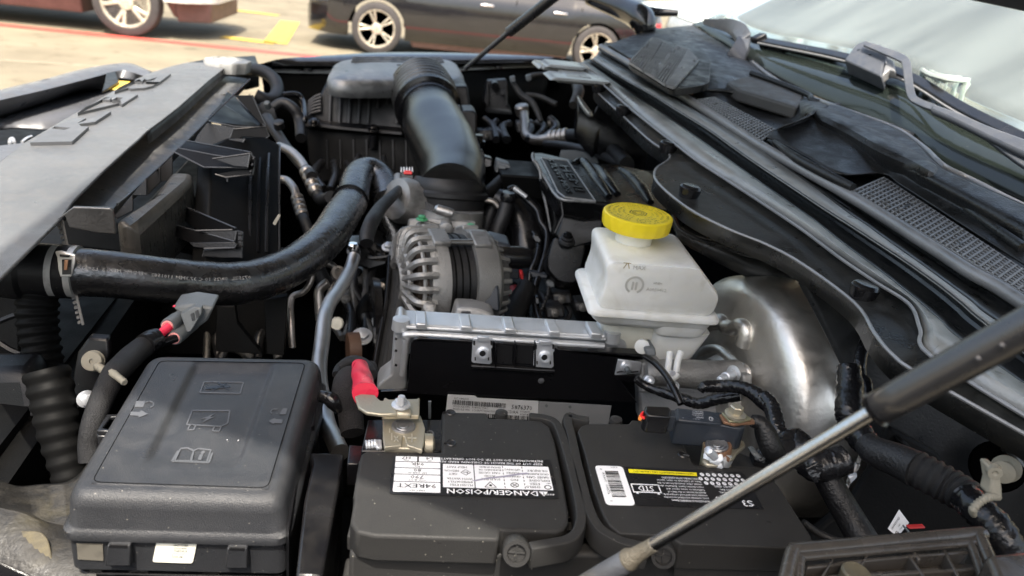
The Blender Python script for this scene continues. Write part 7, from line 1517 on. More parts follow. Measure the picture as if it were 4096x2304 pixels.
# negative side
ng = thing('negative_terminal', 'corroded negative battery clamp with threaded bolt', 'battery terminal', P(15, 1350, 280, z=1.09))
lathe('lead_post', P(15, 1362, 190, z=1.103), UP + XX*-.15, [(-.018, .0088), (.0, .0088), (.0008, .008), (.0002, .006), (.0008, .0056), (.0002, .0034), (.0008, .003), (.0008, .0001)], 'lead', ng, seg=40)
lathe('clamp_ring', P(15, 1365, 200, z=1.101), UP + XX*-.15, [(-.020, .0122), (-.004, .0110), (.0, .0112), (.0014, .0106), (.0014, .0090)], 'rust', ng, seg=40)
prism('clamp_ear', [P(15, u, v, z=1.098) for u, v in ((1420, 130), (1500, 120), (1620, 150), (1640, 195), (1560, 260), (1530, 310), (1490, 330), (1470, 240))], -UP*.004, 'brass', ng, bevel=.001)
prism('clamp_jaw', [P(15, u, v, z=1.093) for u, v in ((1240, 270), (1300, 310), (1360, 290), (1400, 300), (1480, 290), (1508, 380), (1270, 378), (1215, 330))], -UP*.006, 'brass', ng, bevel=.002)
tube('clamp_bolt', [P(15, 1278, 240, z=1.108), P(15, 1340, 305, z=1.098)], .0034, 'zinc', ng, n=3, seg=14, corr=(.0016, .0005))
bolt('clamp_nut', P(15, 1350, 312, z=1.095), Vector((-.35, -.6, .5)), .0062, 'alubright', ng)
bolt('clamp_nut', P(15, 1420, 330, z=1.094), Vector((.4, -.8, .2)), .0056, 'alubright', ng, washer=False)
prism('brown_flake', [P(15, u, v, z=1.10) for u, v in ((1425, 270), (1440, 262), (1490, 320), (1480, 335))], -UP*.003, 'rust', ng, bevel=.0005)
# current sensor
sn = thing('battery_sensor', 'blue black sensor module bolted beside the negative battery clamp', 'sensor', P(10, 250, 330, z=1.1))
zq = 1.118
prism('sensor_body', [P(10, u, v, z=zq) for u, v in ((0, 250), (20, 232), (335, 265), (520, 290), (515, 370), (480, 385), (350, 360), (180, 345), (20, 330))], -UP*.022, 'blueconn', sn, bevel=.0015)
prism('sensor_top', [P(10, u, v, z=zq+.002) for u, v in ((20, 240), (335, 270), (345, 350), (30, 322))], -UP*.003, 'blueconn', sn, bevel=.001)
sfm = quad(P(10, 335, 272, z=zq+.0024), P(10, 22, 243, z=zq+.0024), P(10, 30, 322, z=zq+.0024), P(10, 340, 348, z=zq+.0024), 60, 17, nrm=UP)
lettering('sensor_print', [('SW0309', 24, 10.5, 3), ('P68243207 AC', 24, 4.2, 2.8, 'l', .9), ('GD 0 171 333 116', 24, 7.4, 2.4, 'l', .9), ('Made in Mexico', 24, 1.4, 2.4), ('01', 52, 13.5, 2.2), ('2017-05-12', 30, 13.6, 2.0)] + ring(14, 12, 3, .6) + [rect(13, 10.5, .6, 3)], sfm, 'paleink', sn, lift=.0004)
prism('plug', [P(9, u, v, z=1.13) for u, v in ((2310, 218), (2480, 225), (2500, 250), (2490, 300), (2330, 290), (2300, 260))], -UP*.016, 'gloss', sn, bevel=.0015)
prism('plug_neck', [P(9, u, v, z=1.126) for u, v in ((2440, 245), (2530, 250), (2530, 300), (2450, 295))], -UP*.014, 'blueconn', sn, bevel=.001)
tube('red_wire', PS(9, [(2325, 268), (2290, 275), (2280, 300), (2310, 310)], z=1.125), .0012, 'redplug', sn, seg=6)
tube('orange_wire', PS(9, [(2325, 288), (2280, 292), (2270, 318)], z=1.124), .0014, mat('orange_wire', (.8, .25, .05), .4), sn, seg=6)
prism('lug_plate', [P(10, u, v, z=zq+.004) for u, v in ((330, 280), (400, 265), (500, 275), (580, 320), (585, 342), (500, 345), (440, 355), (360, 335))], -UP*.0025, 'rust', sn, bevel=.0006)
prism('lug_plate', [P(10, u, v, z=zq+.0062) for u, v in ((345, 270), (400, 250), (500, 262), (560, 315), (480, 335), (400, 330))], -UP*.002, mat('olive_plate', (.33, .31, .2), .4, metal=.7, grime=.6, gcol=(.2, .12, .06)), sn, bevel=.0006)
bolt('sensor_nut', P(10, 440, 285, z=zq+.0085), UP, .0054, 'brass', sn, h=.007)
tube('ground_lug', [P(10, 560, 330, d=.60), P(10, 620, 350, d=.60), P(10, 660, 420, d=.60), P(10, 700, 520, d=.60), P(10, 740, 580, d=.61)], [.005, .0065, .0085, .009, .0085], 'tape', sn, seg=20)

# ================================================================== looms at the right
lm = thing('wiring_loom', 'tape wrapped wiring loom curling over the brake booster', 'wiring', P(10, 400, 80, d=.75))
vw = lambda i, k, th: .04*math.sin(i*2.3 + k*.8) + .03*math.sin(i*5.1+k)
tube('corrugated_loop', [P(10, 190, 120, d=.70), P(10, 220, 85, d=.70), P(10, 330, 80, d=.70), P(10, 460, 85, d=.69), P(10, 560, 120, d=.68), P(10, 640, 180, d=.67), P(10, 700, 230, d=.66)], [.003, .0055, .0058, .006, .0066, .0075, .007], 'vinyl', lm, seg=20, n=12, wob=vw)
tube('corrugated_loop', [P(7, 620, 1385, d=.76), P(7, 720, 1449, d=.76), P(10, 60, 170, d=.74), P(10, 180, 205, d=.73), P(10, 320, 170, d=.72), P(10, 480, 150, d=.71)], [.004, .0045, .0055, .0055, .006, .005], 'vinyl', lm, seg=18, n=12, wob=vw)
tube('taped_branch', [P(10, 640, 150, d=.67), P(10, 700, 220, d=.66), P(10, 730, 330, d=.65), P(10, 740, 400, d=.645), P(10, 800, 470, d=.64)], [.006, .007, .0075, .008, .009], 'vinyl', lm, seg=18, n=10, wob=vw)
tube('taped_bundle', [P(10, 560, 600, d=.62), P(10, 640, 600, d=.62), P(10, 780, 560, d=.62), P(10, 850, 480, d=.63), P(10, 930, 560, d=.62), P(10, 1010, 650, d=.61), P(10, 1130, 640, d=.61), P(10, 1240, 600, d=.61)], [.006, .009, .012, .012, .014, .013, .0125, .012], 'vinyl', lm, seg=22, n=8, wob=vw)
tube('cable_to_reservoir', [P(7, 690, 1225, d=.78), P(7, 760, 1270, d=.76), P(7, 840, 1360, d=.74), P(7, 900, 1460, d=.72), P(10, 50, 210, d=.71)], .0034, 'gloss', lm, seg=14)
prism('grey_sleeve', PS(10, [(600, 560), (640, 600), (600, 612), (560, 570)], d=.6), YY*.01, 'greyconn', lm, bevel=.001)
tube('descending_loom', [P(10, 1040, 620, d=.62), P(10, 1080, 700, d=.62), P(10, 1180, 880, d=.615), P(10, 1280, 1050, d=.61), P(10, 1380, 1220, d=.60), P(10, 1440, 1350, d=.6)], [.009, .0105, .011, .0115, .012, .012], 'tape', lm, seg=24)
tube('thin_cable', [P(10, 930, 1060, d=.56), P(10, 1060, 1150, d=.56), P(10, 1250, 1210, d=.555), P(10, 1500, 1195, d=.55), P(10, 1600, 1210, d=.55)], [.0026, .003, .0032, .003, .0026], 'rubmat', lm, seg=12)
prism('white_tab', PS(10, [(950, 680), (1040, 630), (1080, 650), (1040, 780), (1010, 775), (980, 740)], d=.585), YY*.002, 'vinyl', lm, bevel=.0005)
lm2 = thing('wiring_loom', 'thick taped and braided loom running down the right side panel', 'wiring', P(10, 1700, 700, d=.6))
tube('shiny_wrap', [P(10, 1260, -60, d=.68), P(10, 1270, 100, d=.67), P(10, 1265, 250, d=.655), P(10, 1280, 330, d=.65), P(10, 1330, 420, d=.64), P(10, 1390, 500, d=.63)], [.010, .0118, .012, .012, .012, .011], 'vinyl', lm2, seg=20, n=8, wob=vw)
tube('upper_strap', [P(7, 2330, 1060, d=.74), P(7, 2290, 1120, d=.73), P(7, 2250, 1240, d=.72), P(7, 2250, 1380, d=.71), P(10, 1390, 60, d=.70), P(10, 1400, 250, d=.68)], [.005, .006, .006, .006, .005, .005], 'vinyl', lm2, seg=12)
tube('taped_section', [P(10, 1380, 480, d=.63), P(10, 1450, 550, d=.62), P(10, 1600, 610, d=.605), P(10, 1750, 680, d=.59)], [.010, .0125, .0135, .0145], 'tape', lm2, seg=24)
tube('braided_section', [P(10, 1730, 665, d=.595), P(10, 1850, 730, d=.585), P(10, 2000, 810, d=.575), P(10, 2150, 900, d=.56)], [.0145, .0148, .0145, .013], 'braid', lm2, seg=28, corr=(.006, .0014))
tube('shiny_wrap', [P(10, 2100, 880, d=.56), P(10, 2200, 980, d=.545), P(10, 2310, 1090, d=.535), P(10, 2380, 1200, d=.53), P(10, 2420, 1300, d=.53)], [.0115, .0115, .012, .012, .012], 'vinyl', lm2, seg=24, n=8, wob=vw)
ctie = thing('cable_tie', 'beige ratchet tie with round fir tree mount holding the right loom', 'cable tie', P(10, 2330, 750, d=.52))
tube('strap', [P(10, 2160, 1010, d=.51), P(10, 2155, 970, d=.50), P(10, 2200, 920, d=.50), P(10, 2270, 880, d=.50), P(10, 2340, 880, d=.51)], [.002, .003, .003, .003, .0025], 'beige', ctie, seg=8, corr=(.0022, .0006))
prism('tie_head', PS(10, [(2270, 660), (2330, 660), (2355, 740), (2370, 820), (2372, 910), (2330, 915), (2270, 870), (2290, 780)], d=.505), YY*.010, 'beige', ctie, bevel=.0015)
lathe('mount_disc', P(10, 2380, 690, d=.53), Vector((-.8, -.55, .1)), [(-.007, .0095), (-.005, .0098), (-.004, .006), (.001, .006), (.002, .0075), (.004, .008), (.005, .001)], 'beige', ctie, seg=36)
lathe('mount_hub', P(10, 2310, 700, d=.505), Vector((-.4, -.8, .1)), [(-.003, .005), (.002, .0045), (.002, .002), (.001, .001)], 'beige', ctie, seg=24)
sk_ = thing('part_sticker', 'white part number sticker on the dark panel below the right loom', 'label', P(10, 1610, 1070, d=.62))
sa_ = [P(10, 1543, 1110, d=.62), P(10, 1625, 972, d=.62), P(10, 1695, 1065, d=.62), P(10, 1612, 1168, d=.62)]
prism('sticker_sheet', sa_, YY*.0005, 'white', sk_, bevel=0)
kf = quad(sa_[0], sa_[1], sa_[2], sa_[3], 30, 18); kn = (sa_[1]-sa_[0]).cross(sa_[3]-sa_[0]); sg_ = 1 if kn.dot(Vector((0, 0, EYE))-sa_[0]) > 0 else -1
kfm = lambda x, y, l=0: quad(sa_[0], sa_[1], sa_[2], sa_[3], 30, 18)(x, 18-y, l*sg_)
lettering('sticker_print', [('68444309AD', 3, 12.5, 4.4, 'l', .85), ('1Q5', 12, 7.5, 3), ('19268', 10, 3.5, 2.6)] + ring(4.5, 5, 2.6, .8)[2:] + [rect(3.4, 3, .8, 3.2), rect(5, 3, .8, 3.2)], kfm, 'ink', sk_, lift=.0006)
tag(prism('red_clip', PS(10, [(1685, 1100), (1812, 1094), (1814, 1108), (1700, 1114)], d=.61), YY*.004, mat('dull_red', (.45, .03, .03), .4), bevel=.001), 'small red plastic strip beside the white part number sticker', 'clip')
tag(tube('thin_wire', [P(10, 1650, 1085, d=.61), P(10, 1690, 1130, d=.61), P(10, 1725, 1190, d=.61)], .0009, 'greyconn', seg=6), 'thin wire hanging below the white part number sticker', 'wire')
dk = thing('wheelhouse_panel', 'dark inner wheelhouse panel behind the right loom', 'panel', P(10, 1500, 900, d=.7))
prism('panel_face', PS(10, [(1560, 380), (1900, 560), (2150, 860), (2300, 1200), (2300, 1449), (900, 1449), (1000, 1150), (1300, 900), (1420, 700)], d=.70), YY*.01, 'dark', dk, bevel=.003)
prism('panel_ridge', PS(10, [(1620, 480), (1660, 470), (1760, 570), (1720, 600)], d=.69), YY*.01, 'dark', dk, bevel=.002)
prism('steel_slot', PS(10, [(1250, 790), (1320, 640), (1350, 650), (1270, 800)], d=.66), YY*.004, 'tubedull', dk, bevel=.001)
prism('steel_slot', PS(10, [(1258, 740), (1320, 708), (1326, 740), (1275, 790)], d=.655), YY*.003, 'zinc', dk, bevel=.001)
tube('steel_edge', PS(10, [(1360, 520), (1310, 680), (1250, 800), (1230, 830)], d=.665), .0018, 'tubedull', dk, seg=6)

# ================================================================== ribbed tray at the lower right
rt = thing('ribbed_tray', 'glossy brown black ribbed plastic tray in the lower right corner', 'tray', P(10, 1600, 1400, z=1.12))
zr = 1.115
rim_ = [P(10, u, v, z=zr) for u, v in ((800, 1500), (850, 1300), (880, 1265), (960, 1258), (2130, 1152), (2190, 1165), (2250, 1290), (2320, 1449), (2340, 1500))]
gt = mat('tray_gloss_plastic', (.045, .041, .037), .22, bump=.3, bscale=250, speck=.3, dust=.25, dustcol=(.12, .10, .08), coat=.3)
inn = [P(10, u, v, z=zr) for u, v in ((900, 1520), (915, 1330), (960, 1308), (2080, 1215), (2130, 1222), (2180, 1330), (2240, 1520))]
flr = [P(10, u, v, z=zr-.012) for u, v in ((800, 1500), (860, 1290), (2130, 1180), (2300, 1449), (2330, 1500))]
prism('tray_floor', flr, -UP*.01, gt, rt, bevel=.002)
def band(name, out, inn_, z1, m, parent):
    n = min(len(out), len(inn_)); 
    return None
tube('tray_rim', rim_, .0048, gt, rt, n=4, seg=12)
tube('tray_rim', inn, .003, gt, rt, n=4, seg=10)
prisms('tray_ribs', [([P(10, a, b, z=zr-.002), P(10, c_, d_, z=zr-.002), P(10, c_, d_+22, z=zr-.002), P(10, a, b+22, z=zr-.002)], -UP*.010) for a, b, c_, d_ in ((960, 1370, 1380, 1330), (1180, 1340, 1700, 1290), (1700, 1290, 2130, 1260), (960, 1450, 1900, 1390), (1500, 1420, 2200, 1380))] +
       [([P(10, a, b, z=zr-.0015), P(10, a+24, b, z=zr-.0015), P(10, c_+24, d_, z=zr-.0015), P(10, c_, d_, z=zr-.0015)], -UP*.010) for a, b, c_, d_ in ((1140, 1315, 1060, 1449), (1385, 1290, 1300, 1440), (1715, 1262, 1760, 1330), (1680, 1290, 1830, 1500), (1930, 1240, 2040, 1449))], gt, rt, bevel=.002)
lathe('tray_boss', P(10, 1310, 1430, z=zr+.001), UP, [(-.01, .0085), (.001, .0085), (.002, .0075), (.001, .005), (.001, .001)], mat('dusty_boss', (.12, .105, .07), .35, metal=.3, bump=1, bscale=200), rt, seg=32)
tag(prism('corner_trim', [P(10, u, v, z=1.135) for u, v in ((2250, 1285), (2600, 1250), (2700, 1600), (2400, 1600), (2330, 1449))], -UP*.02, gt, bevel=.004), 'dark trim block in the bottom right corner beside the ribbed tray', 'trim')

# ================================================================== fuse box
fb = thing('fuse_box', 'big black fuse box with textured lid, moulded symbols and a white sticker', 'fuse box', P(8, 650, 700, z=1.0))
ZF = 1.088
def Fz(c, u, v, off=0): return P(c, u, v, z=ZF + off)
# lid: rings from the skirt up over the rounded edge to the flat panel
o_top = [Fz(8, 560, 800), Fz(8, 2060, 860), Fz(5, 2255, 1345), Fz(5, 1150, 1290)]
def ringq(q, s, dz, r, n=6):
    c = sum(q, Vector())/4; return rnd([c + (p-c)*s + UP*dz for p in q], r, n)
q0_ = [Fz(8, 630, 790), Fz(8, 1925, 840), Fz(8, 2170, -60), Fz(8, 1100, -95)]
def off4(q, d):
    a, b, c_, e = q; ux = (b-a).normalized(); uy = UP.cross(ux)
    return [a - ux*d - uy*d, b + ux*d - uy*d, c_ + ux*d + uy*d, e - ux*d + uy*d]
LQ = [Fz(8, 640, 790), Fz(8, 1940, 835), Fz(5, 2225, 1362), Fz(5, 1150, 1345)]
cfb = sum(LQ, Vector())/4
rings = []
for d, dz, r in ((.0155, -.033, .012), (.0155, -.0275, .012), (.0135, -.0255, .012), (.0128, -.024, .013), (.0115, -.010, .013), (.0098, -.004, .013), (.0070, -.0008, .012), (.0020, .0006, .008), (.0, .0002, .006), (-.0010, .0008, .006)):
    rings.append(rnd([p + UP*dz for p in off4(LQ, d)], r, 6))
# flat panel with two long shallow swellings: a grid
shell('lid', rings, 'lid', fb, cap0=True, cap1=False, smooth=50)
PQ = off4(LQ, -.0008)
nu, nv = 60, 60; V, F = [], []
def lidpt(x, y): return PQ[0]*(1-x)*(1-y) + PQ[1]*x*(1-y) + PQ[2]*x*y + PQ[3]*(1-x)*y
def hgt(x, y):
    yy_ = max(0, min(1, (y-.10)/.14))*max(0, min(1, (1.02-y)/.12)); yy_ = yy_*yy_*(3-2*yy_)
    def sm(t): t = max(0, min(1, t)); return t*t*(3-2*t)
    plat = sm((x-.22)/.045)*sm((.80-x)/.045)
    return -.0040*plat*yy_ + .0008
for j in range(nv+1):
    for i in range(nu+1):
        x, y = i/nu, j/nv; V.append(lidpt(x, y) + UP*hgt(x, y))
for j in range(nv):
    for i in range(nu): F.append((j*(nu+1)+i, j*(nu+1)+i+1, (j+1)*(nu+1)+i+1, (j+1)*(nu+1)+i))
O('lid_panel', V, F, 'lid', fb, smooth=60, recalc=False)
def lidm(x, y, l=0):
    a, b = x/100, y/100; return lidpt(a, b) + UP*(hgt(a, b) + l)
def li(c, u, v):
    p = Fz(c, u, v, -.001); x, y = 50., 50.
    for _ in range(12):
        q = lidpt(x/100, y/100); ex = lidpt((x+1)/100, y/100)-q; ey = lidpt(x/100, (y+1)/100)-q; d = p-q; det = ex.x*ey.y-ex.y*ey.x; x += (d.x*ey.y-d.y*ey.x)/det; y += (ex.x*d.y-ex.y*d.x)/det
    return x, y
def L2(*pts): return [li(8, u, v) for u, v in pts]
def pl(pts, t, closed=True): return poly(pts, closed, t)
ic = []
ic += pl(L2((1385, 240), (1655, 243), (1640, 335), (1590, 355), (1345, 342)), .9) + pl(L2((1370, 345), (1350, 380), (1395, 380), (1412, 345)), .8) + pl(L2((1548, 352), (1530, 388), (1580, 390), (1595, 352)), .8)
bolt_ = L2((1555, 262), (1450, 300), (1490, 298), (1452, 330), (1550, 285), (1510, 288)); ic += [('#', [bolt_[0], bolt_[1], bolt_[2], bolt_[3], bolt_[4], bolt_[5]])]
ic += pl(L2((1300, 515), (1260, 615), (1375, 615), (1395, 530), (1350, 510)), 1.0) + pl(L2((1395, 530), (1430, 515), (1520, 525), (1490, 625), (1378, 618)), 1.0) + pl(L2((1285, 530), (1240, 622), (1505, 635), (1530, 545)), 1.3, False)
ic += [('#', L2((1440, 555), (1465, 556), (1450, 605), (1425, 604))), disc(*li(8, 1462, 542), 1.2)]
ic += [('#', L2((985, 205), (1052, 205), (1035, 248), (970, 248)))] + pl(L2((1050, 215), (1080, 205), (1108, 215), (1108, 240), (1085, 250)), .8, False) + [('#', L2((945, 282), (1010, 285), (1018, 272), (1068, 298), (1000, 325), (1002, 312), (938, 308)))]
ic += [('#', L2((2040, 258), (2075, 258), (2060, 300), (2015, 300)))] + pl(L2((2000, 262), (1970, 262), (1950, 278), (1960, 295)), .7, False) + [('#', L2((2040, 340), (1985, 335), (1985, 325), (1935, 350), (1975, 372), (1978, 362), (2030, 365)))]
ic += pl(L2((1470, 35), (1755, 38), (1730, 118), (1440, 112)), .8) 
tag(lettering('moulded_symbols', ic, lidm, 'greyprint', fb, lift=.0002, h=.0003), kind='stuff')
lettering('dark_symbol', [line(*li(8, 1570, 40), *li(8, 1650, 98), .9), line(*li(8, 1635, 48), *li(8, 1540, 95), .8), ('#', L2((1480, 75), (1560, 62), (1660, 66), (1660, 76), (1560, 82), (1480, 90)))], lidm, 'ink', fb, lift=.0006)
# panel groove
gpts = rnd([lidpt(x, y) + UP*.0009 for x, y in ((.004, .006), (.996, .006), (.996, .994), (.004, .994))], .006, 4); gpts.append(gpts[0])
tube('lid_groove', gpts, .00028, 'void', fb, n=1, seg=5)
# base under the lid
FB0 = off4(LQ, .0128)
Fd = [p - UP*.0325 for p in FB0]
prism('base', rnd(Fd, .008, 5), -UP*.028, 'lid', fb, bevel=.001)
prism('base_lower', rnd([p - UP*.066 for p in off4(LQ, .010)], .006, 4), -UP*.10, 'plastic', fb, bevel=.001)
n_f = -UP.cross((LQ[1]-LQ[0]).normalized())
def ff_(c, u, v, out=0):
    """point on the front wall of the base"""
    q = Fd[0] + n_f*out; r = ray(c, u, v); o = Vector((0, 0, EYE)); return o + r*((q-o).dot(n_f)/r.dot(n_f))
for x0, x1, y0, y1 in ((760, 940, 1230, 1380), (1625, 1785, 1250, 1398)):
    prism('front_latch', [ff_(8, x0+10, y0, .006), ff_(8, x1-6, y0, .006), ff_(8, x1, y1, .006), ff_(8, x0, y1, .006)], -n_f*.006, 'lid', fb, bevel=.001)
    prism('latch_slot', [ff_(8, x0+28, y0-4, .0062), ff_(8, x1-20, y0, .0062), ff_(8, x1-22, y0+18, .0062), ff_(8, x0+24, y0+14, .0062)], -n_f*.001, 'ink', fb, bevel=0)
st = [ff_(8, 1100, 1345, .0012), ff_(8, 1385, 1355, .0012), ff_(8, 1418, 1205, .0012), ff_(8, 1128, 1198, .0012)]
prism('sticker', rnd([ff_(8, 1098, 1348, .001), ff_(8, 1388, 1358, .001), ff_(8, 1420, 1205, .001), ff_(8, 1130, 1196, .001)], .002), -n_f*.0005, 'cream', fb, bevel=0)
sfm_ = quad(st[0], st[1], st[2], st[3], 100, 50, nrm=n_f)
lettering('sticker_print', [('68430150AA', 44, 40, 8, 'l', .85), ('16200260988949', 44, 33, 7, 'l', .72), ('DPN35208108', 44, 26, 7.5, 'l', .82), ('2019/06/12 21:55:21', 44, 20, 6, 'l', .7), ('72033-AK', 44, 12, 8, 'l', .9)], sfm_, 'ink', fb, lift=.0004)
prism('base_wear', [ff_(8, 552, 1215, .0008), ff_(8, 740, 1220, .0008), ff_(8, 745, 1340, .0008), ff_(8, 560, 1330, .0008)], -n_f*.0004, mat('chalky_dust', (.12, .11, .09), .7, grime=.8, gcol=(.05, .045, .04)), fb, bevel=0)
for x0, x1 in ((640, 735), (925, 1070), (1455, 1580)): prism('lower_pad', [ff_(8, x0, 1412, -.004), ff_(8, x1, 1412, -.004), ff_(8, x1-4, 1500, -.004), ff_(8, x0+4, 1500, -.004)], -n_f*.004, 'dirt', fb, bevel=.0005)
# side latches
def slat(pts, z, dn): return prism('side_latch', [P(8, u, v, z=z) for u, v in pts], -UP*dn, gp, fb, bevel=.001)
slat([(695, 400), (770, 280), (860, 280), (850, 300), (795, 300), (735, 380), (800, 390), (790, 405)], ZF-.03, .004)
slat([(695, 408), (790, 410), (770, 440), (700, 440)], ZF-.034, .02)
slat([(2170, 345), (2270, 350), (2275, 470), (2235, 470), (2235, 465), (2215, 462), (2225, 370), (2170, 368)], ZF-.03, .004)
slat([(2140, 475), (2240, 480), (2235, 540), (2150, 550)], ZF-.034, .02)
prism('side_wall', [P(8, u, v, z=ZF-.02) for u, v in ((2230, -60), (2300, 0), (2270, 350), (2200, 400), (2080, 1150), (2060, 1100), (2150, 500))], -UP*.05, 'plastic', fb, bevel=.002)
for u, v in ((1637, 467), (1718, 470), (1452, 913), (652, 880)): lathe('lid_speck', Fz(8, u, v, .0005 if v < 800 else -.006), UP, [(0, .0004), (.0003, .0001)], 'white', fb, seg=8)
# sleeve loom, nylon clip, bolt and connectors left of the fuse box
bl_ = thing('braided_loom', 'black braided loom rising from the fuse box to a grey two wire connector', 'wiring', P(8, 700, 200, d=.6))
tube('braided_sleeve', [P(8, 650, 620, d=.60), P(8, 645, 500, d=.60), P(8, 670, 350, d=.60), P(8, 740, 160, d=.61), P(8, 820, 0, d=.62), P(5, 870, 1400, d=.63), P(5, 960, 1310, d=.65), P(5, 1060, 1230, d=.67), P(5, 1140, 1190, d=.68)], [.0085, .0085, .0087, .0092, .0098, .0102, .0102, .0095, .0088], 'braid', bl_, seg=24, n=10)
tube('tape_end', [P(5, 1050, 1230, d=.665), P(5, 1110, 1195, d=.675), P(5, 1160, 1170, d=.68)], [.0100, .0102, .0085], 'vinyl', bl_, seg=20)
tube('red_wire', [P(5, 1130, 1175, d=.68), P(5, 1175, 1140, d=.685), P(5, 1230, 1095, d=.69)], .0040, mat('red_wire_m', (.62, .02, .06), .3), bl_, seg=16)
tube('black_wire', [P(5, 1170, 1220, d=.68), P(5, 1220, 1200, d=.685), P(5, 1280, 1180, d=.69)], .0038, 'gloss', bl_, seg=16)
gc = thing('wire_connector', 'grey two way connector with pink seals under the coolant hose', 'connector', P(5, 1350, 1080, d=.7))
cax = (P(5, 1360, 990, d=.73) - P(5, 1215, 1095, d=.69)).normalized()
for u, v in ((1215, 1095), (1262, 1182)):
    k = P(5, u, v, d=.69); lathe('barrel', k, cax, [(0, .0056), (.0, .0066), (.003, .0071), (.018, .0071), (.020, .0065), (.04, .0065)], 'greyconn', gc, seg=28); lathe('pink_seal', k - cax*.0006, cax, [(0, .0038), (-.0008, .0042), (-.0008, .0053), (.003, .0056)], 'pink', gc, seg=28)
prism('connector_body', PS(5, [(1245, 960), (1380, 935), (1550, 960), (1535, 985), (1500, 1060), (1380, 1150), (1300, 1150), (1290, 1000)], d=.712), YY*.03, 'greyconn', gc, bevel=.003)
prism('connector_latch', PS(5, [(1305, 1010), (1410, 955), (1460, 965), (1460, 1010), (1380, 1140), (1350, 1140)], d=.70), YY*.008, 'greyconn', gc, bevel=.001)
for k in range(2): prism('latch_window', PS(5, [(1380+k*32, 1010-k*20), (1402+k*32, 1000-k*20), (1412+k*32, 1050-k*20), (1392+k*32, 1060-k*20)], d=.699), YY*.001, 'ink', gc, bevel=0)
prism('red_dot', PS(5, [(1248, 950), (1268, 944), (1272, 956), (1252, 960)], d=.70), YY*.002, 'red', gc, bevel=.0005)
nc = thing('cable_tie', 'beige nylon tie with round head on the bracket left of the fuse box', 'cable tie', P(5, 660, 1340, d=.64))
lathe('mount_disc', P(5, 664, 1350, d=.645), -YY + UP*.5, [(-.006, .0090), (-.004, .0094), (-.003, .0086), (0, .0086), (.001, .008), (.001, .002), (-.0006, .0018), (-.0006, .0001)], 'beige', nc, seg=36)
tube('strap', [P(5, 700, 1380, d=.635), P(5, 760, 1420, d=.63), P(8, 800, -20, d=.615), P(8, 850, 15, d=.605), P(8, 900, 55, d=.60)], [.0038, .0038, .0035, .003, .003], 'beige', nc, seg=8, corr=(.003, .0005))
bk_ = thing('mount_bracket', 'dark bracket with zinc flange bolt beside the braided loom', 'bracket', P(8, 600, 150, d=.63))
prism('bracket_arm', PS(5, [(560, 1290), (640, 1180), (780, 1190), (790, 1300), (740, 1449), (700, 1530), (560, 1720), (510, 1700), (530, 1449)], d=.66), YY*.01, 'plastic', bk_, bevel=.002)
bolt('flange_bolt', P(8, 622, 172, d=.625), Vector((.5, -.8, .15)), .0050, 'zinc', bk_)
lathe('bolt_stud', P(8, 420, 178, d=.65), -XX, [(-.008, .003), (.004, .003), (.004, .001)], 'tubedull', bk_, seg=14)
prism('pale_spacer', PS(8, [(470, 162), (495, 160), (498, 240), (475, 240)], d=.645), YY*.004, 'beige', bk_, bevel=.0005)
bx_ = thing('reservoir_shell', 'smooth dark plastic shell left of the corrugated ducts', 'shell', P(8, 100, 300, d=.6))
prism('shell_face', PS(8, [(-300, -20), (215, -30), (240, 120), (270, 300), (330, 420), (380, 560), (440, 778), (250, 800), (90, 815), (0, 775), (-300, 760)], d=.66), YY*.04, 'plastic', bx_, bevel=.01, seg=3)
prism('shell_upper', PS(5, [(-300, 760), (60, 700), (250, 560), (300, 700), (260, 900), (150, 1000), (160, 1449), (-300, 1400)], d=.74), YY*.03, 'dark', bx_, bevel=.004)
for a in ([(0, 1060), (100, 1020), (200, 1000), (320, 940)], [(0, 1220), (80, 1270), (180, 1310)], [(70, 705), (150, 712), (240, 700), (300, 670)]): tube('shell_ridge', PS(5, a, d=.71), .003, 'plastic', bx_, seg=6)
# dusty liner in the lower left corner
dl_ = thing('fender_liner', 'dusty brown sunlit inner fender ledge in the bottom left corner', 'fender liner', P(8, 200, 1200, d=.55))
rowsd = [[P(8, u, v, d=.60) for u, v in ((-200, 700), (0, 768), (120, 822), (300, 812), (480, 795), (600, 720), (680, 600))],
         [P(8, u, v, d=.585) for u, v in ((-200, 740), (0, 790), (120, 835), (300, 825), (480, 812), (560, 790), (600, 760))],
         [P(8, u, v, d=.555) for u, v in ((-200, 900), (0, 965), (150, 1000), (320, 1080), (480, 1110), (560, 1110), (640, 1100))],
         [P(8, u, v, d=.545) for u, v in ((-200, 920), (0, 985), (150, 1020), (320, 1100), (480, 1150), (560, 1170), (640, 1180))],
         [P(8, u, v, d=.50) for u, v in ((-200, 1500), (0, 1500), (200, 1500), (380, 1480), (500, 1480), (600, 1480), (700, 1480))]]
sheet('liner_panel', rowsd, 'dirt', dl_, n=5, solid=.003, across=1)
tube('liner_edge', rowsd[1], .0022, 'plastic', dl_, n=5, seg=8)
prism('liner_pad', rnd([P(8, u, v, d=dd) for u, v, dd in ((-200, 1118, .535), (290, 1120, .53), (345, 1170, .525), (410, 1449, .505), (430, 1520, .5), (-200, 1500, .5))], .006), -UP*.004, mat('speckled_dirt', (.03, .026, .02), .5, dust=.7, dustcol=(.15, .125, .07), grime=.8, gcol=(.16, .13, .07), bump=1, bscale=200), dl_, bevel=.002)
tag(prism('near_edge_trim', [P(8, u, v, d=.40) for u, v in ((-300, 1180), (0, 1330), (200, 1420), (300, 1500), (-300, 1600))], -UP*.01, 'gloss', bevel=.003), 'black trim edge crossing the bottom left corner', 'trim')

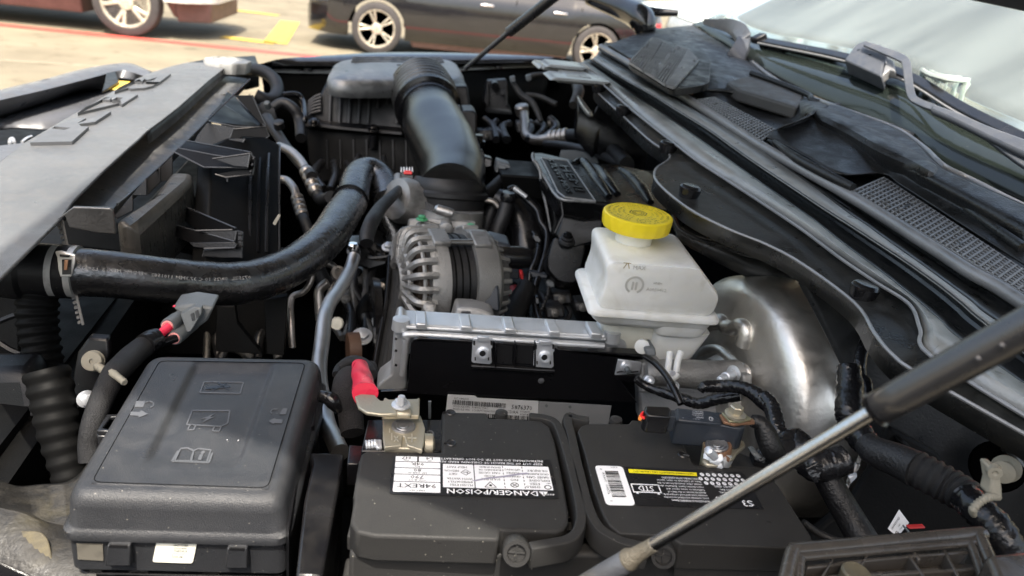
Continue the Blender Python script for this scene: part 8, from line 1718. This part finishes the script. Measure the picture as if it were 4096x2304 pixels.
# ================================================================== gas struts
gs = thing('gas_strut', 'grey gas strut with polished rod crossing the lower right of the bay', 'gas strut', P(0, 1540, 1430, d=.42), 'struts holding the bonnet')
s0, s1 = P(0, 1575, 1412, d=.420), P(0, 2205, 1030, d=.335); s2 = s0 + (s1-s0)*1.0
sx = (s1-s0).normalized()
# line through both, continued
c_end = P(0, 2600, 812, d=.292)
tube('rod', [s0 - sx*.01, s1 + sx*.01], .0036, 'chrome', gs, n=1, seg=28)
cx2 = (c_end-s1).normalized()
lathe('cylinder', s1, cx2, [(-.001, .0042), (.0, .0066), (.0013, .0075), (.012, .0077), (.020, .0077), (.11, .0077), (.16, .0077)], 'strut', gs, seg=48)
lathe('cylinder_lip', s1 - cx2*.0005, cx2, [(0, .0055), (-.001, .0075), (.0, .0082)], 'ink', gs, seg=36)
lathe('end_fitting', s0 + sx*.004, -sx, [(-.016, .0040), (-.006, .0042), (-.004, .0046), (0, .0048), (.004, .0062), (.02, .0066), (.05, .0068), (.06, .0066)], 'steelgrey', gs, seg=28)
lathe('grease_collar', s0 + sx*.004, -sx, [(-.018, .0039), (-.010, .0043), (-.003, .0048), (.001, .0064), (.003, .0062)], mat('gritty_grease', (.12, .105, .08), .45, metal=.3, bump=1, bscale=900, grime=.8, gcol=(.12, .11, .09)), gs, seg=28)
for k in (.045, .055): lathe('weld_bead', s1 + cx2*k + (EZ - cx2*EZ.dot(cx2)).normalized()*0 + Vector((-.004, -.008, .004)), Vector((-.3, -.8, .3)), [(0, .0012), (.0006, .0001)], 'strut', gs, seg=12)
g2 = thing('gas_strut', 'far thin grey gas strut rising from the passenger side fender', 'gas strut', P(11, 620, 470, d=1.75), 'struts holding the bonnet')
f0, f1, f2 = P(11, 622, 470, d=1.78), P(11, 915, 225, d=1.66), P(11, 1240, -30, d=1.54)
tube('rod', [f0, f1], .0055, 'strut', g2, n=1, seg=16)
fx_ = (f2-f1).normalized(); lathe('cylinder', f1, fx_, [(-.002, .006), (.004, .0115), (.35, .0115)], 'strut', g2, seg=24)
# small items: tan disc painted as the sunlit ground seen through the engine
tag(lathe('ground_light_gap', P(6, 270, 1075, d=.97), Vector((-.2, -.9, .3)), [(0, .009), (.004, .008), (.005, .001)], 'cream', None, seg=10), 'small cream plug in the shade beside the bright aluminium pipe', 'plug')
